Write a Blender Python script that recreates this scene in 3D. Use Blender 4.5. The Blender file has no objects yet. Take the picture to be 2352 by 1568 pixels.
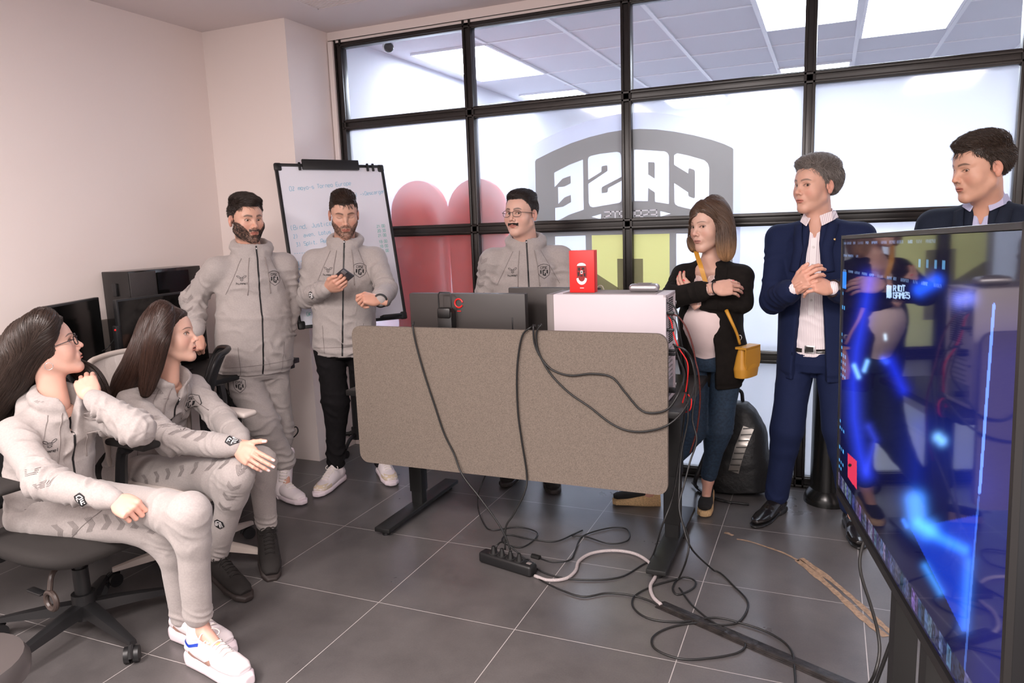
import bpy, bmesh, math, random, os
import numpy as np
from mathutils import Vector, Matrix
from mathutils.bvhtree import BVHTree

SC = bpy.context.scene
COL = SC.collection
# ------------------------------------------------------------------ camera
F_PX = 1686.0
R_CAM = np.array([[0.9195215219357447, -0.030276199420103615, 0.39187181889700357],
                  [0.39142742607163583, 0.16075463463301057, -0.9060587826200579],
                  [-0.03556319468081989, 0.9865299281789079, 0.15966828110621314]])
C_CAM = np.array([0.0, 0.0, 1.503])
cam_d = bpy.data.cameras.new('camera')
cam = bpy.data.objects.new('camera', cam_d)
COL.objects.link(cam)
cam_d.sensor_width = 36.0
cam_d.lens = 36.0 * F_PX / 2352.0
cam_d.clip_start = 0.05
M4 = Matrix.Identity(4)
for i in range(3):
    for j in range(3):
        M4[i][j] = R_CAM[i, j]
    M4[i][3] = C_CAM[i]
cam.matrix_world = M4
SC.camera = cam
# ------------------------------------------------------------------ exposure and world
SC.view_settings.view_transform = 'Standard'
SC.view_settings.look = 'None'
SC.view_settings.gamma = 1.0
SC.view_settings.use_curve_mapping = False
SC.view_settings.exposure = 0.26
w = bpy.data.worlds.new('world')
SC.world = w
w.use_nodes = True
w.node_tree.nodes['Background'].inputs[0].default_value = (1.0, 0.91, 0.89, 1)
w.node_tree.nodes['Background'].inputs[1].default_value = 1.0
SC.cycles.max_bounces = 10
SC.cycles.transparent_max_bounces = 12
SC.cycles.use_denoising = True


def area(name, loc, size, power, col, rot=(0, 0, 0)):
    l = bpy.data.lights.new(name, 'AREA')
    l.shape = 'RECTANGLE'
    l.size, l.size_y = size
    l.energy = power
    l.color = col
    o = bpy.data.objects.new(name, l)
    o.location = loc
    o.rotation_euler = rot
    COL.objects.link(o)
    return o


# the team room's own ceiling panels (behind and above the photographer)
WARM = (1.0, 0.90, 0.87)
area('ceiling_light', (-2.3, -0.2, 2.74), (0.6, 1.2), 92, WARM)
area('ceiling_light', (-0.7, -0.2, 2.74), (0.6, 1.2), 88, WARM)
area('ceiling_light', (1.0, -0.2, 2.74), (0.6, 1.2), 66, WARM)
area('ceiling_light', (-0.9, -1.8, 2.74), (0.6, 1.2), 90, WARM)

# ------------------------------------------------------------------ bookkeeping helpers
OFFS = {}


def P(px, py, Y):
    """point of the vertical plane y = Y seen at the given place"""
    d = R_CAM @ np.array([(px - 1176) / F_PX, -(py - 784) / F_PX, -1.0])
    return C_CAM + d * (Y / d[1])


def G(px, py, Z=0.0):
    """point at height Z"""
    d = R_CAM @ np.array([(px - 1176) / F_PX, -(py - 784) / F_PX, -1.0])
    return C_CAM + d * ((Z - C_CAM[2]) / d[2])


def A(*v):
    return np.array(v[0] if len(v) == 1 else v, float)


def tag(o, label=None, cat=None, group=None, kind=None):
    if label:
        o['label'] = label
    if cat:
        o['category'] = cat
    if group:
        o['group'] = group
    if kind:
        o['kind'] = kind
    return o


def thing(name, label, cat, loc=(0, 0, 0), group=None):
    o = bpy.data.objects.new(name, None)
    o.empty_display_size = 0.05
    COL.objects.link(o)
    o.location = loc
    OFFS[o.name] = np.array(loc, float)
    tag(o, label, cat, group)
    return o


def link_mesh(name, me, mat, parent=None, origin=None, smooth=None):
    """me has world coordinates; shift to the parent's origin"""
    o = bpy.data.objects.new(name, me)
    COL.objects.link(o)
    if mat is not None and len(me.materials) == 0:
        for m in (mat if isinstance(mat, (list, tuple)) else [mat]):
            me.materials.append(m)
    if parent is not None:
        off = OFFS[parent.name]
        o.parent = parent
    else:
        off = np.array(origin if origin is not None else (0, 0, 0), float)
        o.location = off
    OFFS[o.name] = off
    if np.abs(off).max() > 0:
        me.transform(Matrix.Translation(Vector(-off)))
    if smooth is True:
        me.shade_smooth()
    elif smooth is not None and smooth is not False:
        me.set_sharp_from_angle(angle=smooth)
    return o


def mesh_vf(name, V, Fc, col=None):
    V = np.asarray(V, float).reshape(-1, 3)
    me = bpy.data.meshes.new(name)
    if isinstance(Fc, np.ndarray) and Fc.ndim == 2:
        n, k = Fc.shape
        me.vertices.add(len(V))
        me.vertices.foreach_set('co', V.astype(np.float32).ravel())
        me.loops.add(n * k)
        me.loops.foreach_set('vertex_index', Fc.astype(np.int32).ravel())
        me.polygons.add(n)
        me.polygons.foreach_set('loop_start', np.arange(0, n * k, k, dtype=np.int32))
        me.update(calc_edges=True)
    else:
        me.from_pydata(V.tolist(), [], [list(map(int, f)) for f in Fc])
    if col is not None:
        at = me.color_attributes.new('Col', 'FLOAT_COLOR', 'POINT')
        c = np.ones((len(V), 4), np.float32)
        c[:, :col.shape[1]] = col
        at.data.foreach_set('color', c.ravel())
    return me


class MB:
    """collects primitive shapes into one mesh"""

    def __init__(self):
        self.bm = bmesh.new()

    def _x(self, vs, M):
        bmesh.ops.transform(self.bm, matrix=M, verts=vs)

    def box(self, c, size, rz=0.0, bevel=0.0, M=None, seg=2):
        r = bmesh.ops.create_cube(self.bm, size=1.0)
        vs = r['verts']
        self._x(vs, Matrix.Diagonal((size[0], size[1], size[2], 1)))
        if bevel > 0:
            es = list({e for v in vs for e in v.link_edges})
            rb = bmesh.ops.bevel(self.bm, geom=es, offset=min(bevel, min(size) * 0.49), segments=seg, affect='EDGES', profile=0.5)
            vs = list({v for f in rb['faces'] for v in f.verts} | {v for v in vs if v.is_valid})
        T = Matrix.Translation(Vector(c)) @ Matrix.Rotation(rz, 4, 'Z')
        if M is not None:
            T = M @ T
        self._x(vs, T)
        return self

    def cyl(self, a, b, r, r2=None, seg=20, cap=True):
        a, b = Vector(a), Vector(b)
        d = b - a
        L = d.length
        if L < 1e-7:
            return self
        rr = bmesh.ops.create_cone(self.bm, cap_ends=cap, segments=seg, radius1=r, radius2=r if r2 is None else r2, depth=L)
        q = Vector((0, 0, 1)).rotation_difference(d.normalized()).to_matrix().to_4x4()
        self._x(rr['verts'], Matrix.Translation((a + b) / 2) @ q)
        return self

    def sph(self, c, r, sc=(1, 1, 1), seg=16, M=None):
        rr = bmesh.ops.create_uvsphere(self.bm, u_segments=seg, v_segments=max(6, seg // 2), radius=r)
        T = Matrix.Translation(Vector(c)) @ Matrix.Diagonal((sc[0], sc[1], sc[2], 1))
        if M is not None:
            T = M @ T
        self._x(rr['verts'], T)
        return self

    def tube(self, pts, r, seg=8, closed=False, rad=None, smooth=0):
        V, Fq = tube_vf(pts, r, seg, closed, rad, smooth)
        vs = [self.bm.verts.new(v) for v in V]
        for f in Fq:
            try:
                self.bm.faces.new([vs[i] for i in f])
            except ValueError:
                pass
        return self

    def poly(self, pts2, z0, z1, M=None):
        """prism over a 2D outline"""
        bot = [self.bm.verts.new((p[0], p[1], z0)) for p in pts2]
        top = [self.bm.verts.new((p[0], p[1], z1)) for p in pts2]
        n = len(pts2)
        self.bm.faces.new(bot[::-1])
        self.bm.faces.new(top)
        for i in range(n):
            self.bm.faces.new([bot[i], bot[(i + 1) % n], top[(i + 1) % n], top[i]])
        if M is not None:
            self._x(bot + top, M)
        return self

    def lathe(self, prof, c=(0, 0, 0), seg=32, M=None):
        rings = []
        allv = []
        for (r, z) in prof:
            ring = [self.bm.verts.new((c[0] + r * math.cos(2 * math.pi * k / seg), c[1] + r * math.sin(2 * math.pi * k / seg), c[2] + z)) for k in range(seg)]
            rings.append(ring)
            allv += ring
        for a, b in zip(rings[:-1], rings[1:]):
            for k in range(seg):
                self.bm.faces.new([a[k], a[(k + 1) % seg], b[(k + 1) % seg], b[k]])
        self.bm.faces.new(rings[0][::-1])
        self.bm.faces.new(rings[-1])
        if M is not None:
            self._x(allv, M)
        return self

    def xf(self, M):
        bmesh.ops.transform(self.bm, matrix=M, verts=self.bm.verts[:])
        return self

    def build(self, name, mat, parent=None, origin=None, smooth=math.radians(35)):
        bmesh.ops.recalc_face_normals(self.bm, faces=self.bm.faces[:])
        me = bpy.data.meshes.new(name)
        self.bm.to_mesh(me)
        self.bm.free()
        return link_mesh(name, me, mat, parent, origin, smooth)


def catmull(pts, n=8, closed=False):
    P_ = np.asarray(pts, float)
    if len(P_) < 3 and not closed:
        return P_
    if closed:
        Q = np.vstack([P_[-1], P_, P_[0], P_[1]])
    else:
        Q = np.vstack([2 * P_[0] - P_[1], P_, 2 * P_[-1] - P_[-2]])
    out = []
    for i in range(1, len(Q) - 2):
        p0, p1, p2, p3 = Q[i - 1:i + 3]
        for t in np.linspace(0, 1, n, endpoint=False):
            out.append(0.5 * ((2 * p1) + (-p0 + p2) * t + (2 * p0 - 5 * p1 + 4 * p2 - p3) * t * t + (-p0 + 3 * p1 - 3 * p2 + p3) * t ** 3))
    if not closed:
        out.append(Q[-2])
    return np.array(out)


def tube_vf(pts, r, seg=8, closed=False, rad=None, smooth=0):
    pts = np.asarray(pts, float)
    if rad is not None:
        rad = np.asarray(rad, float)
    if smooth:
        n0 = len(pts)
        pts = catmull(pts, smooth, closed)
        if rad is not None:
            rad = np.interp(np.linspace(0, n0 - 1, len(pts)), np.arange(n0), rad)
    n = len(pts)
    if closed:
        T = np.roll(pts, -1, 0) - np.roll(pts, 1, 0)
    else:
        T = np.gradient(pts, axis=0)
    T /= np.linalg.norm(T, axis=1)[:, None] + 1e-12
    N = np.zeros_like(T)
    a = np.array([0, 0, 1.0]) if abs(T[0][2]) < 0.9 else np.array([1.0, 0, 0])
    v = np.cross(T[0], a)
    v /= np.linalg.norm(v)
    for i in range(n):
        v = v - T[i] * (v @ T[i])
        v /= np.linalg.norm(v) + 1e-12
        N[i] = v
    B = np.cross(T, N)
    R = (rad if rad is not None else np.full(n, r))[:, None, None]
    an = np.arange(seg) * 2 * math.pi / seg
    V = pts[:, None, :] + R * (N[:, None, :] * np.cos(an)[None, :, None] + B[:, None, :] * np.sin(an)[None, :, None])
    F_ = []
    m = n if closed else n - 1
    for i in range(m):
        j = (i + 1) % n
        for k in range(seg):
            k2 = (k + 1) % seg
            F_.append((i * seg + k, i * seg + k2, j * seg + k2, j * seg + k))
    if not closed:
        F_.append(tuple(range(seg))[::-1])
        F_.append(tuple(range((n - 1) * seg, n * seg)))
    return V.reshape(-1, 3), F_


def frame_M(o, x, y, z):
    M = Matrix.Identity(4)
    for i in range(3):
        M[i][0], M[i][1], M[i][2], M[i][3] = x[i], y[i], z[i], o[i]
    return M


def unit(v):
    v = np.asarray(v, float)
    return v / (np.linalg.norm(v) + 1e-12)


# ------------------------------------------------------------------ materials
MATS = {}


def mat(name, col, rough=0.5, metal=0.0, spec=0.5, bump=None, noise=None, coat=0.0, sss=0.0, emit=None, attr=False, sheen=0.0, alpha=None):
    """bump=(scale, strength, distance); noise=(scale, amount) brightness variation"""
    if name in MATS:
        return MATS[name]
    m = bpy.data.materials.new(name)
    m.use_nodes = True
    nt = m.node_tree
    b = nt.nodes['Principled BSDF']
    b.inputs['Base Color'].default_value = (*col, 1)
    b.inputs['Roughness'].default_value = rough
    b.inputs['Metallic'].default_value = metal
    b.inputs['Specular IOR Level'].default_value = spec
    b.inputs['Coat Weight'].default_value = coat
    if sheen:
        b.inputs['Sheen Weight'].default_value = sheen
    if sss:
        b.inputs['Subsurface Weight'].default_value = sss
        b.inputs['Subsurface Radius'].default_value = (1.0, 0.35, 0.2)
        b.inputs['Subsurface Scale'].default_value = 0.008
    if emit:
        b.inputs['Emission Color'].default_value = (*emit[0], 1)
        b.inputs['Emission Strength'].default_value = emit[1]
    tc = nt.nodes.new('ShaderNodeTexCoord')
    src = None
    if attr:
        a = nt.nodes.new('ShaderNodeAttribute')
        a.attribute_name = 'Col'
        src = a.outputs['Color']
        nt.links.new(src, b.inputs['Base Color'])
    if noise:
        n = nt.nodes.new('ShaderNodeTexNoise')
        n.inputs['Scale'].default_value = noise[0]
        n.inputs['Detail'].default_value = 4
        nt.links.new(tc.outputs['Object'], n.inputs['Vector'])
        mr = nt.nodes.new('ShaderNodeMapRange')
        mr.inputs['From Min'].default_value = 0.3
        mr.inputs['From Max'].default_value = 0.7
        mr.inputs['To Min'].default_value = 1 - noise[1]
        mr.inputs['To Max'].default_value = 1 + noise[1]
        nt.links.new(n.outputs['Fac'], mr.inputs['Value'])
        mx = nt.nodes.new('ShaderNodeVectorMath')
        mx.operation = 'SCALE'
        if src:
            nt.links.new(src, mx.inputs[0])
        else:
            mx.inputs[0].default_value = col
        nt.links.new(mr.outputs[0], mx.inputs['Scale'])
        nt.links.new(mx.outputs[0], b.inputs['Base Color'])
    if bump:
        n2 = nt.nodes.new('ShaderNodeTexNoise')
        n2.inputs['Scale'].default_value = bump[0]
        n2.inputs['Detail'].default_value = 3
        nt.links.new(tc.outputs['Object'], n2.inputs['Vector'])
        bp = nt.nodes.new('ShaderNodeBump')
        bp.inputs['Strength'].default_value = bump[1]
        bp.inputs['Distance'].default_value = bump[2]
        nt.links.new(n2.outputs['Fac'], bp.inputs['Height'])
        nt.links.new(bp.outputs[0], b.inputs['Normal'])
    if alpha is not None:
        b.inputs['Alpha'].default_value = alpha
    MATS[name] = m
    return m


def srgb(r, g, b):
    def f(c):
        c /= 255.0
        return c / 12.92 if c <= 0.04045 else ((c + 0.055) / 1.055) ** 2.4
    return (f(r), f(g), f(b))


BLACK = mat('black plastic', (0.012, 0.012, 0.013), 0.42)
BLACKM = mat('black mesh cloth', (0.012, 0.012, 0.013), 0.8)
FRAME = mat('dark window frame metal', (0.012, 0.0085, 0.007), 0.3, 0.0, 0.6)
CHROME = mat('chrome', (0.7, 0.7, 0.7), 0.2, 1.0)
WALLM = mat('cream wall paint', srgb(240, 228, 223), 0.75, bump=(60, 0.03, 0.002))
CEILM = mat('white ceiling paint', srgb(224, 214, 213), 0.8, bump=(90, 0.03, 0.002))
# ================================================================== the setting
GY = 4.209            # plane of the glass partition
MX = [-2.966, -2.033, -1.060, -0.110, 0.820, 1.76]
HZ = [0.03, 0.724, 1.472, 2.175, 2.693]


def floor_material():
    m = bpy.data.materials.new('grey porcelain floor tile')
    m.use_nodes = True
    nt = m.node_tree
    b = nt.nodes['Principled BSDF']
    tc = nt.nodes.new('ShaderNodeTexCoord')
    sep = nt.nodes.new('ShaderNodeSeparateXYZ')
    nt.links.new(tc.outputs['Object'], sep.inputs[0])

    def M_(op, a, bb=None):
        n = nt.nodes.new('ShaderNodeMath')
        n.operation = op
        for k, v in enumerate((a, bb)):
            if v is None:
                continue
            if isinstance(v, (int, float)):
                n.inputs[k].default_value = v
            else:
                nt.links.new(v, n.inputs[k])
        return n.outputs[0]
    ds = []
    for ax, off in ((0, 0.6 * 2.726009), (1, 0.6 * 4.13118463)):
        u = M_('DIVIDE', M_('ADD', sep.outputs[ax], off), 0.6)
        fr = M_('FRACT', u)
        ds.append(M_('MINIMUM', fr, M_('SUBTRACT', 1.0, fr)))
    d = M_('MINIMUM', ds[0], ds[1])
    g = M_('LESS_THAN', d, 0.0026)
    n1 = nt.nodes.new('ShaderNodeTexNoise')
    n1.inputs['Scale'].default_value = 2.2
    n1.inputs['Detail'].default_value = 5
    n1.inputs['Roughness'].default_value = 0.65
    nt.links.new(tc.outputs['Object'], n1.inputs['Vector'])
    n2 = nt.nodes.new('ShaderNodeTexNoise')
    n2.inputs['Scale'].default_value = 160
    n2.inputs['Detail'].default_value = 2
    nt.links.new(tc.outputs['Object'], n2.inputs['Vector'])
    cr = nt.nodes.new('ShaderNodeValToRGB')
    cr.color_ramp.elements[0].position = 0.3
    cr.color_ramp.elements[0].color = (0.066, 0.061, 0.062, 1)
    cr.color_ramp.elements[1].position = 0.72
    cr.color_ramp.elements[1].color = (0.140, 0.130, 0.128, 1)
    nt.links.new(M_('ADD', M_('MULTIPLY', n1.outputs['Fac'], 0.8), M_('MULTIPLY', n2.outputs['Fac'], 0.2)), cr.inputs[0])
    mix = nt.nodes.new('ShaderNodeMix')
    mix.data_type = 'RGBA'
    nt.links.new(g, mix.inputs[0])
    nt.links.new(cr.outputs[0], mix.inputs[6])
    mix.inputs[7].default_value = (0.42, 0.39, 0.38, 1)
    nt.links.new(mix.outputs[2], b.inputs['Base Color'])
    rr = nt.nodes.new('ShaderNodeMapRange')
    nt.links.new(n1.outputs['Fac'], rr.inputs['Value'])
    rr.inputs['To Min'].default_value = 0.2
    rr.inputs['To Max'].default_value = 0.42
    nt.links.new(rr.outputs[0], b.inputs['Roughness'])
    b.inputs['Specular IOR Level'].default_value = 0.62
    bp = nt.nodes.new('ShaderNodeBump')
    bp.inputs['Strength'].default_value = 0.05
    bp.inputs['Distance'].default_value = 0.002
    nt.links.new(n2.outputs['Fac'], bp.inputs['Height'])
    nt.links.new(bp.outputs[0], b.inputs['Normal'])
    return m


def struct(name, mb, m, parent=None, label=None, smooth=math.radians(35)):
    o = mb.build(name, m, parent, smooth=smooth)
    o['kind'] = 'structure'
    if label:
        o['label'] = label
    return o


struct('floor', MB().box((-0.4, 4.3, -0.05), (8.2, 10.6, 0.1)), floor_material(), label='glossy dark grey tiled floor')
# team room ceiling: plaster with a square vent grille
struct('ceiling', MB().box((-0.6, 1.6, 2.81), (6.6, 5.2, 0.1)), CEILM, label='smooth white plaster ceiling')
struct('wall_left', MB().box((-3.735, 1.3, 1.38), (0.1, 5.2, 2.76)), WALLM, label='long cream wall on the left')
struct('wall_pillar', MB().box((-3.36, 4.03, 1.38), (0.655, 0.55, 2.76)), WALLM, label='cream wall return beside the glass partition')
# lintel above the partition with its thin trim line
struct('wall_lintel', MB().box((-0.5, 4.235, 2.735), (5.1, 0.13, 0.05)).box((-0.5, 4.19, 2.70), (5.1, 0.02, 0.014)), WALLM, label='cream plaster strip above the partition')
struct('wall_right', MB().box((2.35, 1.3, 1.38), (0.1, 6.0, 2.76)), WALLM)
# a thin dark joint left of the partition
struct('trim_1', MB().box((-3.008, 4.2, 1.35), (0.035, 0.09, 2.7)), WALLM, label='cream jamb strip left of the glass')

vent = MB()
vx0, vx1, vy0, vy1 = -2.74, -2.15, 3.11, 3.70
vent.box(((vx0 + vx1) / 2, vy0, 2.757), (0.6, 0.012, 0.008)).box(((vx0 + vx1) / 2, vy1, 2.757), (0.6, 0.012, 0.008))
vent.box((vx0, (vy0 + vy1) / 2, 2.757), (0.012, 0.6, 0.008)).box((vx1, (vy0 + vy1) / 2, 2.757), (0.012, 0.6, 0.008))
for k in range(28):
    vent.box(((vx0 + vx1) / 2, vy0 + 0.02 + k * 0.0205, 2.757), (0.58, 0.009, 0.005))
vt = vent.build('ceiling_vent', CEILM, smooth=False)
tag(vt, 'square white slatted vent in the ceiling at the top edge', 'vent')

# ---- glass partition
def frost_material():
    m = bpy.data.materials.new('frosted film glass')
    m.use_nodes = True
    nt = m.node_tree
    for n in list(nt.nodes):
        nt.nodes.remove(n)
    out = nt.nodes.new('ShaderNodeOutputMaterial')
    tr = nt.nodes.new('ShaderNodeBsdfTranslucent')
    tr.inputs[0].default_value = (0.9, 0.94, 1, 1)
    rf = nt.nodes.new('ShaderNodeBsdfRefraction')
    rf.inputs['Color'].default_value = (0.95, 0.96, 1, 1)
    rf.inputs['Roughness'].default_value = 0.22
    rf.inputs['IOR'].default_value = 1.12
    df = nt.nodes.new('ShaderNodeBsdfDiffuse')
    df.inputs[0].default_value = (0.8, 0.83, 0.88, 1)
    gl = nt.nodes.new('ShaderNodeBsdfGlossy')
    gl.inputs['Roughness'].default_value = 0.06
    m1 = nt.nodes.new('ShaderNodeMixShader')
    m1.inputs[0].default_value = 0.66
    nt.links.new(tr.outputs[0], m1.inputs[1])
    nt.links.new(rf.outputs[0], m1.inputs[2])
    m2 = nt.nodes.new('ShaderNodeMixShader')
    m2.inputs[0].default_value = 0.10
    nt.links.new(m1.outputs[0], m2.inputs[1])
    nt.links.new(df.outputs[0], m2.inputs[2])
    fr = nt.nodes.new('ShaderNodeFresnel')
    fr.inputs[0].default_value = 1.45
    m3 = nt.nodes.new('ShaderNodeMixShader')
    nt.links.new(fr.outputs[0], m3.inputs[0])
    nt.links.new(m2.outputs[0], m3.inputs[1])
    nt.links.new(gl.outputs[0], m3.inputs[2])
    nt.links.new(m3.outputs[0], out.inputs[0])
    return m


def clear_material():
    m = bpy.data.materials.new('clear window glass')
    m.use_nodes = True
    nt = m.node_tree
    for n in list(nt.nodes):
        nt.nodes.remove(n)
    out = nt.nodes.new('ShaderNodeOutputMaterial')
    tr = nt.nodes.new('ShaderNodeBsdfTransparent')
    tr.inputs[0].default_value = (0.97, 0.975, 0.99, 1)
    gl = nt.nodes.new('ShaderNodeBsdfGlossy')
    gl.inputs['Roughness'].default_value = 0.01
    fr = nt.nodes.new('ShaderNodeFresnel')
    fr.inputs[0].default_value = 1.5
    m3 = nt.nodes.new('ShaderNodeMixShader')
    nt.links.new(fr.outputs[0], m3.inputs[0])
    nt.links.new(tr.outputs[0], m3.inputs[1])
    nt.links.new(gl.outputs[0], m3.inputs[2])
    nt.links.new(m3.outputs[0], out.inputs[0])
    return m


def film_material(name, col, see=0.25):
    """coloured film stuck on the glass: part see-through, part lit from behind"""
    m = bpy.data.materials.new(name)
    m.use_nodes = True
    nt = m.node_tree
    for n in list(nt.nodes):
        nt.nodes.remove(n)
    out = nt.nodes.new('ShaderNodeOutputMaterial')
    tr = nt.nodes.new('ShaderNodeBsdfTranslucent')
    tr.inputs[0].default_value = (*col, 1)
    tp = nt.nodes.new('ShaderNodeBsdfTransparent')
    tp.inputs[0].default_value = (*col, 1)
    df = nt.nodes.new('ShaderNodeBsdfDiffuse')
    df.inputs[0].default_value = (*col, 1)
    m1 = nt.nodes.new('ShaderNodeMixShader')
    m1.inputs[0].default_value = see
    nt.links.new(tr.outputs[0], m1.inputs[1])
    nt.links.new(tp.outputs[0], m1.inputs[2])
    m2 = nt.nodes.new('ShaderNodeMixShader')
    m2.inputs[0].default_value = 0.3
    nt.links.new(m1.outputs[0], m2.inputs[1])
    nt.links.new(df.outputs[0], m2.inputs[2])
    nt.links.new(m2.outputs[0], out.inputs[0])
    return m


FROST = frost_material()
CLEAR = clear_material()
GREYFILM = film_material('grey film', (0.34, 0.31, 0.28), 0.30)
YELFILM = film_material('yellow film', (0.80, 0.76, 0.30), 0.3)
HALOFILM = film_material('pale film', (0.83, 0.86, 0.97), 0.6)

fw, fd = 0.058, 0.055


def bar_profile_v(mb, x, z0, z1):
    mb.box((x, GY, (z0 + z1) / 2), (fw, fd, z1 - z0), bevel=0.004)
    for s in (-1, 1):
        mb.box((x + s * fw * 0.36, GY - fd / 2 - 0.004, (z0 + z1) / 2), (0.014, 0.012, z1 - z0), bevel=0.002)


def bar_profile_h(mb, z, x0, x1):
    mb.box(((x0 + x1) / 2, GY, z), (x1 - x0, fd, fw + 0.012), bevel=0.004)
    for s in (-1, 1):
        mb.box(((x0 + x1) / 2, GY - fd / 2 - 0.004, z + s * fw * 0.36), (x1 - x0, 0.012, 0.014), bevel=0.002)


fm = MB()
for i, x in enumerate(MX):
    bar_profile_v(fm, x, 0.0, HZ[4] + 0.02)
for z in HZ:
    bar_profile_h(fm, z, MX[0], MX[-1])
pf = struct('trim_2', fm, FRAME, label='dark metal grid frame of the glass partition')
# pane screws / clips along the mullions
# panes, each its own window
wn = 0
PANES = {}
for i in range(len(MX) - 1):
    for j in range(4):
        wn += 1
        x0, x1, z0, z1 = MX[i] + fw / 2 - 0.004, MX[i + 1] - fw / 2 + 0.004, HZ[j] + fw / 2 - 0.004, HZ[j + 1] - fw / 2 + 0.004
        me = mesh_vf('glass', [(x0, GY, z0), (x1, GY, z0), (x1, GY, z1), (x0, GY, z1)], [(0, 1, 2, 3)])
        o = link_mesh('window_%d' % wn, me, CLEAR if j == 3 else FROST, origin=(x0, GY, z0))
        o['kind'] = 'structure'
        o['label'] = ('clear glass pane' if j == 3 else 'frosted glass pane') + ' of the partition'
        OFFS[o.name] = np.array((x0, GY, z0))
        PANES[(i, j)] = (o, x0, x1, z0, z1)


def curve_fill(loops):
    """fill 2D loops (odd-even) -> list of tri meshes in (x, z)"""
    cu = bpy.data.curves.new('tmp', 'CURVE')
    cu.dimensions = '2D'
    cu.fill_mode = 'BOTH'
    for lp in loops:
        s = cu.splines.new('POLY')
        s.points.add(len(lp) - 1)
        for k, p in enumerate(lp):
            s.points[k].co = (p[0], p[1], 0, 1)
        s.use_cyclic_u = True
    o = bpy.data.objects.new('tmp', cu)
    COL.objects.link(o)
    dg = bpy.context.evaluated_depsgraph_get()
    me = bpy.data.meshes.new_from_object(o.evaluated_get(dg))
    bpy.data.objects.remove(o)
    bpy.data.curves.remove(cu)
    return me


def Z7(pts):
    o = []
    for x, y in pts:
        q = P(1200 + x / 3.5635, 260 + y / 3.5635, GY)
        o.append((q[0], q[2]))
    return o


shield_top = [(105, 395), (115, 378), (250, 310), (400, 245), (550, 195), (700, 158), (820, 138), (960, 128), (1100, 133), (1250, 152), (1400, 180), (1550, 218), (1650, 252), (1715, 282), (1727, 295), (1725, 860)]
SH = Z7(shield_top) + [(Z7([(1725, 860)])[0][0], 0.95), (Z7([(1500, 900)])[0][0], 0.62), (Z7([(900, 900)])[0][0], 0.36), (Z7([(300, 900)])[0][0], 0.62), (Z7([(108, 900)])[0][0], 0.95)]
LE = Z7([(262, 487), (380, 425), (497, 380), (503, 788), (380, 832), (271, 889), (270, 775), (335, 765), (400, 727), (398, 668), (345, 690), (296, 741), (293, 605), (345, 600), (397, 573), (395, 512), (330, 535), (265, 605)])
LS = Z7([(540, 545), (538, 378), (545, 360), (560, 350), (640, 332), (775, 316), (798, 324), (808, 345), (812, 520), (655, 603), (649, 615), (650, 655), (692, 649), (700, 640), (702, 613), (812, 553), (813, 700), (808, 720), (795, 732), (580, 770), (556, 762), (544, 735), (541, 577), (698, 472), (697, 430), (690, 426), (655, 433), (648, 440), (648, 478)])
LA = Z7([(914, 303), (930, 297), (1165, 312), (1188, 325), (1200, 350), (1200, 743), (1087, 725), (1085, 648), (1030, 610), (1028, 718), (918, 718)])
LAh = Z7([(1030, 400), (1078, 401), (1084, 410), (1084, 535), (1030, 502)])
LC = Z7([(1243, 345), (1268, 328), (1360, 347), (1490, 385), (1518, 412), (1530, 450), (1526, 770), (1505, 800), (1470, 805), (1400, 790), (1275, 760), (1252, 745), (1245, 725), (1243, 572), (1358, 648), (1360, 680), (1405, 697), (1412, 690), (1413, 475), (1405, 462), (1368, 450), (1360, 458), (1358, 493), (1243, 422)])
TRI1 = Z7([(565, 848), (645, 823), (643, 867)])
TRI2 = Z7([(1130, 800), (1215, 822), (1130, 845)])
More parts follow.
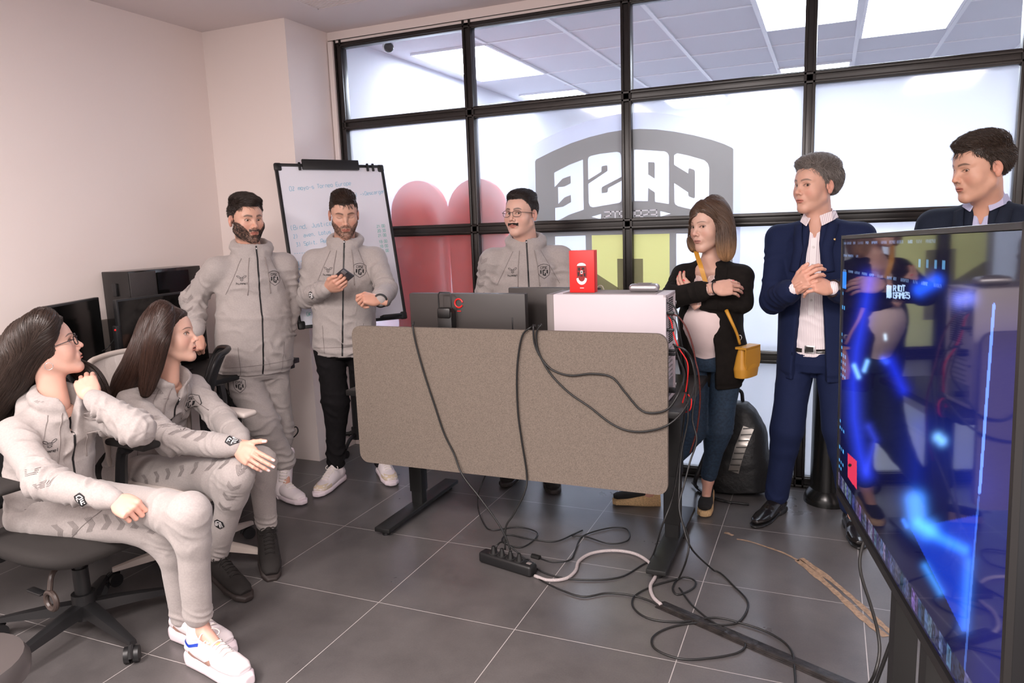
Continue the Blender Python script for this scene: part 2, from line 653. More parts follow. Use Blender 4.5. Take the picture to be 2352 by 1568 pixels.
# the small word under the big one: strokes laid right to left because the film is seen from behind
GLY = {
    'E': [[(1, 0), (0, 0), (0, 1), (1, 1)], [(0, .5), (.85, .5)]],
    'S': [[(0, 0), (1, 0), (1, .45), (0, .6), (0, 1), (1, 1)]],
    'P': [[(0, 0), (0, 1), (1, 1), (1, .45), (0, .45)]],
    'O': [[(0, 0), (1, 0), (1, 1), (0, 1), (0, 0)]],
    'R': [[(0, 0), (0, 1), (1, 1), (1, .5), (0, .5)], [(.45, .5), (1, 0)]],
    'T': [[(.5, 0), (.5, 1)], [(0, 1), (1, 1)]],
    'C': [[(1, 0), (0, 0), (0, 1), (1, 1)]],
    'A': [[(0, 0), (0, 1), (1, 1), (1, 0)], [(0, .4), (1, .4)]],
    'I': [[(.5, 0), (.5, 1)]],
    'U': [[(0, 1), (0, 0), (1, 0), (1, 1)]],
    'M': [[(0, 0), (0, 1), (.5, .55), (1, 1), (1, 0)]],
    'G': [[(1, 1), (0, 1), (0, 0), (1, 0), (1, .5), (.55, .5)]],
    'h': [[(0, 0), (0, 1)], [(0, .55), (.8, .55), (.8, 0)]],
    'u': [[(0, .6), (0, 0), (.8, 0), (.8, .6)]],
    'm': [[(0, 0), (0, .58), (1, .58), (1, 0)], [(.5, .58), (.5, 0)]],
    'e': [[(.8, 0), (0, 0), (0, .6), (.8, .6), (.8, .3), (0, .3)]],
    'l': [[(.2, 0), (.2, 1)]],
    'd': [[(1, 0), (0, 0), (0, .6), (1, .6)], [(1, 0), (1, 1)]],
    'a': [[(0, .6), (.8, .6), (.8, 0), (0, 0), (0, .35), (.8, .35)]],
    'n': [[(0, 0), (0, .6), (.8, .6), (.8, 0)]],
    'o': [[(0, 0), (.8, 0), (.8, .6), (0, .6), (0, 0)]],
    'r': [[(0, 0), (0, .6), (.7, .6)]],
    's': [[(0, 0), (.8, 0), (.8, .3), (0, .3), (0, .6), (.8, .6)]],
    't': [[(.3, 1), (.3, 0), (.8, 0)], [(0, .65), (.8, .65)]],
    'i': [[(.3, 0), (.3, .6)], [(.3, .8), (.3, .85)]],
    'c': [[(.8, 0), (0, 0), (0, .6), (.8, .6)]],
    'g': [[(.8, .6), (0, .6), (0, 0), (.8, 0)], [(.8, .6), (.8, -.35), (0, -.35)]],
    'p': [[(0, -.35), (0, .6), (.8, .6), (.8, 0), (0, 0)]],
    'b': [[(0, 1), (0, 0), (.8, 0), (.8, .6), (0, .6)]],
    'k': [[(0, 0), (0, 1)], [(.7, .6), (0, .25), (.7, 0)]],
    'v': [[(0, .6), (.4, 0), (.8, .6)]],
    'y': [[(0, .6), (.4, 0)], [(.8, .6), (.1, -.35)]],
    'B': [[(0, 0), (0, 1), (.8, 1), (.8, .55), (0, .5), (1, .5), (1, 0), (0, 0)]],
    'J': [[(0, .2), (.3, 0), (.8, .1), (.8, 1)]],
    'L': [[(0, 1), (0, 0), (1, 0)]],
    'D': [[(0, 0), (0, 1), (.7, 1), (1, .7), (1, .3), (.7, 0), (0, 0)]],
    '0': [[(0, 0), (.8, 0), (.8, 1), (0, 1), (0, 0)]],
    '1': [[(.1, .8), (.4, 1), (.4, 0)]],
    '2': [[(0, .9), (.4, 1), (.8, .8), (0, 0), (.8, 0)]],
    '3': [[(0, 1), (.8, 1), (.3, .55), (.8, .4), (.6, 0), (0, 0)]],
    '7': [[(0, 1), (.8, 1), (.2, 0)]],
    '8': [[(0, .5), (0, 1), (.8, 1), (.8, 0), (0, 0), (0, .5), (.8, .5)]],
    '9': [[(.8, .5), (0, .5), (0, 1), (.8, 1), (.8, 0)]],
    '-': [[(0, .4), (.7, .4)]], '>': [[(0, .7), (.6, .4), (0, .1)]], '.': [[(.1, 0), (.2, .05)]], ':': [[(.3, .1), (.35, .15)], [(.3, .5), (.35, .55)]],
    ',': [[(.3, .1), (.15, -.15)]], '(': [[(.5, 1.1), (.2, .5), (.5, -.1)]], ')': [[(.2, 1.1), (.5, .5), (.2, -.1)]],
    'W': [[(0, 1), (.25, 0), (.5, .6), (.75, 0), (1, 1)]], 'K': [[(0, 0), (0, 1)], [(1, 1), (0, .45), (1, 0)]], 'Q': [[(0, 0), (1, 0), (1, 1), (0, 1), (0, 0)], [(.6, .4), (1.1, -.1)]],
    ' ': [],
}


def stroke_text(txt, h, asp=0.6, gap=0.25):
    """list of polylines starting at (0, 0), text height h"""
    out = []
    x = 0
    w_ = h * asp
    for ch in txt:
        for st in GLY.get(ch, []):
            out.append([(x + a * w_, b * h) for a, b in st])
        x += w_ * (1 + gap) if ch not in 'Il.' else w_ * (0.55 + gap)
    return out, x - w_ * gap


def rect_loops(strokes, th):
    """each stroke segment as a small closed rectangle loop"""
    loops = []
    for st in strokes:
        for a, b in zip(st[:-1], st[1:]):
            a, b = np.array(a, float), np.array(b, float)
            d = unit(b - a)
            n = np.array([-d[1], d[0]]) * th / 2
            a2, b2 = a - d * th / 2, b + d * th / 2
            loops.append([a2 - n, b2 - n, b2 + n, a2 + n])
    return loops


def clip_pane(me, x0, x1, z0, z1):
    bm = bmesh.new()
    bm.from_mesh(me)
    for co, no in (((x0, 0, 0), (-1, 0, 0)), ((x1, 0, 0), (1, 0, 0)), ((0, z0, 0), (0, -1, 0)), ((0, z1, 0), (0, 1, 0))):
        bmesh.ops.bisect_plane(bm, geom=bm.verts[:] + bm.edges[:] + bm.faces[:], plane_co=co, plane_no=no, clear_outer=True)
    return bm


def add_film(name, me, y, m, label):
    for (i, j), (o, x0, x1, z0, z1) in PANES.items():
        bm = clip_pane(me, x0, x1, z0, z1)
        if len(bm.faces) == 0:
            bm.free()
            continue
        for v in bm.verts:
            v.co = (v.co.x, y, v.co.y)
        m2 = bpy.data.meshes.new(name)
        bm.to_mesh(m2)
        bm.free()
        f = link_mesh(name, m2, m, parent=o)
        f['label'] = label


YEL = Z7([(568, 998), (1205, 985), (1205, 1600), (568, 1600)])
YB = [(YEL[0][0], YEL[0][1]), (YEL[1][0], YEL[1][1]), (YEL[1][0], 0.75), (YEL[0][0], 0.75)]
SLOT = Z7([(777, 1190), (988, 1190)])
SLOT = [SLOT[0], SLOT[1], (SLOT[1][0], 0.9), (SLOT[0][0], 0.9)]
DIAG = Z7([(568, 1290), (590, 1300), (790, 1430), (790, 1500), (568, 1500)])
WB1 = Z7([(268, 1008), (518, 1000)])
WB1 = WB1 + [(WB1[1][0], 0.8), (WB1[0][0], 0.95)]
WB2 = Z7([(1260, 985), (1508, 985)])
WB2 = WB2 + [(WB2[1][0], 0.95), (WB2[0][0], 0.8)]
zc = Z7([(0, 990)])[0][1]
grey = curve_fill([SH, LE, LS, LA, LAh, LC, TRI1, TRI2, YB, WB1, WB2])
add_film('logo_film', grey, GY - 0.004, GREYFILM, 'grey shield film with mirrored lettering cut out')
# mirrored ESPORTS, white: little strokes of pale film over the grey one, on the room side
st, wd = stroke_text('ESPORTS', 1.0)
xa, za = Z7([(1100, 862)])[0]
xb, zb = Z7([(676, 875)])[0]
hh = Z7([(1000, 790)])[0][1] - Z7([(1000, 862)])[0][1]
mapped = [[(xa - (xa - xb) * p[0] / wd, za - 0.001 + p[1] * hh) for p in s_] for s_ in st]
sm = curve_fill([])
vv, ff = [], []
for lp in rect_loops(mapped, 0.0065):
    k = len(vv)
    vv += [(p[0], p[1], 0) for p in lp]
    ff.append((k, k + 1, k + 2, k + 3))
WHITEFILM = film_material('white film', (0.9, 0.93, 1.0), 0.2)
add_film('logo_word', mesh_vf('w', vv, ff), GY - 0.0055, mat('white print', (0.86, 0.89, 1.0), 0.5), 'small white mirrored lettering')
add_film('logo_yellow', curve_fill([YB]), GY - 0.003, YELFILM, 'pale yellow film block')
add_film('logo_slot', curve_fill([SLOT]), GY - 0.0045, GREYFILM, 'grey slot in the yellow block')
add_film('logo_slot', curve_fill([DIAG]), GY - 0.0045, GREYFILM, 'grey slot in the yellow block')
cx_ = np.mean([p[0] for p in SH])
cz_ = 1.3
HAL = [(cx_ + (p[0] - cx_) * 1.075, cz_ + (p[1] - cz_) * 1.13) for p in SH]
add_film('logo_halo', curve_fill([HAL, SH]), GY - 0.004, HALOFILM, 'pale outline around the shield')

# ---- the space beyond the partition
COLDW = mat('cool white wall paint', (0.78, 0.80, 0.88), 0.7)
COOL = (0.86, 0.92, 1.0)
LAMP = mat('light panel diffuser', (1, 1, 1), 0.5, emit=((0.83, 0.90, 1.0), 15.0))
struct('wall_corridor_left', MB().box((-3.05, 6.9, 1.38), (0.1, 5.2, 2.76)), COLDW)
struct('wall_corridor_back', MB().box((-0.4, 9.5, 1.38), (8.0, 0.1, 2.76)), COLDW)
struct('wall_corridor_right', MB().box((3.2, 6.9, 1.38), (0.1, 5.2, 2.76)), COLDW)
TILEC = mat('ceiling tile', (0.74, 0.75, 0.82), 0.9, bump=(400, 0.1, 0.001))
GRIDM = mat('ceiling grid metal', (0.86, 0.87, 0.92), 0.4)
struct('ceiling_corridor', MB().box((0.0, 6.9, 2.80), (6.4, 5.3, 0.1)), TILEC, label='suspended tile ceiling beyond the glass')
gm = MB()
gy = [4.30, 4.92, 5.53, 6.15, 6.77, 7.39, 8.01, 8.63, 9.25]
for k in range(10):
    x = -2.85 + 0.6 * k
    if x > -2.3:
        gm.box((x, 6.9, 2.748), (0.028, 5.2, 0.012))
for y in gy:
    gm.box((0.5, y, 2.749), (5.6, 0.018, 0.01))
struct('trim_3', gm, GRIDM, label='metal grid of the tile ceiling')
for (x0, x1, y0, y1) in ((-2.85, -2.25, 4.92, 6.12), (-2.85, -2.25, 7.0, 8.2), (-0.44, 0.13, 4.40, 5.60), (0.17, 0.72, 5.0, 6.2), (-0.44, 0.13, 7.08, 8.2), (1.37, 1.93, 4.4, 5.6), (1.37, 1.93, 7.0, 8.2), (-1.63, -1.08, 8.1, 9.2)):  # the far right and rearmost panels are added to brighten the corridor
    t = thing('light_panel', 'rectangular white light panel in the tile ceiling beyond the glass', 'ceiling light', ((x0 + x1) / 2, (y0 + y1) / 2, 2.75), 'light panels beyond the glass')
    MB().box(((x0 + x1) / 2, (y0 + y1) / 2, 2.740), (x1 - x0 - 0.03, y1 - y0 - 0.03, 0.006)).build('diffuser', LAMP, t, smooth=False)
    fr = MB()
    for s in (-1, 1):
        fr.box(((x0 + x1) / 2 + s * (x1 - x0) / 2, (y0 + y1) / 2, 2.742), (0.02, y1 - y0, 0.014))
        fr.box(((x0 + x1) / 2, (y0 + y1) / 2 + s * (y1 - y0) / 2, 2.742), (x1 - x0, 0.02, 0.014))
    fr.build('frame', GRIDM, t, smooth=False)
plabels = ['white light panel beyond the glass, farthest left and nearest the partition', 'white light panel deep beyond the glass on the left side', 'white light panel beyond the glass at the top right, left of its twin',
           'largest white light panel beyond the glass, above the two suited men', 'small white light panel far beyond the glass behind the third mullion',
           'added white light panel brightening the corridor, outside the right edge', 'added white light panel brightening the corridor, deep at far right', 'added white light panel brightening the corridor at its very back']
for o, lb in zip([o for o in SC.objects if o.name.startswith('light_panel')], plabels):
    o['label'] = lb
# dome camera under the corridor ceiling
c0 = A(-2.77, 4.48, 2.70)
t = thing('security_camera', 'small white dome camera hanging behind the upper left pane', 'security camera', (c0[0], c0[1], 2.75))
MB().cyl((c0[0], c0[1], 2.75), (c0[0], c0[1], 2.725), 0.035).sph((c0[0], c0[1], 2.705), 0.04, (1, 1, 1)).build('housing', mat('white camera shell', (0.8, 0.78, 0.78), 0.3), t, smooth=True)
MB().sph((c0[0] + 0.014, c0[1] - 0.014, 2.694), 0.034).build('lens_dome', mat('dark dome', (0.05, 0.05, 0.05), 0.05), t, smooth=True)
# two tall red rounded seats right behind the frosted panes
REDS = mat('red upholstery', (0.80, 0.05, 0.03), 0.6)
for k, (xc, top, lb) in enumerate(((-2.52, 1.80, 'tall red rounded seat back behind the frosted glass, the left one'), (-2.09, 1.79, 'tall red rounded seat back behind the frosted glass, the right one'))):
    t = thing('lounge_seat', lb, 'seat', (xc, 4.45, 0), 'red seats behind the glass')
    ww = 0.205
    pts = []
    for a in np.linspace(0, math.pi, 21):
        pts.append((ww * math.cos(a), top - ww * 1.05 + ww * 1.05 * math.sin(a)))
    pts += [(-ww * 0.96, 0.9), (-ww * 0.9, 0.45), (ww * 0.9, 0.45), (ww * 0.96, 0.9)]
    Mx = Matrix(((1, 0, 0, xc), (0, 0, -1, 4.37), (0, 1, 0, 0), (0, 0, 0, 1)))
    m_ = MB().poly(pts, -0.03, 0.03, Mx)
    m_.build('backrest', REDS, t, smooth=math.radians(40))
    MB().box((xc, 4.62, 0.43), (0.42, 0.5, 0.1), bevel=0.04).build('seat', REDS, t)
    MB().box((xc, 4.62, 0.19), (0.36, 0.42, 0.38), bevel=0.02).build('base', BLACK, t)
# ================================================================== furniture and gear
def rot2(v, a):
    return np.array([v[0] * math.cos(a) - v[1] * math.sin(a), v[0] * math.sin(a) + v[1] * math.cos(a)])


def rrect(x0, x1, y0, y1, r, n=6):
    pts = []
    for cx, cy, a0 in ((x1 - r, y1 - r, 0), (x0 + r, y1 - r, 90), (x0 + r, y0 + r, 180), (x1 - r, y0 + r, 270)):
        for k in range(n + 1):
            a = math.radians(a0 + 90 * k / n)
            pts.append((cx + r * math.cos(a), cy + r * math.sin(a)))
    return pts


def XZ(y):
    """matrix that stands a 2D outline (x, z) up in the plane y"""
    return Matrix(((1, 0, 0, 0), (0, 0, -1, y), (0, 1, 0, 0), (0, 0, 0, 1)))


FELT = mat('grey brown felt', srgb(121, 110, 100), 0.95, bump=(700, 0.6, 0.003), noise=(330, 0.30))
FELTG = mat('grey felt', srgb(120, 112, 106), 0.95, bump=(900, 0.5, 0.002), noise=(600, 0.12))
DESKM = mat('black desk top', (0.012, 0.011, 0.011), 0.45)
STEEL = mat('black powder coated steel', (0.012, 0.012, 0.012), 0.45)
CABLE = mat('black cable rubber', (0.012, 0.012, 0.012), 0.4)
GREYC = mat('braided grey cable', (0.42, 0.37, 0.37), 0.7, noise=(500, 0.4))
REDC = mat('red cable', (0.75, 0.02, 0.02), 0.4)
MONB = mat('dark grey monitor shell', (0.040, 0.034, 0.032), 0.42)
SCRB = mat('black glossy screen', (0.003, 0.003, 0.003), 0.12)
WHITEP = mat('white painted steel', srgb(204, 194, 199), 0.4)
GREYP = mat('grey plastic', srgb(120, 112, 110), 0.5)

# ---- sit-stand desk
t = thing('standing_desk', 'black height adjustable desk with T legs in the middle of the room', 'desk', (-1.3, 3.235, 0))
MB().box((-1.325, 3.235, 0.718), (1.61, 0.73, 0.028), bevel=0.004).build('desk_top', DESKM, t)
MB().box((-1.30, 3.235, 0.68), (1.34, 0.08, 0.045), bevel=0.003).build('crossbar', STEEL, t)
for x in (-1.972, -0.622):
    l = MB()
    l.box((x, 3.235, 0.52), (0.085, 0.075, 0.36), bevel=0.004)
    l.box((x, 3.235, 0.36), (0.074, 0.065, 0.5), bevel=0.004)
    l.box((x, 3.235, 0.20), (0.063, 0.055, 0.36), bevel=0.004)
    lo = l.build('leg', STEEL, t)
    MB().box((x, 3.235, 0.035), (0.085, 0.74, 0.022), bevel=0.004).box((x, 3.235, 0.025), (0.05, 0.66, 0.02)).build('foot_bar', STEEL, lo)
    for s in (-1, 1):
        MB().cyl((x, 3.235 + s * 0.33, 0.0), (x, 3.235 + s * 0.33, 0.02), 0.02).build('glide', BLACK, lo)
PY = 2.86
pn = MB().poly(rrect(-2.055, -0.568, 0.385, 1.050, 0.045), -0.011, 0.011, XZ(PY)).build('privacy_screen', FELT, t)
pn['label'] = 'felt privacy screen with rounded corners'
for x in (-1.86, -0.75):
    MB().box((x, 2.876, 0.70), (0.04, 0.03, 0.06)).build('clamp', STEEL, pn)

# ---- monitors on the desk, seen from behind
def monitor_back(name, label, c, wd, h, th, yaw, group, slot):
    tt = thing(name, label, 'monitor', (c[0], c[1], 0.732), group)
    M_ = Matrix.Translation(Vector(c)) @ Matrix.Rotation(yaw, 4, 'Z')
    sh = MB().box((0, 0, 0), (wd, th, h), bevel=0.006, M=M_)
    sh.build('shell', MONB, tt)
    MB().box((0, th / 2 + 0.002, 0.0), (wd - 0.02, 0.003, h - 0.02), M=M_).build('screen', SCRB, tt)
    MB().box((slot, -th / 2 - 0.0005, 0.03), (0.006, 0.003, 0.07), bevel=0.001, M=M_).build('vent_slot', BLACK, tt)
    MB().cyl(M_ @ Vector((0, 0.03, -h / 2 + 0.02)), M_ @ Vector((0, 0.03, 0.74 - c[2])), 0.018).build('neck', BLACK, tt)
    MB().box((0, 0.075, 0.739 - c[2]), (0.24, 0.18, 0.012), bevel=0.004, M=M_).build('base', BLACK, tt)
    return tt, M_


mt, Mm = monitor_back('monitor', 'dark monitor seen from behind with a carry handle and a red ring mark', (-1.54, 3.05, 1.015), 0.60, 0.345, 0.04, 0.0, 'monitors on the standing desk', 0.235)
hx = P(1028, 700, 3.02)[0]
st = MB()
st.box((hx, 3.005, 0.96), (0.075, 0.05, 0.30), bevel=0.006)
st.box((hx, 2.995, 1.10), (0.070, 0.045, 0.05), bevel=0.01)
st_o = st.build('stand_column', mat('charcoal plastic', (0.012, 0.011, 0.011), 0.38), mt)
MB().tube([(hx - 0.033, 2.995, 1.12), (hx - 0.033, 2.995, 1.185), (hx - 0.026, 2.995, 1.195), (hx + 0.026, 2.995, 1.195), (hx + 0.033, 2.995, 1.185), (hx + 0.033, 2.995, 1.12)], 0.0035, 8).build('handle', BLACK, st_o)
rg = [(hx + 0.055 + 0.02 * math.cos(a), 3.0275, 1.142 + 0.02 * math.sin(a)) for a in np.linspace(0.2, 2 * math.pi * 0.92, 20)]
MB().tube(rg, 0.004, 6).box((hx + 0.055, 3.0275, 1.105), (0.02, 0.002, 0.004)).build('ring_mark', REDC, mt)
monitor_back('monitor', 'dark monitor seen from behind beside the white computer tower', (-1.165, 3.205, 1.020), 0.45, 0.360, 0.035, 0.0, 'monitors on the standing desk', 5.0)

# ---- white computer tower
X0, X1, Y0, Y1, Z0, Z1 = -1.085, -0.602, 2.965, 3.170, 0.738, 1.192
pc = thing('computer_tower', 'white computer tower with its rear sockets and cables facing right', 'computer', ((X0 + X1) / 2, (Y0 + Y1) / 2, 0.732))
MB().box(((X0 + X1) / 2, (Y0 + Y1) / 2, (Z0 + Z1) / 2), (X1 - X0 - 0.006, Y1 - Y0, Z1 - Z0), bevel=0.003).build('case', WHITEP, pc)
MB().box((X0 - 0.012, (Y0 + Y1) / 2, (Z0 + Z1) / 2), (0.032, Y1 - Y0, Z1 - Z0), bevel=0.004).build('front_panel', GREYP, pc)
MB().box(((X0 + X1) / 2 - 0.0, (Y0 + Y1) / 2, Z1 + 0.001), (X1 - X0 - 0.08, Y1 - Y0 - 0.045, 0.003)).build('top_filter', mat('grey dust filter', srgb(140, 134, 134), 0.8, bump=(1200, 0.5, 0.001)), pc)
rear = MB()
xr = X1 - 0.001
ym = (Y0 + Y1) / 2
rear.box((xr, Y0 + 0.006, (Z0 + Z1) / 2), (0.012, 0.012, Z1 - Z0), bevel=0.002).box((xr, Y1 - 0.006, (Z0 + Z1) / 2), (0.012, 0.012, Z1 - Z0), bevel=0.002)
rear.box((xr, ym, Z1 - 0.006), (0.012, Y1 - Y0, 0.012), bevel=0.002).box((xr, ym, Z0 + 0.006), (0.012, Y1 - Y0, 0.012), bevel=0.002)
rp = rear.build('rear_frame', WHITEP, pc)
dk = mat('dark opening', (0.02, 0.02, 0.025), 0.6)
gr = MB()
for iy in range(11):
    for iz in range(22):
        gr.box((xr - 0.001, Y0 + 0.095 + iy * 0.0085, 1.165 - iz * 0.0088), (0.002, 0.0052, 0.0052))
gr.build('fan_grille', dk, pc, smooth=False)
io = MB()
io.box((xr - 0.001, Y0 + 0.045, 1.10), (0.003, 0.04, 0.15))
for k in range(7):
    io.box((xr - 0.001, Y0 + 0.11, 0.955 - 0.02 * k), (0.003, 0.11, 0.006))
io.box((xr - 0.001, ym, 0.785), (0.003, 0.15, 0.075))
io.build('socket_panel', mat('silver socket panel', (0.35, 0.34, 0.35), 0.4, 0.6), pc, smooth=False)
for z in (1.14, 0.78):
    MB().cyl((xr, Y1 - 0.004, z), (xr + 0.012, Y1 - 0.004, z), 0.007).build('thumb_screw', CHROME, pc)
for z in (1.175, 1.02, 0.9, 0.80):
    MB().cyl((xr, Y0 + 0.02, z), (xr + 0.008, Y0 + 0.02, z), 0.005).build('screw', CHROME, pc)
for k, (y, z) in enumerate(((Y0 + 0.03, 1.115), (Y0 + 0.03, 1.045), (Y0 + 0.05, 0.955), (Y0 + 0.05, 0.94), (Y0 + 0.06, 0.785))):
    MB().box((xr + 0.016, y, z), (0.035, 0.018, 0.012 if k < 4 else 0.022), bevel=0.003).build('plug', BLACK, pc)
for x in (X0 + 0.05, X1 - 0.05):
    for y in (Y0 + 0.02, Y1 - 0.02):
        MB().cyl((x, y, 0.731), (x, y, 0.74), 0.012).build('foot', BLACK, pc)

# ---- red box with the mouse picture
RED = mat('red carton', (0.72, 0.018, 0.016), 0.45)
bx0, bx1 = P(1309, 662, 3.02)[0], P(1366, 662, 3.02)[0]
bz0, bz1 = Z1 + 0.003, P(1338, 575, 3.02)[2]
rb = thing('mouse_box', 'red mouse carton standing upright on the white computer tower', 'box', ((bx0 + bx1) / 2, 3.04, bz0))
bc = ((bx0 + bx1) / 2, 3.04, (bz0 + bz1) / 2)
MB().box(bc, (bx1 - bx0, 0.045, bz1 - bz0), bevel=0.0015).build('carton', RED, rb)
yb = 3.0165
WH = mat('white print on carton', (0.85, 0.82, 0.82), 0.5)
DR = mat('dark red print', (0.28, 0.01, 0.01), 0.5)
BK = mat('black print', (0.015, 0.012, 0.012), 0.6)
w2 = (bx1 - bx0) / 2
mz = bc[2] - 0.005
el = [(bc[0] + 0.40 * w2 * abs(math.cos(a)) ** 0.7 * np.sign(math.cos(a)), mz + 0.036 * 1.25 * abs(math.sin(a)) ** 0.8 * np.sign(math.sin(a))) for a in np.linspace(0, 2 * math.pi, 40, endpoint=False)]
MB().poly(el, -0.0006, 0.0006, XZ(yb)).build('mouse_print', DR, rb, smooth=False)
pr_ = MB()
cap = [(bc[0] + 0.36 * w2 * math.cos(a), mz + 0.030 + 0.013 * math.sin(a)) for a in np.linspace(0, math.pi, 14)]
pr_.poly(cap, -0.0006, 0.0006, XZ(yb - 0.001))
arc_o = [(bc[0] + 0.42 * w2 * math.cos(a), mz - 0.024 + 0.027 * math.sin(a)) for a in np.linspace(math.pi, 2 * math.pi, 16)]
arc_i = [(bc[0] + 0.26 * w2 * math.cos(a), mz - 0.021 + 0.016 * math.sin(a)) for a in np.linspace(2 * math.pi, math.pi, 16)]
pr_.poly(arc_o + arc_i, -0.0006, 0.0006, XZ(yb - 0.001))
pr_.box((bc[0], yb - 0.001, mz + 0.003), (0.010, 0.001, 0.014), bevel=0.0003)
pr_.box((bc[0], yb, bz0 + 0.02), (0.018, 0.0008, 0.0025))
pr_.build('white_print', WH, rb, smooth=False)
bp_ = MB()
for (dx, dz, w_, h_) in ((-.2, .016, .008, .012), (.12, .018, .01, .009), (-.25, -.005, .007, .016), (.24, -.008, .007, .014), (-.02, -.012, .01, .006), (0.0, .003, .005, .008), (.2, .006, .006, .006)):
    bp_.box((bc[0] + dx * w2, yb - 0.0014, mz + dz), (w_, 0.0008, h_))
bp_.build('circuit_print', BK, rb, smooth=False)
# ---- silver case
sc_ = P(1480, 650, 3.07)
t = thing('glasses_case', 'rounded silver case lying on top of the white tower', 'case', (sc_[0], 3.07, Z1))
SILV = mat('brushed silver', (0.55, 0.53, 0.55), 0.32, 0.85)
MB().box((sc_[0], 3.07, Z1 + 0.020), (0.125, 0.06, 0.034), bevel=0.016, seg=5).build('shell', SILV, t, smooth=math.radians(60))
MB().box((sc_[0], 3.07, Z1 + 0.0385), (0.06, 0.035, 0.002), bevel=0.0008).build('lid_inlay', GREYP, t)
q = P(1383, 655, 3.14)
tag(MB().tube([(q[0] - 0.03, 3.14, Z1 + 0.003), (q[0] - 0.015, 3.14, Z1 + 0.022), (q[0], 3.14, Z1 + 0.02), (q[0] + 0.008, 3.14, Z1 + 0.004)], 0.002, 6, smooth=5).build('charging_cable', WHITEP, smooth=True), 'short white cable looping behind the red carton', 'cable')

# ---- cables that hang over the privacy screen
YF = 2.838


def hang(name, label, pts, r=0.0042, m=CABLE, cat='cable', parent=None):
    pp = catmull(pts, 7)
    pp[:, 2] = np.maximum(pp[:, 2], r + .001)
    o = MB().tube(pp, r, 8).build(name, m, parent, smooth=True)
    if parent is None:
        tag(o, label, cat)
    return o


def PF(x, y, Y=YF):
    return P(x, y, Y)


def GF(x, y, z=0.006):
    return G(x, y, z)


over = lambda x, y: [P(x + 3, y + 3, 2.95) * [1, 1, 0] + A(0, 0, 1.06), P(x + 2, y - 4, 2.87) * [1, 1, 0] + A(0, 0, 1.062)]
hang('power_cable', 'black power cable hanging over the left side of the felt screen', over(948, 750) + [PF(948, 752), PF(958, 800), PF(975, 860), PF(998, 930), PF(1020, 995), PF(1042, 1040), P(1062, 1090, 2.82), P(1100, 1140, 2.8), P(1140, 1195, 2.79), P(1160, 1230, 2.785), P(1172, 1262, 2.78)])
hang('power_cable', 'black power cable running straight down the middle of the felt screen', over(1222, 752) + [PF(1218, 752), PF(1200, 770), PF(1190, 820), PF(1187, 880), PF(1190, 950), PF(1198, 1010), PF(1210, 1090), P(1205, 1130, 2.82), P(1180, 1180, 2.8), P(1162, 1210, 2.79), P(1160, 1262, 2.78)])
hang('video_cable', 'upper black cable looping across the right half of the felt screen', over(1226, 748) + [PF(1225, 750), PF(1228, 790), PF(1245, 825), PF(1270, 850), PF(1310, 862), PF(1360, 858), PF(1405, 866), PF(1435, 900), PF(1470, 940), PF(1500, 948), PF(1535, 938), P(1560, 900, 2.86), P(1572, 860, 2.95), P(1562, 830, 3.0), P(1548, 790, 3.01)])
hang('video_cable', 'lower black cable looping deep across the right half of the felt screen', over(1235, 748) + [PF(1243, 746), PF(1232, 765), PF(1236, 805), PF(1262, 855), PF(1305, 900), PF(1355, 935), PF(1400, 970), PF(1440, 988), PF(1485, 990), PF(1535, 975), P(1572, 938, 2.88), P(1595, 885, 2.95), P(1592, 840, 3.0), P(1575, 805, 3.01), P(1548, 795, 3.015)])
# bundle of cables behind the tower
def rp_(x, y, Y=3.0):
    return P(x, y, Y)


hang('tower_cable', 'red cable plugged into the back of the white tower', [rp_(1533, 722), rp_(1542, 740), rp_(1548, 770), rp_(1560, 800), rp_(1578, 830), rp_(1580, 860), rp_(1575, 900, 3.02), rp_(1568, 925, 3.03), rp_(1572, 945, 3.02), rp_(1585, 940, 3.0), rp_(1588, 918, 3.0), rp_(1580, 905, 3.0)], 0.0028, REDC)
hang('tower_cable', 'striped dark red cable arching out of the white tower', [rp_(1533, 722), rp_(1555, 725), rp_(1575, 750), rp_(1590, 790), rp_(1598, 830), rp_(1605, 862), rp_(1608, 920, 3.03), rp_(1600, 990, 3.05), rp_(1585, 1040, 3.05)], 0.0034, mat('dark red cable', (0.09, 0.012, 0.008), 0.5, noise=(300, 0.8)))
hang('tower_cable', 'black cable leaving the top socket of the white tower', [rp_(1532, 695), rp_(1545, 700), rp_(1556, 722), rp_(1562, 770), rp_(1572, 820, 3.05), rp_(1580, 870, 3.05), rp_(1578, 930, 3.05)], 0.0035)
hang('tower_cable', 'thin black cable close behind the white tower', [rp_(1533, 724), rp_(1552, 740), rp_(1560, 790), rp_(1568, 850, 3.04), rp_(1572, 900, 3.04)], 0.003)
hang('tower_cable', 'black cable falling from the tower to the floor loops', [rp_(1545, 790), rp_(1580, 810), rp_(1596, 850, 3.03), rp_(1598, 900, 3.02), rp_(1590, 960, 3.0), rp_(1600, 1010, 2.98), rp_(1585, 1060, 2.95), P(1572, 1110, 2.9), P(1560, 1160, 2.85), P(1570, 1210, 2.82), P(1590, 1262, 2.8), GF(1640, 1310), GF(1690, 1350), GF(1718, 1385), GF(1700, 1425), GF(1660, 1435), GF(1600, 1430), GF(1540, 1440), GF(1500, 1462), GF(1505, 1490), GF(1560, 1512), GF(1620, 1512), GF(1690, 1500), GF(1712, 1480), GF(1690, 1455), GF(1640, 1430), GF(1590, 1390), GF(1560, 1350)], 0.0038)
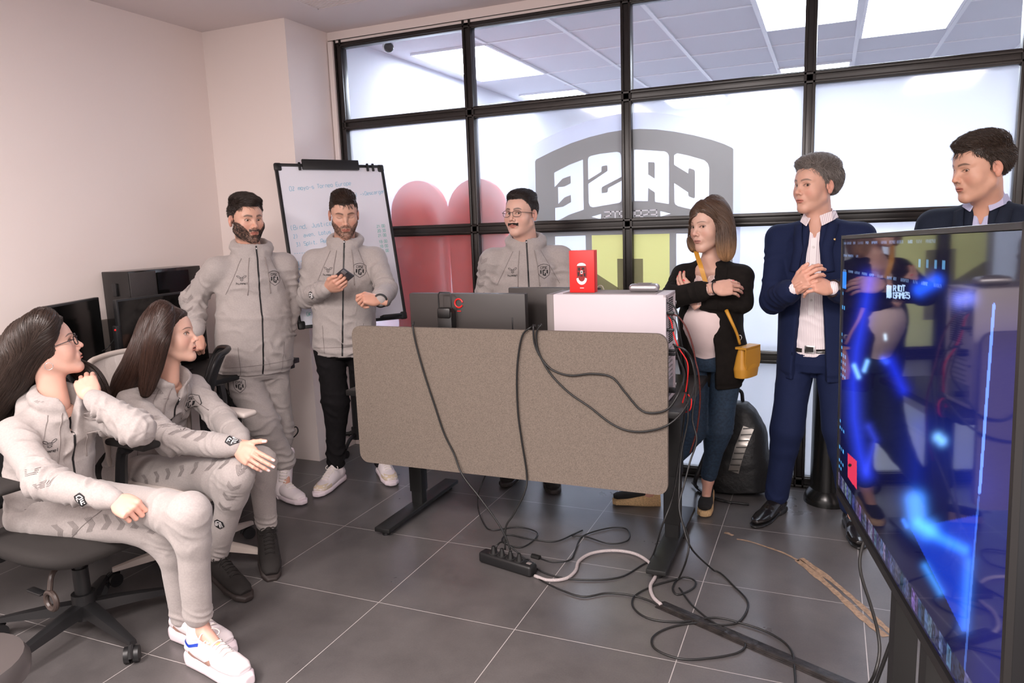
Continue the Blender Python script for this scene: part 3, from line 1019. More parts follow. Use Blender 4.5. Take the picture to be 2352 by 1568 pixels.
hang('mains_cable', 'black cable coming down beside the right desk leg into the big loop', [P(1575, 900, 3.0), P(1580, 960, 2.98), P(1565, 1040, 2.95), P(1560, 1120, 2.9), P(1562, 1180, 2.84), P(1582, 1240, 2.82), P(1575, 1290, 2.8), GF(1558, 1330), GF(1545, 1350), GF(1556, 1365), GF(1590, 1352), GF(1597, 1335), GF(1575, 1325), GF(1545, 1332), GF(1500, 1345), GF(1458, 1368), GF(1455, 1395), GF(1490, 1420), GF(1560, 1428), GF(1640, 1418), GF(1700, 1430), GF(1770, 1455), GF(1815, 1490), GF(1825, 1540), GF(1828, 1600)], 0.0038)
hang('mains_cable', 'black cable from behind the right leg to the power strip', [P(1575, 930, 3.05), P(1560, 1050, 3.05), P(1545, 1140, 3.0), P(1520, 1210, 2.95), GF(1490, 1290), GF(1420, 1326), GF(1320, 1330), GF(1250, 1315), G(1205, 1282, .03), G(1160, 1246, .08), G(1142, 1252, .08), G(1140, 1268, .05)], 0.0038)
hang('mains_cable', 'black cable on the floor from the power strip to the cable cover', [G(1195, 1290, .05), G(1215, 1285, .04), G(1225, 1310, .01), GF(1240, 1330), GF(1290, 1355), GF(1340, 1370), GF(1390, 1362), GF(1440, 1365), GF(1480, 1375), GF(1515, 1390)], 0.0038)
hang('adapter_cable', 'thin black cable hanging behind the left leg and coiling to the right', [P(1120, 1080, 3.1), P(1100, 1130, 3.05), GF(1098, 1165, .04), GF(1110, 1200), GF(1130, 1217), GF(1190, 1210), GF(1235, 1225), GF(1200, 1256), GF(1155, 1245), GF(1165, 1228), GF(1220, 1238), GF(1275, 1243), GF(1320, 1225), GF(1338, 1217), GF(1315, 1230), GF(1345, 1232), GF(1400, 1248), GF(1442, 1240), GF(1440, 1215), GF(1400, 1212), GF(1340, 1230), GF(1322, 1262), GF(1310, 1285), GF(1270, 1290), GF(1240, 1282)], 0.0034)
MB().tube([GF(1240, 1281), GF(1222, 1276)], 0.012, 8).build('adapter_plug', CABLE, [o for o in SC.objects if o.name.startswith('adapter_cable')][0])
hang('extension_cord', 'thick braided grey cord from the power strip to the cable cover', [GF(1228, 1322, .01), GF(1260, 1332, .009), GF(1300, 1328, .009), GF(1322, 1310, .009), GF(1330, 1288, .009), GF(1360, 1270, .009), GF(1410, 1264, .009), GF(1460, 1272, .009), GF(1495, 1295, .009), GF(1506, 1320, .009), GF(1494, 1345, .009), GF(1500, 1370, .009), GF(1518, 1388, .012)], 0.0075, GREYC, 'cord')

# ---- power strip
L_, R_ = A(-1.395, 2.800, 0), A(-1.120, 2.735, 0)
d_ = unit(R_ - L_)
n_ = A(-d_[1], d_[0], 0)
cm = (L_ + R_) / 2
Mp = frame_M(cm + A(0, 0, 0), d_, n_, A(0, 0, 1))
ps = thing('power_strip', 'black four socket power strip on the floor under the desk', 'power strip', cm)
MB().box((0, 0, 0.027), (0.285, 0.058, 0.05), bevel=0.012, seg=3, M=Mp).build('housing', BLACK, ps)
for k in range(4):
    x = -0.075 + 0.047 * k
    MB().cyl(Mp @ Vector((x, 0, 0.051)), Mp @ Vector((x, 0, 0.0535)), 0.021, seg=24).build('socket', mat('dark socket', (0.03, 0.03, 0.03), 0.3), ps)
    if k < 4:
        MB().cyl(Mp @ Vector((x, 0, 0.052)), Mp @ Vector((x, 0, 0.085)), 0.015, 0.007, seg=14).build('plug', CABLE, ps)
MB().box((0.118, 0, 0.053), (0.022, 0.016, 0.006), bevel=0.002, M=Mp).build('switch', GREYP, ps)

# ---- floor cable cover and the brown tape
a_, b_ = G(1515, 1388), G(2010, 1602)
d_ = unit(b_ - a_)
n_ = A(-d_[1], d_[0], 0)
Lc = float(np.linalg.norm(b_ - a_))
Mc = frame_M((a_ + b_) / 2, d_, n_, A(0, 0, 1))
cv = MB()
for k, (w_, h_, o_) in enumerate(((0.062, 0.004, 0), (0.040, 0.008, -.004), (0.018, 0.011, -.01))):
    cv.box((0, o_, h_ / 2), (Lc, w_, h_), bevel=0.001, M=Mc)
tag(cv.build('cable_cover', mat('scuffed black cable cover', (0.022, 0.018, 0.017), 0.38, bump=(40, 0.8, 0.004), noise=(35, 0.6))), 'scuffed black cable cover running to the bottom edge', 'cable cover')
TAPE = mat('old brown tape', (0.30, 0.20, 0.13), 0.6, noise=(60, 0.3))


def ribbon(pts, w, z=0.0012):
    c = catmull(pts, 5)
    T_ = np.gradient(c, axis=0)
    T_ /= np.linalg.norm(T_, axis=1)[:, None] + 1e-9
    N_ = np.stack([-T_[:, 1], T_[:, 0], 0 * T_[:, 0]], 1)
    rng = np.random.RandomState(3)
    ww = w * (0.7 + 0.5 * rng.rand(len(c), 1)) / 2
    V = np.concatenate([c + N_ * ww, c - N_ * ww])
    V[:, 2] = z
    n = len(c)
    return V, [(i, i + 1, n + i + 1, n + i) for i in range(n - 1)]


for nm, pts, w_, lb in (('tape_residue', [G(1692, 1238), G(1720, 1243), G(1760, 1256), G(1800, 1270), G(1835, 1288)], 0.014, 'narrow trail of brown tape near the suited man\'s shoes'),
                        ('tape_residue', [G(1832, 1286), G(1880, 1325), G(1930, 1370), G(1985, 1422), G(2035, 1462)], 0.032, 'wider strip of brown tape on the floor, left of the pair'),
                        ('tape_residue', [G(1840, 1282), G(1900, 1325), G(1960, 1375), G(2020, 1430), G(2075, 1475)], 0.026, 'wider strip of brown tape on the floor, right of the pair'),
                        ('tape_residue', [G(1664, 1223), G(1672, 1225), G(1684, 1230)], 0.022, 'small scrap of brown tape on the floor'),):
    V, Fq = ribbon(pts, w_)
    tag(link_mesh(nm, mesh_vf(nm, V, Fq), TAPE), lb, 'tape')

# ---- flip chart / whiteboard
WP = [A(-3.045, 3.585, 1.892), A(-2.667, 4.145, 1.888), A(-2.468, 4.005, 0.932), A(-2.847, 3.443, 0.938)]
u_ = unit(WP[1] - WP[0])
v_ = unit(WP[0] - WP[3])
v_ = unit(v_ - u_ * (u_ @ v_))
nb = np.cross(u_, v_)          # towards the room
nb = nb if nb[1] < 0 else -nb
Wb, Hb = float(np.linalg.norm(WP[1] - WP[0])), float(np.linalg.norm(WP[0] - WP[3]))
ctr = sum(WP) / 4
MBd = frame_M(ctr, u_, v_, np.cross(u_, v_))
sgn = 1 if np.cross(u_, v_) @ nb > 0 else -1
wb = thing('flip_chart', 'whiteboard flip chart on a castor stand with notes in blue marker', 'whiteboard', (ctr[0] - 0.18, ctr[1] + 0.12, 0))
board = MB().box((0, 0, 0), (Wb - 0.02, Hb - 0.02, 0.012), M=MBd).build('board', mat('white board enamel', (0.86, 0.87, 0.95), 0.22), wb)
frb = MB()
for s in (-1, 1):
    frb.box((s * Wb / 2, 0, 0), (0.018, Hb, 0.024), bevel=0.004, M=MBd)
    frb.box((0, s * Hb / 2, 0), (Wb, 0.018, 0.024), bevel=0.004, M=MBd)
for sx in (-1, 1):
    for sy in (-1, 1):
        frb.box((sx * (Wb / 2 - 0.01), sy * (Hb / 2 - 0.012), 0), (0.045, 0.05, 0.028), bevel=0.010, M=MBd)
frb.build('frame', BLACK, wb)
MB().box((-0.005, Hb / 2 + 0.0, 0.022 * sgn), (0.36, 0.062, 0.02), bevel=0.004, M=MBd).build('paper_clamp', BLACK, wb)
for x in (-0.20, 0.235, 0.272):
    MB().box((x, Hb / 2 - 0.01, 0.016 * sgn), (0.016, 0.05, 0.012), bevel=0.004, M=MBd).build('hook', BLACK, wb)
MB().box((0.23, -Hb / 2 + 0.012, 0.035 * sgn), (0.13, 0.016, 0.06), bevel=0.004, M=MBd).build('pen_tray', BLACK, wb)
cb = G(822, 1003, 0.10)
MB().cyl(ctr - nb * 0.03, (cb[0], cb[1], 1.0), 0.016).cyl((cb[0], cb[1], 1.12), (cb[0], cb[1], 0.09), 0.024).cyl((cb[0], cb[1], 0.75), (cb[0], cb[1], 0.09), 0.03).build('post', STEEL, wb)
ba = MB()
cst = []
for k in range(5):
    a = math.radians(200 + 72 * k)
    e = A(cb[0] + 0.25 * math.cos(a), cb[1] + 0.14 * math.sin(a) - 0.02, 0)
    ba.tube([(cb[0], cb[1], 0.13), (cb[0] + 0.6 * (e[0] - cb[0]), cb[1] + 0.6 * (e[1] - cb[1]), 0.11), (e[0], e[1], 0.06)], 0.013, 8, smooth=4)
    cst.append(e)
ba.cyl((cb[0], cb[1], 0.09), (cb[0], cb[1], 0.17), 0.04)
bo = ba.build('star_base', STEEL, wb)
for e in cst:
    MB().cyl((e[0] - 0.012, e[1], 0.026), (e[0] + 0.012, e[1], 0.026), 0.026, seg=16).build('castor', BLACK, bo)
# marker notes: real strokes on the board
INK = mat('blue marker ink', (0.25, 0.55, 0.72), 0.6)
INK2 = mat('green marker ink', (0.20, 0.58, 0.52), 0.6)


def marker(lines, m, name):
    V, Fq = [], []
    zz = 0.0068 * sgn
    for (txt, x, y, h, sl) in lines:
        st, wd = stroke_text(txt, h, 0.55, 0.3)
        for s_ in st:
            pp = catmull([(x + p[0], y + p[1] + sl * p[0], 0) for p in s_], 3) if len(s_) > 2 else np.array([(x + p[0], y + p[1] + sl * p[0], 0) for p in s_], float)
            for a, b in zip(pp[:-1], pp[1:]):
                d = unit(b - a)
                n = A(-d[1], d[0], 0) * 0.0013
                k = len(V)
                V += [a - n, b - n, b + n, a + n]
                Fq.append((k, k + 1, k + 2, k + 3))
    V = np.array(V)
    V[:, 2] = zz
    Vw = (np.array([list(MBd @ Vector(v)) for v in V]))
    link_mesh(name, mesh_vf(name, Vw, Fq), m, parent=wb)


hw, hh_ = Wb / 2, Hb / 2
marker([('02 moyo-s Torneo Europe', -hw + .06, hh_ - .16, .024, 0.10), ('25) ->Descargar', .10, hh_ - .20, .022, 0.12), ('(Bind, Justice, Pearl)', -hw + .03, hh_ - .40, .026, 0.10),
        ('2) Haven, Lotus', -hw + .04, hh_ - .45, .022, 0.10), ('3) Split, Ascent', -hw + .05, hh_ - .50, .022, 0.10), ('17', -hw + .04, hh_ - .62, .028, .05), ('18', -hw + .04, hh_ - .66, .028, .05), ('-------------', -hw + .03, hh_ - .55, .02, .02)], INK, 'note_text')
marker([('21:00', .24, hh_ - .40, .016, .05), ('20:30', .24, hh_ - .43, .016, .05), ('21:00', .24, hh_ - .46, .016, .05), ('18:00', .24, hh_ - .50, .016, .05), ('18:00', .24, hh_ - .53, .016, .05), ('18:00', .24, hh_ - .56, .016, .05),
        ('split 12-7', .19, hh_ - .72, .015, .05), ('go 12-6', .20, hh_ - .75, .015, .05), ('lotus 12-3', .19, hh_ - .78, .015, .05), ('haven 13-4', .18, hh_ - .81, .015, .05), ('split 11-9', .18, hh_ - .84, .015, .05), ('bind 9-1', .19, hh_ - .87, .015, .05), ('Day 4', .03, hh_ - .90, .016, .05),
        ('2115P vs', -hw + .03, hh_ - .87, .02, .05), ('GK vs', -hw + .05, hh_ - .92, .02, .05)], INK2, 'note_text')

# ---- desk along the left wall with its gear
ld = thing('wall_desk', 'black desk along the left wall behind the seated players', 'desk', (-3.30, 2.25, 0))
MB().box((-3.285, 2.25, 0.735), (0.77, 2.46, 0.03), bevel=0.004).build('desk_top', DESKM, ld)
for y in (1.15, 3.32):
    l = MB().box((-3.30, y, 0.36), (0.06, 0.06, 0.72), bevel=0.003).box((-3.30, y, 0.02), (0.66, 0.07, 0.03), bevel=0.003).build('leg', STEEL, ld)
MB().box((-3.668, 2.15, 0.905), (0.024, 2.26, 0.30), bevel=0.006).build('felt_divider', FELTG, ld)
MB().box((-2.93, 3.43, 0.705), (0.03, 0.05, 0.03), bevel=0.006).build('cable_clip', BLACK, ld)

def desk_monitor(label, a, b, z0, z1):
    a, b = A(*a, 0), A(*b, 0)
    c = (a + b) / 2
    d = unit(b - a)
    n = A(d[1], -d[0], 0)
    Mx = frame_M(A(c[0], c[1], (z0 + z1) / 2), d, A(-d[1], d[0], 0), A(0, 0, 1))
    W = float(np.linalg.norm(b - a))
    tt = thing('monitor', label, 'monitor', (c[0], c[1], 0.75), 'monitors on the wall desk')
    MB().box((0, 0, 0), (W, 0.028, z1 - z0), bevel=0.004, M=Mx).build('shell', BLACK, tt)
    MB().box((0, -0.0145, 0.003), (W - 0.018, 0.002, z1 - z0 - 0.026), M=Mx).build('screen', SCRB, tt)
    MB().box((0, 0.035, 0), (0.08, 0.05, 0.1), bevel=0.006, M=Mx).cyl(Mx @ Vector((0, 0.05, 0.02)), Mx @ Vector((0, 0.05, 0.758 - (z0 + z1) / 2)), 0.02).build('stand', BLACK, tt)
    MB().box((0, 0.04, 0.757 - (z0 + z1) / 2), (0.26, 0.18, 0.012), bevel=0.004, M=Mx).build('base', BLACK, tt)
    return tt, Mx


desk_monitor('black monitor on the wall desk behind the player with glasses', (-3.345, 2.25), (-3.525, 2.675), 0.85, 1.195)
m2, Mx2 = desk_monitor('black monitor on the wall desk behind the long haired player', (-3.30, 2.60), (-3.31, 3.16), 0.86, 1.19)
ctl = MB().box((-0.292, -0.005, -0.03), (0.022, 0.03, 0.13), bevel=0.004, M=Mx2).build('control_box', BLACK, m2)
MB().sph((0, 0, 0), 0.006, seg=8, M=Mx2 @ Matrix.Translation((-0.303, -0.012, 0.015))).build('red_button', REDC, ctl)
tag(MB().tube([P(272, 760, 2.62), P(262, 780, 2.62), P(245, 800, 2.6), P(235, 806, 2.56)], 0.003, 8, smooth=5).build('monitor_cable', CABLE, smooth=True), 'short black cable between the two wall desk monitors', 'cable')
t = thing('computer_tower', 'black computer tower on the wall desk behind the monitor', 'computer', (-3.54, 3.06, 0.75))
MB().box((-3.54, 3.06, 1.035), (0.20, 0.50, 0.565), bevel=0.004).build('case', mat('glossy black case', (0.012, 0.011, 0.011), 0.16), t)
MB().box((-3.437, 2.90, 1.215), (0.006, 0.17, 0.19), bevel=0.001).build('side_grille', mat('dark grey grille', (0.05, 0.045, 0.045), 0.5, bump=(260, 0.8, 0.003)), t)
MB().box((-3.432, 3.10, 1.21), (0.004, 0.22, 0.18)).build('glass_window', SCRB, t)
MB().box((-3.433, 2.845, 1.14), (0.003, 0.035, 0.055)).build('badge', mat('grey badge', (0.25, 0.22, 0.22), 0.4), t)
MB().box((-3.54, 2.803, 1.22), (0.03, 0.012, 0.07), bevel=0.003).build('latch', BLACK, t)

# ---- office chairs
def lattice_back(w0, w1, h, depth, tilt, n=9, m_=11):
    V = []
    for j in range(m_):
        s = j / (m_ - 1)
        ww = (w0 + (w1 - w0) * s) * (1 - 0.25 * max(0, (s - 0.82) / 0.18) ** 2)
        for i in range(n):
            u = i / (n - 1) * 2 - 1
            V.append((u * ww / 2, -tilt * s - depth * (1 - u * u) + 0.035 * math.sin(s * math.pi) - 0.02, s * h - 0.012 * u * u * (s > 0.9)))
    Fq = [(j * n + i, j * n + i + 1, (j + 1) * n + i + 1, (j + 1) * n + i) for j in range(m_ - 1) for i in range(n - 1)]
    return V, Fq, n, m_


def office_chair(label, cx, cy, phi, seat_z, frame_m, pad_m, mesh_m, arms=True, star0=0.0, back_h=0.52, back_z=None, arm_z=None, arm_m=None, spoke=0.33, detail=True):
    """phi: heading of the sitter in degrees, 0 looks at -Y, 90 looks at +X"""
    ph = math.radians(phi)
    th = ph + math.pi
    t = thing('office_chair', label, 'chair', (cx, cy, 0))
    M_ = Matrix.Translation((cx, cy, 0)) @ Matrix.Rotation(th, 4, 'Z')
    # base
    b = MB()
    cs = []
    for k in range(5):
        a = star0 + 2 * math.pi * k / 5
        d = A(math.cos(a), math.sin(a), 0)
        e = d * spoke
        n = A(-d[1], d[0], 0)
        secs = []
        for s_, w_, h_, z_ in ((0.02, .030, .050, .115), (.12, .026, .042, .105), (.24, .020, .030, .088), (spoke + .012, .014, .018, .072)):
            c_ = d * s_ + A(0, 0, z_)
            secs.append([c_ + n * w_ + A(0, 0, -h_ / 2), c_ + n * w_ * .8 + A(0, 0, h_ * .35), c_ + A(0, 0, h_ / 2), c_ - n * w_ * .8 + A(0, 0, h_ * .35), c_ - n * w_ + A(0, 0, -h_ / 2)])
        vs = [[b.bm.verts.new(M_ @ Vector(p)) for p in s2] for s2 in secs]
        for q0, q1 in zip(vs[:-1], vs[1:]):
            for i in range(5):
                b.bm.faces.new([q0[i], q0[(i + 1) % 5], q1[(i + 1) % 5], q1[i]])
        b.bm.faces.new(vs[0][::-1])
        b.bm.faces.new(vs[-1])
        cs.append(e)
    b.cyl(M_ @ Vector((0, 0, 0.07)), M_ @ Vector((0, 0, 0.17)), 0.042)
    bo = b.build('star_base', frame_m, t)
    rnd = random.Random(int(cx * 1000) + int(cy * 77))
    for e in cs:
        a = rnd.uniform(0, math.pi)
        d = A(math.cos(a), math.sin(a), 0)
        o_ = e + A(d[1], -d[0], 0) * 0.012
        c = MB()
        for s in (-1, 1):
            c.cyl(M_ @ Vector(o_ + d * s * 0.006 + A(0, 0, .029)), M_ @ Vector(o_ + d * s * 0.024 + A(0, 0, .029)), 0.029, seg=20)
        c.cyl(M_ @ Vector(e + A(0, 0, .03)), M_ @ Vector(e + A(0, 0, .08)), 0.008)
        c.tube([M_ @ Vector(o_ + A(-d[1], d[0], 0) * x + A(0, 0, z)) for x, z in ((-.031, .03), (-.026, .048), (0, .062), (.026, .048))], 0.009, 6)
        c.build('castor', BLACK, bo)
    MB().cyl(M_ @ Vector((0, 0, .15)), M_ @ Vector((0, 0, .27)), 0.028).cyl(M_ @ Vector((0, 0, .25)), M_ @ Vector((0, 0, seat_z - .07)), 0.018).build('gas_column', BLACK, t)
    me_ = MB().box((0, -0.02, seat_z - 0.085), (0.20, 0.26, 0.06), bevel=0.02, M=M_)
    me_.box((0, -0.20, seat_z - 0.08), (0.12, 0.20, 0.035), bevel=0.01, M=M_)
    mo = me_.build('tilt_mechanism', frame_m if frame_m is not BLACK else BLACK, t)
    if detail:
        # tension ring and paddle on the right-hand side
        rgp = [M_ @ Vector((0.165, 0.10 + 0.032 * math.cos(a), seat_z - 0.215 + 0.032 * math.sin(a))) for a in np.linspace(0, 2 * math.pi, 20, endpoint=False)]
        MB().tube(rgp, 0.010, 8, closed=True).tube([M_ @ Vector(p) for p in ((0.05, 0.06, seat_z - .10), (0.14, 0.09, seat_z - .12), (0.165, 0.10, seat_z - .175))], 0.009, 8, smooth=4).build('tension_ring', mat('dark bronze plastic', (0.05, 0.035, 0.03), 0.35), mo)
        MB().box((0.16, 0.0, seat_z - 0.205), (0.03, 0.09, 0.010), bevel=0.005, M=M_).build('height_lever', BLACK, mo)
    # seat: superellipse slab with a waterfall front
    s_ = MB()
    rings = []
    for (sc__, z) in ((0.80, -.055), (0.95, -.05), (1.0, -.03), (1.0, -.01), (0.96, .006), (0.86, .014), (0.5, .010), (0.15, .006)):
        ring = []
        for k in range(36):
            a = 2 * math.pi * k / 36
            ca, sa = math.cos(a), math.sin(a)
            x = 0.255 * sc__ * abs(ca) ** 0.55 * np.sign(ca)
            y = 0.245 * sc__ * abs(sa) ** 0.55 * np.sign(sa)
            zz = z + seat_z - 0.0
            zz -= 0.030 * max(0, (y - 0.12) / 0.12) ** 2
            zz -= 0.012 * (1 - (x / 0.26) ** 2) * (z > 0)
            ring.append(s_.bm.verts.new(M_ @ Vector((x, y + 0.02, zz))))
        rings.append(ring)
    for q0, q1 in zip(rings[:-1], rings[1:]):
        for k in range(36):
            s_.bm.faces.new([q0[k], q0[(k + 1) % 36], q1[(k + 1) % 36], q1[k]])
    s_.bm.faces.new(rings[0][::-1])
    s_.bm.faces.new(rings[-1])
    s_.build('seat', pad_m, t, smooth=math.radians(50))
    # back
    bz = seat_z + 0.06 if back_z is None else back_z
    V, Fq, n, m_ = lattice_back(0.40 if arms else 0.32, 0.46 if arms else 0.36, back_h, 0.045, 0.10)
    Vw = [tuple(M_ @ Vector((v[0], v[1] - 0.22, v[2] + bz))) for v in V]
    bk = link_mesh('backrest', mesh_vf('backrest', Vw, Fq), mesh_m, parent=t)
    sol = bk.modifiers.new('thickness', 'SOLIDIFY')
    sol.thickness = 0.006
    edge = [j * n for j in range(m_)] + [(m_ - 1) * n + i for i in range(1, n - 1)] + [j * n + n - 1 for j in range(m_ - 1, -1, -1)] + [i for i in range(n - 2, 0, -1)]
    MB().tube([Vw[k] for k in edge], 0.014, 8, closed=True, smooth=2).build('rim', frame_m, bk, smooth=True)
    MB().tube([M_ @ Vector(p) for p in ((0, -0.22, seat_z - .08), (0, -0.31, seat_z - .02), (0, -0.335, bz + 0.12), (0, -0.33, bz + back_h * .55))], 0.02, 8, smooth=4).box((0, -0.315, bz + back_h * 0.38), (0.30, 0.02, 0.05), bevel=0.008, M=M_).build('spine', frame_m, t)
    if arms:
        az = arm_z or seat_z + 0.24
        am = arm_m or pad_m
        for s in (-1, 1):
            x = s * 0.255
            ar = MB().tube([M_ @ Vector(p) for p in ((s * 0.12, -0.10, seat_z - .06), (s * 0.235, -0.11, seat_z - .07), (x, -0.10, seat_z + 0.0), (x, -0.06, az - .06), (x, -0.01, az - .02))], 0.0, 8, rad=[.02, .024, .026, .022, .026], smooth=4)
            ao = ar.build('arm', frame_m, t)
            MB().box((x, 0.02, az), (0.085, 0.25, 0.028), bevel=0.0135, seg=4, M=M_).build('arm_pad', am, ao, smooth=math.radians(60))
    return t


DBLK = mat('black seat fabric', (0.018, 0.015, 0.014), 0.85, bump=(700, 0.4, 0.002))
MESHW = mat('off white chair mesh', srgb(212, 202, 196), 0.85, bump=(800, 0.8, 0.002))
OFFW = mat('warm grey chair plastic', srgb(190, 178, 170), 0.45)
PADW = mat('light grey arm pad', srgb(200, 190, 184), 0.6)
office_chair('black office chair under the player with glasses at the left edge', -2.575, 1.745, 84, 0.455, BLACK, DBLK, BLACKM, star0=math.radians(12), arm_z=0.69, back_h=0.46)
office_chair('off white office chair with mesh back under the long haired player', -2.62, 2.33, 84, 0.455, OFFW, PADW, MESHW, star0=math.radians(40), arm_z=0.665, back_h=0.46)
office_chair('black mesh office chair pushed under the wall desk by the bearded man', -3.03, 2.51, -46, 0.46, BLACK, DBLK, BLACKM, arms=False, star0=0.55, back_h=0.40, back_z=0.53, detail=False, spoke=.27)
# rounded grey thing peeking in at the lower left: the seat of a stool
sg = G(-30, 1560, 0.42)
t = thing('stool', 'rounded dark grey stool seat poking in at the lower left corner', 'stool', (sg[0] - 0.12, sg[1], 0))
MB().lathe([(0.10, .37), (.16, .375), (.175, .39), (.178, .42), (.165, .445), (.12, .455), (0.01, .455)], (sg[0] - 0.105, sg[1] - 0.03, 0)).build('seat', mat('dark grey stool vinyl', (0.07, 0.06, 0.058), 0.45), t)
MB().cyl((sg[0] - 0.105, sg[1] - 0.03, 0.03), (sg[0] - 0.105, sg[1] - 0.03, .38), 0.025).lathe([(0.17, 0.0), (.17, .015), (.03, .035)], (sg[0] - 0.105, sg[1] - 0.03, 0)).build('base', BLACK, t)

# ---- black round post behind the man in the blue suit
t = thing('round_bin', 'tall round black bin behind the legs of the man in the blue suit', 'bin', (0.035, 4.01, 0))
MB().lathe([(.115, 0), (.115, .02), (.105, .05), (.085, .075), (.082, .80)], (0.035, 4.01, 0)).build('body', mat('satin black metal', (0.008, 0.008, 0.008), 0.25), t)
MB().lathe([(.088, .80), (.09, .81), (.088, .83), (.06, .85)], (0.035, 4.01, 0)).build('lid', BLACK, t)
# ---- things on the wall floor behind: small dark socket column cable at the pillar
tag(MB().tube([P(660, 960, 3.5), P(662, 985, 3.5), P(680, 980, 3.5), P(684, 992, 3.5), P(672, 1005, 3.5), P(658, 1003, 3.5)], 0.004, 8, smooth=5).build('desk_cable', CABLE, smooth=True), 'black cable dangling under the end of the wall desk', 'cable')

# ---- television
TVH, TVX, TVY, TVZ, TVW = 0.81, 0.043, 2.497, 1.422, 1.306
az, ro, ti = 0.16, 0.04, -0.0072
d0 = A(math.sin(az), -math.cos(az), 0)
n0 = A(-math.cos(az), -math.sin(az), 0)
z2 = math.cos(ti) * A(0, 0, 1) - math.sin(ti) * n0
TU = math.cos(ro) * d0 + math.sin(ro) * z2
TV_ = math.cos(ro) * z2 - math.sin(ro) * d0
TO = A(TVX, TVY, TVZ)
TN = np.cross(TU, TV_)
TN = TN if TN[0] < 0 else -TN
tc_ = TO + TU * TVW / 2 - TV_ * TVH / 2
tv = thing('television', 'large television showing a dark blue screen, standing at the right edge', 'television', (tc_[0] + 0.05, tc_[1], 0))
Mt = frame_M(tc_, TU, TV_, np.cross(TU, TV_))
sg_ = 1 if np.cross(TU, TV_) @ TN > 0 else -1
MB().box((0, 0, -0.020 * sg_), (TVW + 0.012, TVH + 0.012, 0.034), bevel=0.005, M=Mt).build('shell', mat('black tv shell', (0.01, 0.01, 0.011), 0.3), tv)
MB().box((0, 0, -0.05 * sg_), (TVW * 0.6, TVH * 0.6, 0.04), bevel=0.015, M=Mt).build('rear_housing', BLACK, tv)
bz_ = MB()
for s in (-1, 1):
    bz_.box((s * TVW / 2, 0, 0.0), (0.012, TVH + 0.012, 0.010), M=Mt)
bz_.box((0, TVH / 2, 0), (TVW, 0.010, 0.010), M=Mt).box((0, -TVH / 2 + 0.004, 0), (TVW, 0.022, 0.010), M=Mt)
bz_.build('bezel', mat('gunmetal bezel', (0.012, 0.011, 0.011), 0.35), tv)
# screen picture, baked as vertex colours over a fine grid
NU, NV = 600, 340
uu, vv_ = np.meshgrid(np.linspace(0.004, 0.996, NU), np.linspace(0.008, 0.972, NV), indexing='xy')
SP = TO[None, :] + TU[None, :] * (uu.ravel() * TVW)[:, None] - TV_[None, :] * (vv_.ravel() * TVH)[:, None] + TN[None, :] * 0.001
q_ = (SP - C_CAM) @ R_CAM
sx = 1176 + F_PX * q_[:, 0] / -q_[:, 2]
sy = 784 - F_PX * q_[:, 1] / -q_[:, 2]
colr = np.zeros((len(sx), 3))
U_, V_ = uu.ravel(), vv_.ravel()
colr += A(0.004, 0.004, 0.018)
rgt = np.clip((sx - 2180) / 80, 0, 1)[:, None] * np.clip((sy - 680) / 150, 0, 1)[:, None]
colr += rgt * A(0.004, 0.006, 0.10)
colr += (np.clip((sx - 2010) / 60, 0, 1) * np.clip((sy - 640) / 120, 0, 1))[:, None] * A(0.0, 0.001, 0.030)


def seg_d(ax, ay, bx, by):
    dx, dy = bx - ax, by - ay
    tt = np.clip(((sx - ax) * dx + (sy - ay) * dy) / (dx * dx + dy * dy + 1e-9), 0, 1)
    return np.hypot(sx - ax - tt * dx, sy - ay - tt * dy)


def glow(pts, w_, c, soft=0.35):
    global colr
    d = np.full(len(sx), 1e9)
    for a, b in zip(pts[:-1], pts[1:]):
        d = np.minimum(d, seg_d(*a, *b))
    k = 1 / (1 + np.exp((d - w_) / (w_ * soft + 0.5)))
    colr = colr + k[:, None] * np.array(c)


glow([(1998, 640), (1985, 720), (1968, 800), (1960, 880), (1962, 960), (1975, 1040), (1990, 1090)], 9, (0.02, 0.05, 0.9), .8)
glow([(1962, 840), (1972, 865)], 4, (0.3, 0.7, 1.5))
glow([(1985, 850), (1992, 830)], 4, (0.3, 0.7, 1.5))
glow([(1995, 980), (2010, 1010), (1990, 1080)], 5, (0.03, 0.05, 0.6), .8)
glow([(2045, 830), (2075, 895)], 9, (0.01, 0.03, 0.75), .6)
glow([(2028, 825), (2035, 830)], 6, (0.04, 0.1, 0.9))
glow([(2033, 770), (2034, 778)], 3, (0.6, 0.8, 1.0))
glow([(2112, 665), (2150, 645)], 12, (0.02, 0.14, 1.4), .4)
glow([(2205, 688), (2225, 684)], 13, (0.25, 0.3, 1.2), .5)
glow([(2155, 1005), (2163, 1012)], 9, (0.3, 0.75, 1.6), .4)
glow([(2102, 1150), (2108, 1200), (2130, 1215)], 20, (0.10, 0.42, 1.5), .3)
glow([(2110, 1200), (2160, 1235), (2215, 1262)], 10, (0.05, 0.3, 1.4), .4)
glow([(2075, 1195), (2082, 1208)], 4, (0.05, 0.2, 1.0))
glow([(2125, 1300), (2160, 1360)], 6, (0.05, 0.3, 1.0), .6)
tri = (sx < 2245 - (sy - 1200) * 0.10) & (sy > 1205 + (sx - 2130) * -0.2) & (sx > 2100 + (sy - 1230) * 0.50) & (sy < 1450)
colr += tri[:, None] * A(0.004, 0.035, 0.45)
glow([(2225, 1290), (2215, 1440)], 7, (0.06, 0.25, 1.0), .8)
d = seg_d(2283, 700, 2250, 1130)
colr += (d < 3.5)[:, None] * A(0.16, 0.35, 1.3)
d = seg_d(2248, 1140, 2213, 1568)
colr += (d < 2.5)[:, None] * A(0.04, 0.10, 0.35)
glow([(2110, 980), (2100, 1130)], 14, (0.0, 0.01, 0.22), .9)
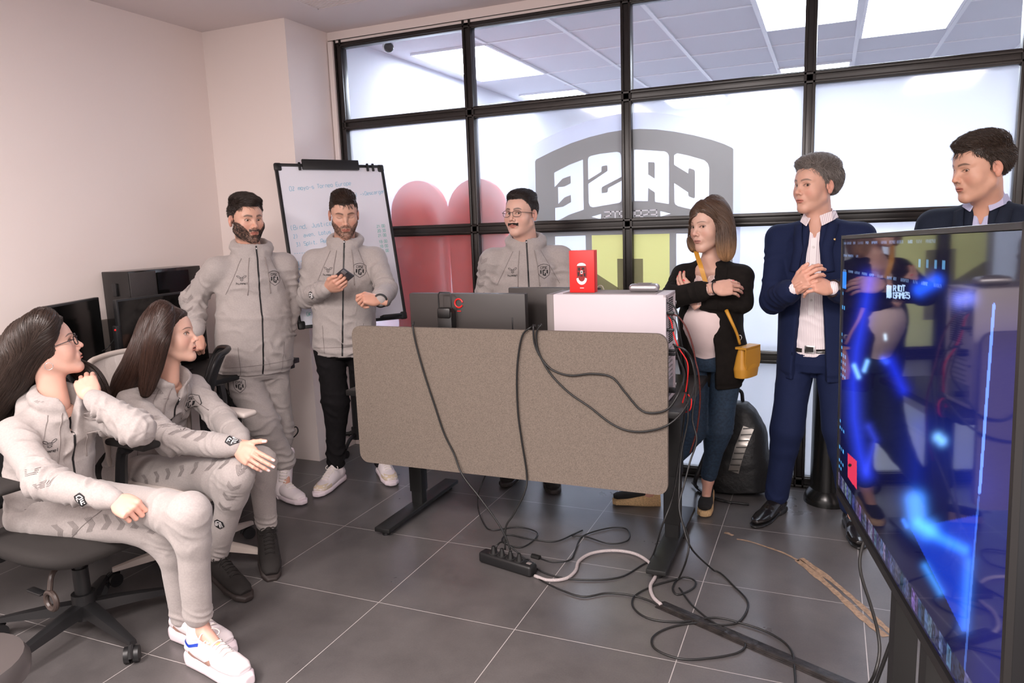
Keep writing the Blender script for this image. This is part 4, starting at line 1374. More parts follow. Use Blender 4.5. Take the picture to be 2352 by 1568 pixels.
glow([(2180, 1010), (2240, 1120)], 30, (0.0, 0.01, 0.16), .9)
rng = np.random.RandomState(5)
# browser bars
gridy = {0.022: 0.004, 0.070: 0.003, 0.118: 0.004}
for v0, h in ((0.022, .0045), (0.068, .004), (0.125, .0045)):
    x = 0.01
    while x < 0.72 * (1 if v0 != .068 else .25):
        ln = rng.uniform(0.02, 0.06)
        k = (np.abs(V_ - v0) < h) & (U_ > x) & (U_ < x + ln) & (rng.rand(len(U_)) < 0.8)
        colr[k] += A(0.14, 0.22, 0.40) * rng.uniform(0.3, 1.0)
        x += ln + rng.uniform(0.008, 0.03)
for u0 in (0.62, 0.66, 0.70, 0.735):
    k = (np.abs(V_ - 0.075) < .010) & (np.abs(U_ - u0) < .006)
    colr[k] += A(0.10, 0.28, 0.5) * rng.uniform(.4, 1)
# left column of icons
for r_ in range(30):
    v0 = 0.16 + 0.026 * r_
    if rng.rand() < 0.35:
        continue
    for c_ in range(rng.randint(1, 4)):
        u0 = 0.012 + 0.022 * c_
        k = (np.abs(V_ - v0) < .006) & (np.abs(U_ - u0) < .006)
        colr[k] += A(0.10, 0.45, 0.95) * rng.uniform(.3, 1)
k = (U_ < 0.05) & (V_ > 0.13) & (V_ < 0.19)
colr[k] += A(0.03, 0.25, 0.9)
# white block of lettering
tx, ty = 2052, 655
st1, w1 = stroke_text('RIOT', 12, .6, .35)
st2, w2_ = stroke_text('GAMES', 12, .6, .35)
for st_, yy in ((st1, 668), (st2, 684)):
    for s_ in st_:
        for a, b in zip(s_[:-1], s_[1:]):
            d = seg_d(tx + a[0] * .8, yy - a[1], tx + b[0] * .8, yy - b[1])
            colr[d < 1.3] = A(0.5, 0.7, 1.1)
k = (sx > 2036) & (sx < 2048) & (sy > 655) & (sy < 684)
colr[k] = A(0.5, 0.7, 1.1)
# red play button
k = (sx > 1947) & (sx < 1968) & (sy > 1040 + (sx - 1947) * .9) & (sy < 1095 + (sx - 1947) * 1.4)
colr[k] = A(0.75, 0.04, 0.10)
k = (np.hypot(sx - 1952, sy - 1068) < 4)
colr[k] = A(0.02, 0.02, 0.02)
# strip of thumbnails along the bottom
k = (V_ > 0.915) & (V_ < 0.965)
cell = (U_ * 58).astype(int)
pal = (rng.rand(80, 1) * .7 + rng.rand(80, 3) * .3) ** 2 * A(0.14, 0.15, 0.30) + A(0.01, 0.015, 0.05)
sub = rng.rand(NU // 3 + 2, NV // 3 + 2)
ii = (np.arange(NU * NV) % NU) // 3
jj = (np.arange(NU * NV) // NU) // 3
nz = sub[ii, jj]
colr[k] = (pal[cell] * (0.3 + 1.3 * nz[:, None]))[k]
colr = np.minimum(colr, 1.6)
idx = np.arange(NU * NV).reshape(NV, NU)
Fs = np.stack([idx[:-1, :-1], idx[:-1, 1:], idx[1:, 1:], idx[1:, :-1]], -1).reshape(-1, 4)
mS = bpy.data.materials.new('lit screen')
mS.use_nodes = True
b_ = mS.node_tree.nodes['Principled BSDF']
b_.inputs['Base Color'].default_value = (0.003, 0.003, 0.004, 1)
b_.inputs['Roughness'].default_value = 0.04
b_.inputs['Specular IOR Level'].default_value = 0.9
at_ = mS.node_tree.nodes.new('ShaderNodeAttribute')
at_.attribute_name = 'Col'
mS.node_tree.links.new(at_.outputs['Color'], b_.inputs['Emission Color'])
b_.inputs['Emission Strength'].default_value = 0.9
scr = link_mesh('screen', mesh_vf('screen', SP, Fs, colr), mS, parent=tv, smooth=False)
# stand
sp_ = TO + TU * TVW * 0.56 - TV_ * TVH
stt = MB()
for f_ in (0.50, 0.68):
    p = TO + TU * TVW * f_ - TV_ * TVH - TN * 0.035
    stt.box((p[0], p[1], (p[2] + 0.3) / 2), (0.05, 0.045, p[2] + 0.3), rz=az)
so = stt.build('stand_post', STEEL, tv)
MB().box((sp_[0] + 0.09, sp_[1] - 0.06, 0.03), (0.62, 0.10, 0.04), rz=az, bevel=0.006).box((sp_[0] + 0.09, sp_[1] - 0.06, 0.03), (0.10, 0.7, 0.04), rz=az, bevel=0.006).build('stand_base', STEEL, tv)
hang('tv_cable', 'black cable curving down from the television to the floor', [P(1990, 1225, 2.44), P(1976, 1275, 2.42), P(1978, 1320, 2.40), P(2000, 1390, 2.38), P(2016, 1450, 2.36), P(2020, 1500, 2.33), P(2008, 1550, 2.3), G(1990, 1580, 0.006)], 0.005)
hang('tv_cable', 'straight black cable running down behind the television', [P(2075, 1405, 2.05), P(2050, 1465, 2.07), P(2015, 1560, 2.10), P(1995, 1610, 2.12)], 0.0055)
# ================================================================== implicit modelling engine
f32 = np.float32


def smin(a, b, k):
    if k <= 0:
        return np.minimum(a, b)
    h = np.maximum(k - np.abs(a - b), 0) / k
    return np.minimum(a, b) - h * h * k * 0.25


def smax(a, b, k):
    return -smin(-a, -b, k)


def bound(pts, r):
    pts = np.array(pts)
    c = (pts.max(0) + pts.min(0)) / 2
    return c, float(np.linalg.norm(pts - c, axis=1).max() + r)


def cone(a, b, ra, rb=None, k=0.02, op='+'):
    a, b = np.asarray(a, float), np.asarray(b, float)
    rb = ra if rb is None else rb
    d = b - a
    L2 = float(d @ d) + 1e-12

    def f(p):
        v = p - a
        t = np.clip((v @ d) / L2, 0, 1)
        return np.linalg.norm(v - t[:, None] * d, axis=1) - (ra + (rb - ra) * t)
    c, r = bound([a, b], max(ra, rb))
    return dict(f=f, c=c, r=r, k=k, op=op)


def sphere(c, r, k=0.02, op='+'):
    return cone(c, np.asarray(c, float) + 1e-5, r, r, k, op)


def ell(c, r, R=None, k=0.02, op='+'):
    c, r = np.asarray(c, float), np.asarray(r, float)
    R = np.eye(3) if R is None else np.asarray(R, float)   # columns = local axes

    def f(p):
        q = (p - c) @ R
        k0 = np.linalg.norm(q / r, axis=1)
        k1 = np.linalg.norm(q / (r * r), axis=1) + 1e-9
        return k0 * (k0 - 1) / k1
    return dict(f=f, c=c, r=float(r.max()), k=k, op=op)


def rbox(c, h, rr, R=None, k=0.01, op='+'):
    c, h = np.asarray(c, float), np.asarray(h, float)
    R = np.eye(3) if R is None else np.asarray(R, float)

    def f(p):
        q = np.abs((p - c) @ R) - (h - rr)
        return np.linalg.norm(np.maximum(q, 0), axis=1) + np.minimum(q.max(1), 0) - rr
    return dict(f=f, c=c, r=float(np.linalg.norm(h)), k=k, op=op)


def limb(a, b, side, st, k=0.03, op='+', pw=2.0, cap=True):
    """elliptical loft from a to b; side = lateral axis; st = [(t, half_width, half_depth, off_side, off_front)]"""
    a, b = np.asarray(a, float), np.asarray(b, float)
    ax = b - a
    L = float(np.linalg.norm(ax))
    ax = ax / L
    x = unit(np.asarray(side, float) - ax * (ax @ np.asarray(side, float)))
    y = np.cross(ax, x)
    st = np.array([list(s) + [0] * (5 - len(s)) for s in st], float)

    def f(p):
        v = p - a
        t = (v @ ax) / L
        tc = np.clip(t, st[0, 0], st[-1, 0])
        wx, wy, ox, oy = (np.interp(tc, st[:, 0], st[:, i]) for i in range(1, 5))
        u = v @ x - ox
        w_ = v @ y - oy
        if pw != 2.0:
            k0 = (np.abs(u / wx) ** pw + np.abs(w_ / wy) ** pw) ** (1 / pw)
            d = (k0 - 1) * np.minimum(wx, wy)
        else:
            k0 = np.sqrt((u / wx) ** 2 + (w_ / wy) ** 2)
            k1 = np.sqrt((u / wx ** 2) ** 2 + (w_ / wy ** 2) ** 2) + 1e-9
            d = np.where(k0 > 1e-4, k0 * (k0 - 1) / k1, -np.minimum(wx, wy))
        e = np.maximum(t - tc, 0) + np.maximum(tc - t, 0)
        e = e * L
        if cap:
            return np.where(e > 0, np.where(d > 0, np.sqrt(np.maximum(d, 0) ** 2 + e ** 2), e), np.maximum(d, -np.minimum(t - st[0, 0], st[-1, 0] - t).clip(0) * L - 1e-3))
        return np.sqrt(np.maximum(d + 0.0, 0) ** 2 + e ** 2) + np.minimum(d, 0) * (e == 0)
    pts = [a + ax * L * s[0] + sx * x * (s[1] + abs(s[3])) + sy * y * (s[2] + abs(s[4])) for s in st for sx in (-1, 1) for sy in (-1, 1)]
    c, r = bound(pts, 0.01)
    return dict(f=f, c=c, r=r, k=k, op=op)


def torus(c, n, R_, r_, k=0.005, op='+'):
    c, n = np.asarray(c, float), unit(n)

    def f(p):
        v = p - c
        h = v @ n
        q = np.linalg.norm(v - h[:, None] * n, axis=1) - R_
        return np.sqrt(q * q + h * h) - r_
    return dict(f=f, c=c, r=R_ + r_, k=k, op=op)


def group(prims, k=0.01, op='+'):
    cs = np.array([p['c'] for p in prims])
    rs = np.array([p['r'] for p in prims])
    c = cs.mean(0)
    r = float((np.linalg.norm(cs - c, axis=1) + rs).max())
    return dict(f=lambda p: ev(prims, p), c=c, r=r, k=k, op=op)


def xform(prims, R, o, k=0.01, op='+', s=1.0, mirror=False):
    """prims live in a local frame: world = o + R @ (s * q)"""
    R = np.asarray(R, float)
    o = np.asarray(o, float)
    g = group(prims)

    def f(p):
        q = (p - o) @ R / s
        if mirror:
            q = q * np.array([-1, 1, 1])
        return ev(prims, q) * s
    c0 = g['c'] * (np.array([-1, 1, 1]) if mirror else 1)
    return dict(f=f, c=o + R @ (c0 * s), r=g['r'] * s, k=k, op=op)


def xlist(prims, R, o, s=1.0, k0=None):
    """the same as xform but keeps every shape separate, so far ones can be skipped"""
    R = np.asarray(R, float)
    o = np.asarray(o, float)
    out = []
    for i, q in enumerate(prims):
        def f(p, q=q):
            return q['f']((p - o) @ R / s) * s
        out.append(dict(f=f, c=o + R @ (np.asarray(q['c'], float) * s), r=q['r'] * s, k=(k0 if (i == 0 and k0) else q['k'] * s), op=q['op']))
    return out


def ev(prims, p):
    d = np.full(len(p), 10.0)
    for q in prims:
        v = q['f'](p)
        if q['op'] == '+':
            d = smin(d, v, q['k'])
        elif q['op'] == '-':
            d = smax(d, -v, q['k'])
        else:
            d = smax(d, v, q['k'])
    return d


def grad(prims, p, e=1.5e-3):
    g = np.stack([ev(prims, p + np.eye(3)[i] * e) - ev(prims, p - np.eye(3)[i] * e) for i in range(3)], 1)
    return g / (np.linalg.norm(g, axis=1)[:, None] + 1e-9)


def mesh_sdf(prims, vox, lo=None, hi=None, B=14, project=False):
    pos = [q for q in prims if q['op'] == '+']
    if lo is None:
        lo = np.min([q['c'] - q['r'] for q in pos], 0) - 2 * vox
        hi = np.max([q['c'] + q['r'] for q in pos], 0) + 2 * vox
    n = np.ceil((np.asarray(hi) - lo) / vox).astype(int) + 2
    D = np.ones(n, f32)
    hd = (B / 2) * vox * math.sqrt(3)
    C_ = np.array([q['c'] for q in prims])
    Rr = np.array([q['r'] + q['k'] for q in prims])
    for i0 in range(0, n[0], B):
        for j0 in range(0, n[1], B):
            for k0 in range(0, n[2], B):
                i1, j1, k1 = min(i0 + B, n[0]), min(j0 + B, n[1]), min(k0 + B, n[2])
                cc = lo + vox * np.array([(i0 + i1 - 1) / 2, (j0 + j1 - 1) / 2, (k0 + k1 - 1) / 2])
                near = np.linalg.norm(C_ - cc, axis=1) - Rr - hd - 2 * vox < 0
                act = [q for q, m in zip(prims, near) if m or (q['op'] == '&')]
                if not any(q['op'] == '+' for q in act):
                    continue
                v = ev(act, cc[None, :])[0]
                if abs(v) > hd * 1.5 + 0.012:
                    D[i0:i1, j0:j1, k0:k1] = np.sign(v)
                    continue
                X, Y, Z = np.meshgrid(lo[0] + vox * np.arange(i0, i1), lo[1] + vox * np.arange(j0, j1), lo[2] + vox * np.arange(k0, k1), indexing='ij')
                D[i0:i1, j0:j1, k0:k1] = ev(act, np.stack([X.ravel(), Y.ravel(), Z.ravel()], 1)).reshape(X.shape)
    # surface nets
    S = D < 0
    c = np.zeros(np.array(D.shape) - 1, np.int8)
    for a in (0, 1):
        for b in (0, 1):
            for e in (0, 1):
                c += S[a:a + c.shape[0], b:b + c.shape[1], e:e + c.shape[2]]
    mix = (c > 0) & (c < 8)
    cells = np.argwhere(mix)
    if len(cells) == 0:
        return np.zeros((0, 3)), np.zeros((0, 4), int)
    idm = np.full(mix.shape, -1, np.int32)
    idm[mix] = np.arange(len(cells))
    acc = np.zeros((len(cells), 3))
    cnt = np.zeros(len(cells))
    corners = [(a, b, e) for a in (0, 1) for b in (0, 1) for e in (0, 1)]
    for u in corners:
        for ax in range(3):
            if u[ax] == 0:
                w_ = list(u)
                w_[ax] = 1
                d0_ = D[cells[:, 0] + u[0], cells[:, 1] + u[1], cells[:, 2] + u[2]]
                d1_ = D[cells[:, 0] + w_[0], cells[:, 1] + w_[1], cells[:, 2] + w_[2]]
                m = (d0_ < 0) != (d1_ < 0)
                t = np.where(m, d0_ / np.where(m, d0_ - d1_, 1), 0)
                pt = np.tile(np.array(u, float), (len(cells), 1))
                pt[:, ax] += t
                acc += pt * m[:, None]
                cnt += m
    V = lo + vox * (cells + acc / cnt[:, None])
    F_ = []
    for ax in range(3):
        o1, o2 = [(1, 2), (2, 0), (0, 1)][ax]
        sl = [slice(1, -1)] * 3
        sl[ax] = slice(0, -1)
        s0 = S[tuple(sl)]
        sl2 = list(sl)
        sl2[ax] = slice(1, None)
        s1 = S[tuple(sl2)]
        e = np.argwhere(s0 != s1)
        base = e + 1
        base[:, ax] -= 1
        flip = s0[tuple(e.T)]
        q = []
        for da, db in ((-1, -1), (0, -1), (0, 0), (-1, 0)):
            cc = base.copy()
            cc[:, o1] += da
            cc[:, o2] += db
            q.append(idm[tuple(cc.T)])
        q = np.stack(q, 1)
        q[~flip] = q[~flip][:, ::-1]
        F_.append(q)
    F_ = np.concatenate(F_)
    if project:
        act = prims
        for s0 in range(0, len(V), 60000):
            pv = V[s0:s0 + 60000]
            d = ev(act, pv)
            g = grad(act, pv, vox * 0.5)
            V[s0:s0 + 60000] = pv - g * np.clip(d, -vox * .6, vox * .6)[:, None]
    return V, F_


def vnormals(V, F_):
    n = np.cross(V[F_[:, 2]] - V[F_[:, 0]], V[F_[:, 3]] - V[F_[:, 1]])
    N = np.zeros_like(V)
    for i in range(4):
        np.add.at(N, F_[:, i], n)
    return N / (np.linalg.norm(N, axis=1)[:, None] + 1e-12)


def hash3(i, j, k, seed):
    h = (i * 374761393 + j * 668265263 + k * 2147483647 + seed * 144665) & 0x7fffffff
    h = ((h ^ (h >> 13)) * 1274126177) & 0x7fffffff
    return ((h ^ (h >> 16)) & 0xffff) / 65535.0


def vnoise(p, seed=0):
    q = np.floor(p).astype(np.int64)
    f = p - q
    f = f * f * (3 - 2 * f)
    o = 0
    for a in (0, 1):
        for b in (0, 1):
            for c in (0, 1):
                w_ = (f[:, 0] if a else 1 - f[:, 0]) * (f[:, 1] if b else 1 - f[:, 1]) * (f[:, 2] if c else 1 - f[:, 2])
                o = o + w_ * hash3(q[:, 0] + a, q[:, 1] + b, q[:, 2] + c, seed)
    return o * 2 - 1


def fbm(p, seed=0, o=3):
    s = 0
    a = 1
    for i in range(o):
        s = s + a * vnoise(p * 2 ** i, seed + i)
        a *= 0.5
    return s / 1.75


def lerp(a, b, t):
    return np.asarray(a, float) * (1 - t) + np.asarray(b, float) * t


# ------------------------------------------------------------------ cloth folds
def folds(V, N, limbs, seed=0, amp=1.0, base=0.0035):
    """limbs: (a, b, radius, amp, wavelength, [windows (t0, width)], skew)"""
    out = base * fbm(V / 0.09 + seed, seed, 3)
    for (a, b, rad, am, wl, win, skew) in limbs:
        a, b = np.asarray(a, float), np.asarray(b, float)
        d = b - a
        L = np.linalg.norm(d)
        d = d / L
        v = V - a
        t = v @ d
        r = np.linalg.norm(v - t[:, None] * d, axis=1)
        near = np.clip(1.35 - r / (rad * 1.25), 0, 1) ** 0.7
        wn = np.zeros(len(V))
        for (t0, w_) in win:
            wn = np.maximum(wn, np.exp(-((t / L - t0) / w_) ** 2))
        x = unit(np.cross(d, [0.3, 0.5, 0.81]))
        y = np.cross(d, x)
        th = np.arctan2(v @ y, v @ x)
        ph = t / wl * 2 * math.pi + skew * 2 * th + 4.2 * vnoise(V / .07 + seed * 3.1, seed + 5) + 1.8 * np.sin(th * 2 + seed)
        rid = 1 - np.abs(np.sin(ph * 0.5)) * 1.5
        gate = np.clip(0.5 + 1.2 * vnoise(np.stack([t / 0.07, th * 1.1, th * 0 + seed], 1), seed + 9), 0, 1.2)
        out = out + am * near * wn * rid * gate
    return V + N * (out * amp)[:, None]


# ------------------------------------------------------------------ head
def head_prims(c):
    """canonical head: +y forward, +z up, x to the person's right; origin between the ears at eye height"""
    w = c.get('w', 1.0)         # overall face width
    jw = c.get('jaw', 1.0)
    ck = c.get('cheek', 1.0)
    ns = c.get('nose', 1.0)
    fem = c.get('fem', 0.0)
    P_ = [
        ell((0, -0.018, 0.038), (0.074 * w, 0.097, 0.080)),
        ell((0, 0.030, 0.030), (0.062 * w, 0.060, 0.070), k=.03),
        ell((0, 0.026, -0.030), (0.058 * w, 0.062, 0.070), k=.03),
        ell((0, 0.030, -0.070), (0.044 * w * jw, 0.048, 0.038), k=.025),
        cone((0.047 * w * jw, 0.0, -0.052), (0.014, 0.066, -0.098), .020, .014, k=.03),
        cone((-0.047 * w * jw, 0.0, -0.052), (-0.014, 0.066, -0.098), .020, .014, k=.03),
        ell((0, 0.073, -0.099), (.019 * jw, .014, .015), k=.015),
    ]
    for s in (-1, 1):
        P_ += [
            ell((s * .041 * w, .052, -.028), (.026 * ck, .024, .030), k=.025),
            cone((s * .010, .083, .026), (s * .048 * w, .064, .029), .0075 - .002 * fem, .006, k=.013),
            ell((s * .031, .092, .006), (.017, .014, .0115), k=.012, op='-'),
        ]
    # lids over the eyeballs, then the open slit
    op = c.get('eye_open', 1.0)
    for s in (-1, 1):
        P_ += [sphere((s * .031, .0655, .007), .0142, k=.004)]
    for s in (-1, 1):
        if op > 0.05:
            P_ += [ell((s * .0312, .083, .0065), (.0140, .012, .0062 * op), R=[[math.cos(.10 * s), 0, -math.sin(.10 * s)], [0, 1, 0], [math.sin(.10 * s), 0, math.cos(.10 * s)]], k=.0012, op='-')]
    # nose
    P_ += [
        cone((0, .080, .016), (0, .100 * (1 + .02 * ns), -.018), .0072, .0078 * ns, k=.012),
        ell((0, .1045 + .002 * (ns - 1), -.025), (.0098 * ns, .0095, .0085), k=.007),
        ell((.0125 * ns, .094, -.030), (.0065, .0085, .0065), k=.006),
        ell((-.0125 * ns, .094, -.030), (.0065, .0085, .0065), k=.006),
        ell((.0062, .101, -.0355), (.0032, .0045, .0035), k=.002, op='-'),
        ell((-.0062, .101, -.0355), (.0032, .0045, .0035), k=.002, op='-'),
        ell((0, .0835, -.056), (.026, .0105, .020), k=.014),
    ]
    lf = c.get('lips', 1.0)
    mo = c.get('mouth_open', 0.0)
    P_ += [
        cone((-.021, .0825, -.0585), (-.003, .0930, -.0555), .0026, .0042 * lf, k=.005),
        cone((.021, .0825, -.0585), (.003, .0930, -.0555), .0026, .0042 * lf, k=.005),
        cone((-.018, .0825, -.0625), (0, .0908, -.0655 - mo * .006), .003, .0052 * lf, k=.005),
        cone((.018, .0825, -.0625), (0, .0908, -.0655 - mo * .006), .003, .0052 * lf, k=.005),
        ell((0, .0965, -.0603 - mo * .003), (.0215, .012, .0009 + .0035 * mo), k=.0018, op='-'),
        ell((0, .0965, -.0775), (.018, .010, .0065), k=.008, op='-'),
        ell((0, .1015, -.0455), (.0035, .006, .008), k=.004, op='-'),
    ]
    # ears
    if c.get('ears', 1):
        for s in (-1, 1):
            ry = .28 * s
            R_ = np.array([[math.cos(ry), -math.sin(ry), 0], [math.sin(ry), math.cos(ry), 0], [0, 0, 1]])
            tl = -.18
            Rt = np.array([[1, 0, 0], [0, math.cos(tl), -math.sin(tl)], [0, math.sin(tl), math.cos(tl)]])
            R2 = R_ @ Rt
            o = np.array((s * .0765 * w, -.012, -.006))
            P_ += [group([
                ell(o + R2 @ A(s * .004, 0, .006), (.0055, .0175, .0265), R2, k=.004),
                ell(o + R2 @ A(s * .003, .004, -.020), (.0055, .0095, .0105), R2, k=.006),
                ell(o + R2 @ A(s * .011, .003, .004), (.0065, .0105, .016), R2, k=.003, op='-'),
                ell(o + R2 @ A(s * .003, .0125, -.002), (.005, .005, .007), R2, k=.004),
            ], k=.006)]
    return P_


def neck_prims(c, to_local):
    return []


def mask(x, a, b):
    """smooth 0..1 between a and b"""
    t = np.clip((x - a) / (b - a + 1e-12), 0, 1)
    return t * t * (3 - 2 * t)


def head_color(q, c):
    """albedo of the skin at canonical points q"""
    sk = np.array(c['skin'])
    n = len(q)
    col = np.tile(sk, (n, 1))
    x, y, z = q[:, 0], q[:, 1], q[:, 2]
    ax = np.abs(x)
    nz = fbm(q / .012, 3, 2)
    pink = np.array([sk[0] * 1.02, sk[1] * 0.72, sk[2] * 0.70])
    # cheeks, nose tip, ears, lips
    m = np.exp(-(((ax - .042) / .018) ** 2 + ((z + .028) / .018) ** 2)) * (y > .03) * .45
    m = np.maximum(m, np.exp(-((x / .012) ** 2 + ((z + .026) / .010) ** 2)) * (y > .09) * .4)
    m = np.maximum(m, (ax > .074 * c.get('w', 1)) * (z < .03) * (y < .02) * (y > -.05) * .55)
    col = col * (1 - m[:, None]) + pink * m[:, None]
    col *= (1 + .04 * nz)[:, None]
    # under-eye tone
    m = np.exp(-(((ax - .031) / .015) ** 2 + ((z + .007) / .006) ** 2)) * (y > .05) * .22
    col = col * (1 - m[:, None]) + sk * np.array([.72, .62, .62]) * m[:, None]
    # beard or stubble growth
    b = c.get('beard', 0)
    if b:
        bc = np.array(c.get('beard_col', (.03, .02, .015)))
        lo_ = z < (-.018 - .030 * mask(y, .0, .085) + c.get('beard_top', 0))
        zc = -.050 + (ax - .028) * 1.05 + c.get('beard_top', 0)
        side = mask(zc - z, 0, .010) * mask(ax, .022, .030) * mask(y, -.014, .0)
        under = mask(-z, .072, .085)
        mst = np.exp(-((z + .0460) / .0070) ** 4) * (ax < .029) * (y > .068)
        m = np.clip(np.maximum(np.maximum(side, under), mst) + mask(-z, .066, .078) * (y > .02), 0, 1)
        m *= (1 - mask(-z, .118, .135)) * (y > -.02)
        lip = ((ax < .021) & (np.abs(z + .0620) < .0095) & (y > .074))
        m = np.where(lip, 0, m)
        m = m * np.clip(.75 + .5 * nz, 0, 1) * b
        col = col * (1 - m[:, None]) + bc * m[:, None]
    # lips
    lc = np.array(c.get('lip_col', (sk[0] * .80, sk[1] * .45, sk[2] * .45)))
    cup = .0515 + .0015 * np.abs(ax - .005) / .005 * (ax < .01) + .35 * np.maximum(ax - .006, 0)
    low = .0725 - .42 * np.maximum(ax - .004, 0) + c.get('mouth_open', 0) * .006
    m = mask(-z, cup - .001, cup + .001) * mask(low - (-z), -.001, .001) * (ax < .0225) * (y > .077) * .85
    col = col * (1 - m[:, None]) + lc * m[:, None]
    slit = np.exp(-((z + .0603 + c.get('mouth_open', 0) * .003) / .0013) ** 2) * (ax < .021) * (y > .076)
    if c.get('mouth_open', 0) > .3:
        slit = np.maximum(slit, (np.abs(z + .0615) < .003) * (ax < .015) * (y < .096) * (y > .078))
    col = col * (1 - .75 * slit[:, None]) + np.array([.05, .015, .012]) * .75 * slit[:, None]
    # lash lines
    op = max(c.get('eye_open', 1.0), .12)
    ex, ez = (ax - .0312), (z - .0065 - .10 * (ax - .031))
    rr = np.sqrt((ex / .0147) ** 2 + (ez / (.0068 * op + .0006)) ** 2)
    m = np.exp(-((rr - 1.0) / .16) ** 2) * (y > .06) * np.where(ez > 0, .95 if c.get('fem') else .75, .35)
    col = col * (1 - m[:, None]) + np.array([.02, .012, .01]) * m[:, None]
    if c.get('eye_open', 1.0) < .3:
        cl = -.0045 + 22.0 * (ax - .0312) ** 2
        m = np.exp(-((z - .0065 - cl) / .0011) ** 2) * (np.abs(ax - .0312) < .014) * (y > .06) * .85
        col = col * (1 - m[:, None]) + np.array([.03, .015, .012]) * m[:, None]
    # brows
    bz = .0275 + .004 * np.sin((ax - .012) / .040 * math.pi) - .10 * np.maximum(ax - .040, 0)
    th = (.0042 if not c.get('fem') else .0027) * c.get('brow', 1.0) * mask(.056 - ax, 0, .02) ** .6
    m = np.exp(-((z - bz) / (th + 1e-4)) ** 4) * mask(ax, .008, .014) * mask(.056 - ax, 0, .008) * (y > .04) * (.80 + .2 * nz)
    hc = np.array(c.get('brow_col', np.array(c['hair']) * .6))
    col = col * (1 - m[:, None]) + hc * m[:, None]
    # scalp tone below short hair
    sc_ = c.get('scalp', None)
    if sc_ is not None:
        h = hairline(q, c)
        up_ = mask(q[:, 2], .045, .075)
        m = (mask(h, -.002, .045) * (1 - up_) * .9 + mask(h, -.002, .010) * up_) * sc_ * (.85 + .3 * nz)
        m = np.clip(m, 0, 1)
        col = col * (1 - m[:, None]) + np.array(c['hair']) * m[:, None]
    return np.clip(col, 0.002, 1)


def hairline(q, c):
    """positive inside the hair area (metres above the hairline)"""
    y, z = q[:, 1], q[:, 2]
    fh = c.get('hl', .072)
    line = np.interp(y, [-.12, -.085, -.055, -.030, -.018, .004, .012, .020, .038, .058, .080], [-.065, -.062, -.045, .004, .022, -.012 + c.get('burn', 0), .012, .028, .045 + (fh - .072), fh - .008, fh])
    ax = np.abs(q[:, 0])
    line = line + c.get('recede', .009) * np.exp(-((ax - .042) / .014) ** 2) * (y > .03) + .0025 * vnoise(q / .007, 31)
    return z - line


def eyeball(c, s):
    """(V, F, col) in canonical space"""
    o = A(s * .031, .0655, .007)
    r = .0127
    g = unit(A(c.get('gaze', (0, 1, 0))) * [1, 1, 1])
    seg, rg = 28, 20
    V = []
    for j in range(rg + 1):
        a = math.pi * j / rg
        for i in range(seg):
            b = 2 * math.pi * i / seg
            V.append((math.sin(a) * math.cos(b), math.cos(a), math.sin(a) * math.sin(b)))
    V = np.array(V)
    # turn the pole (y) to the gaze
    q = Vector((0, 1, 0)).rotation_difference(Vector(g)).to_matrix()
    ang = np.arccos(np.clip(V[:, 1], -1, 1))
    V = V @ np.array(q).T
    col = np.tile([.72, .66, .63], (len(V), 1))
    ir = np.array(c.get('iris', (.07, .03, .015)))
    col[ang < .56] = ir * .5
    col[ang < .49] = ir
    col[ang < .25] = (.004, .004, .004)
    F_ = [(j * seg + i, j * seg + (i + 1) % seg, (j + 1) * seg + (i + 1) % seg, (j + 1) * seg + i) for j in range(rg) for i in range(seg)]
    return o + V * r, np.array(F_)[:, ::-1], col


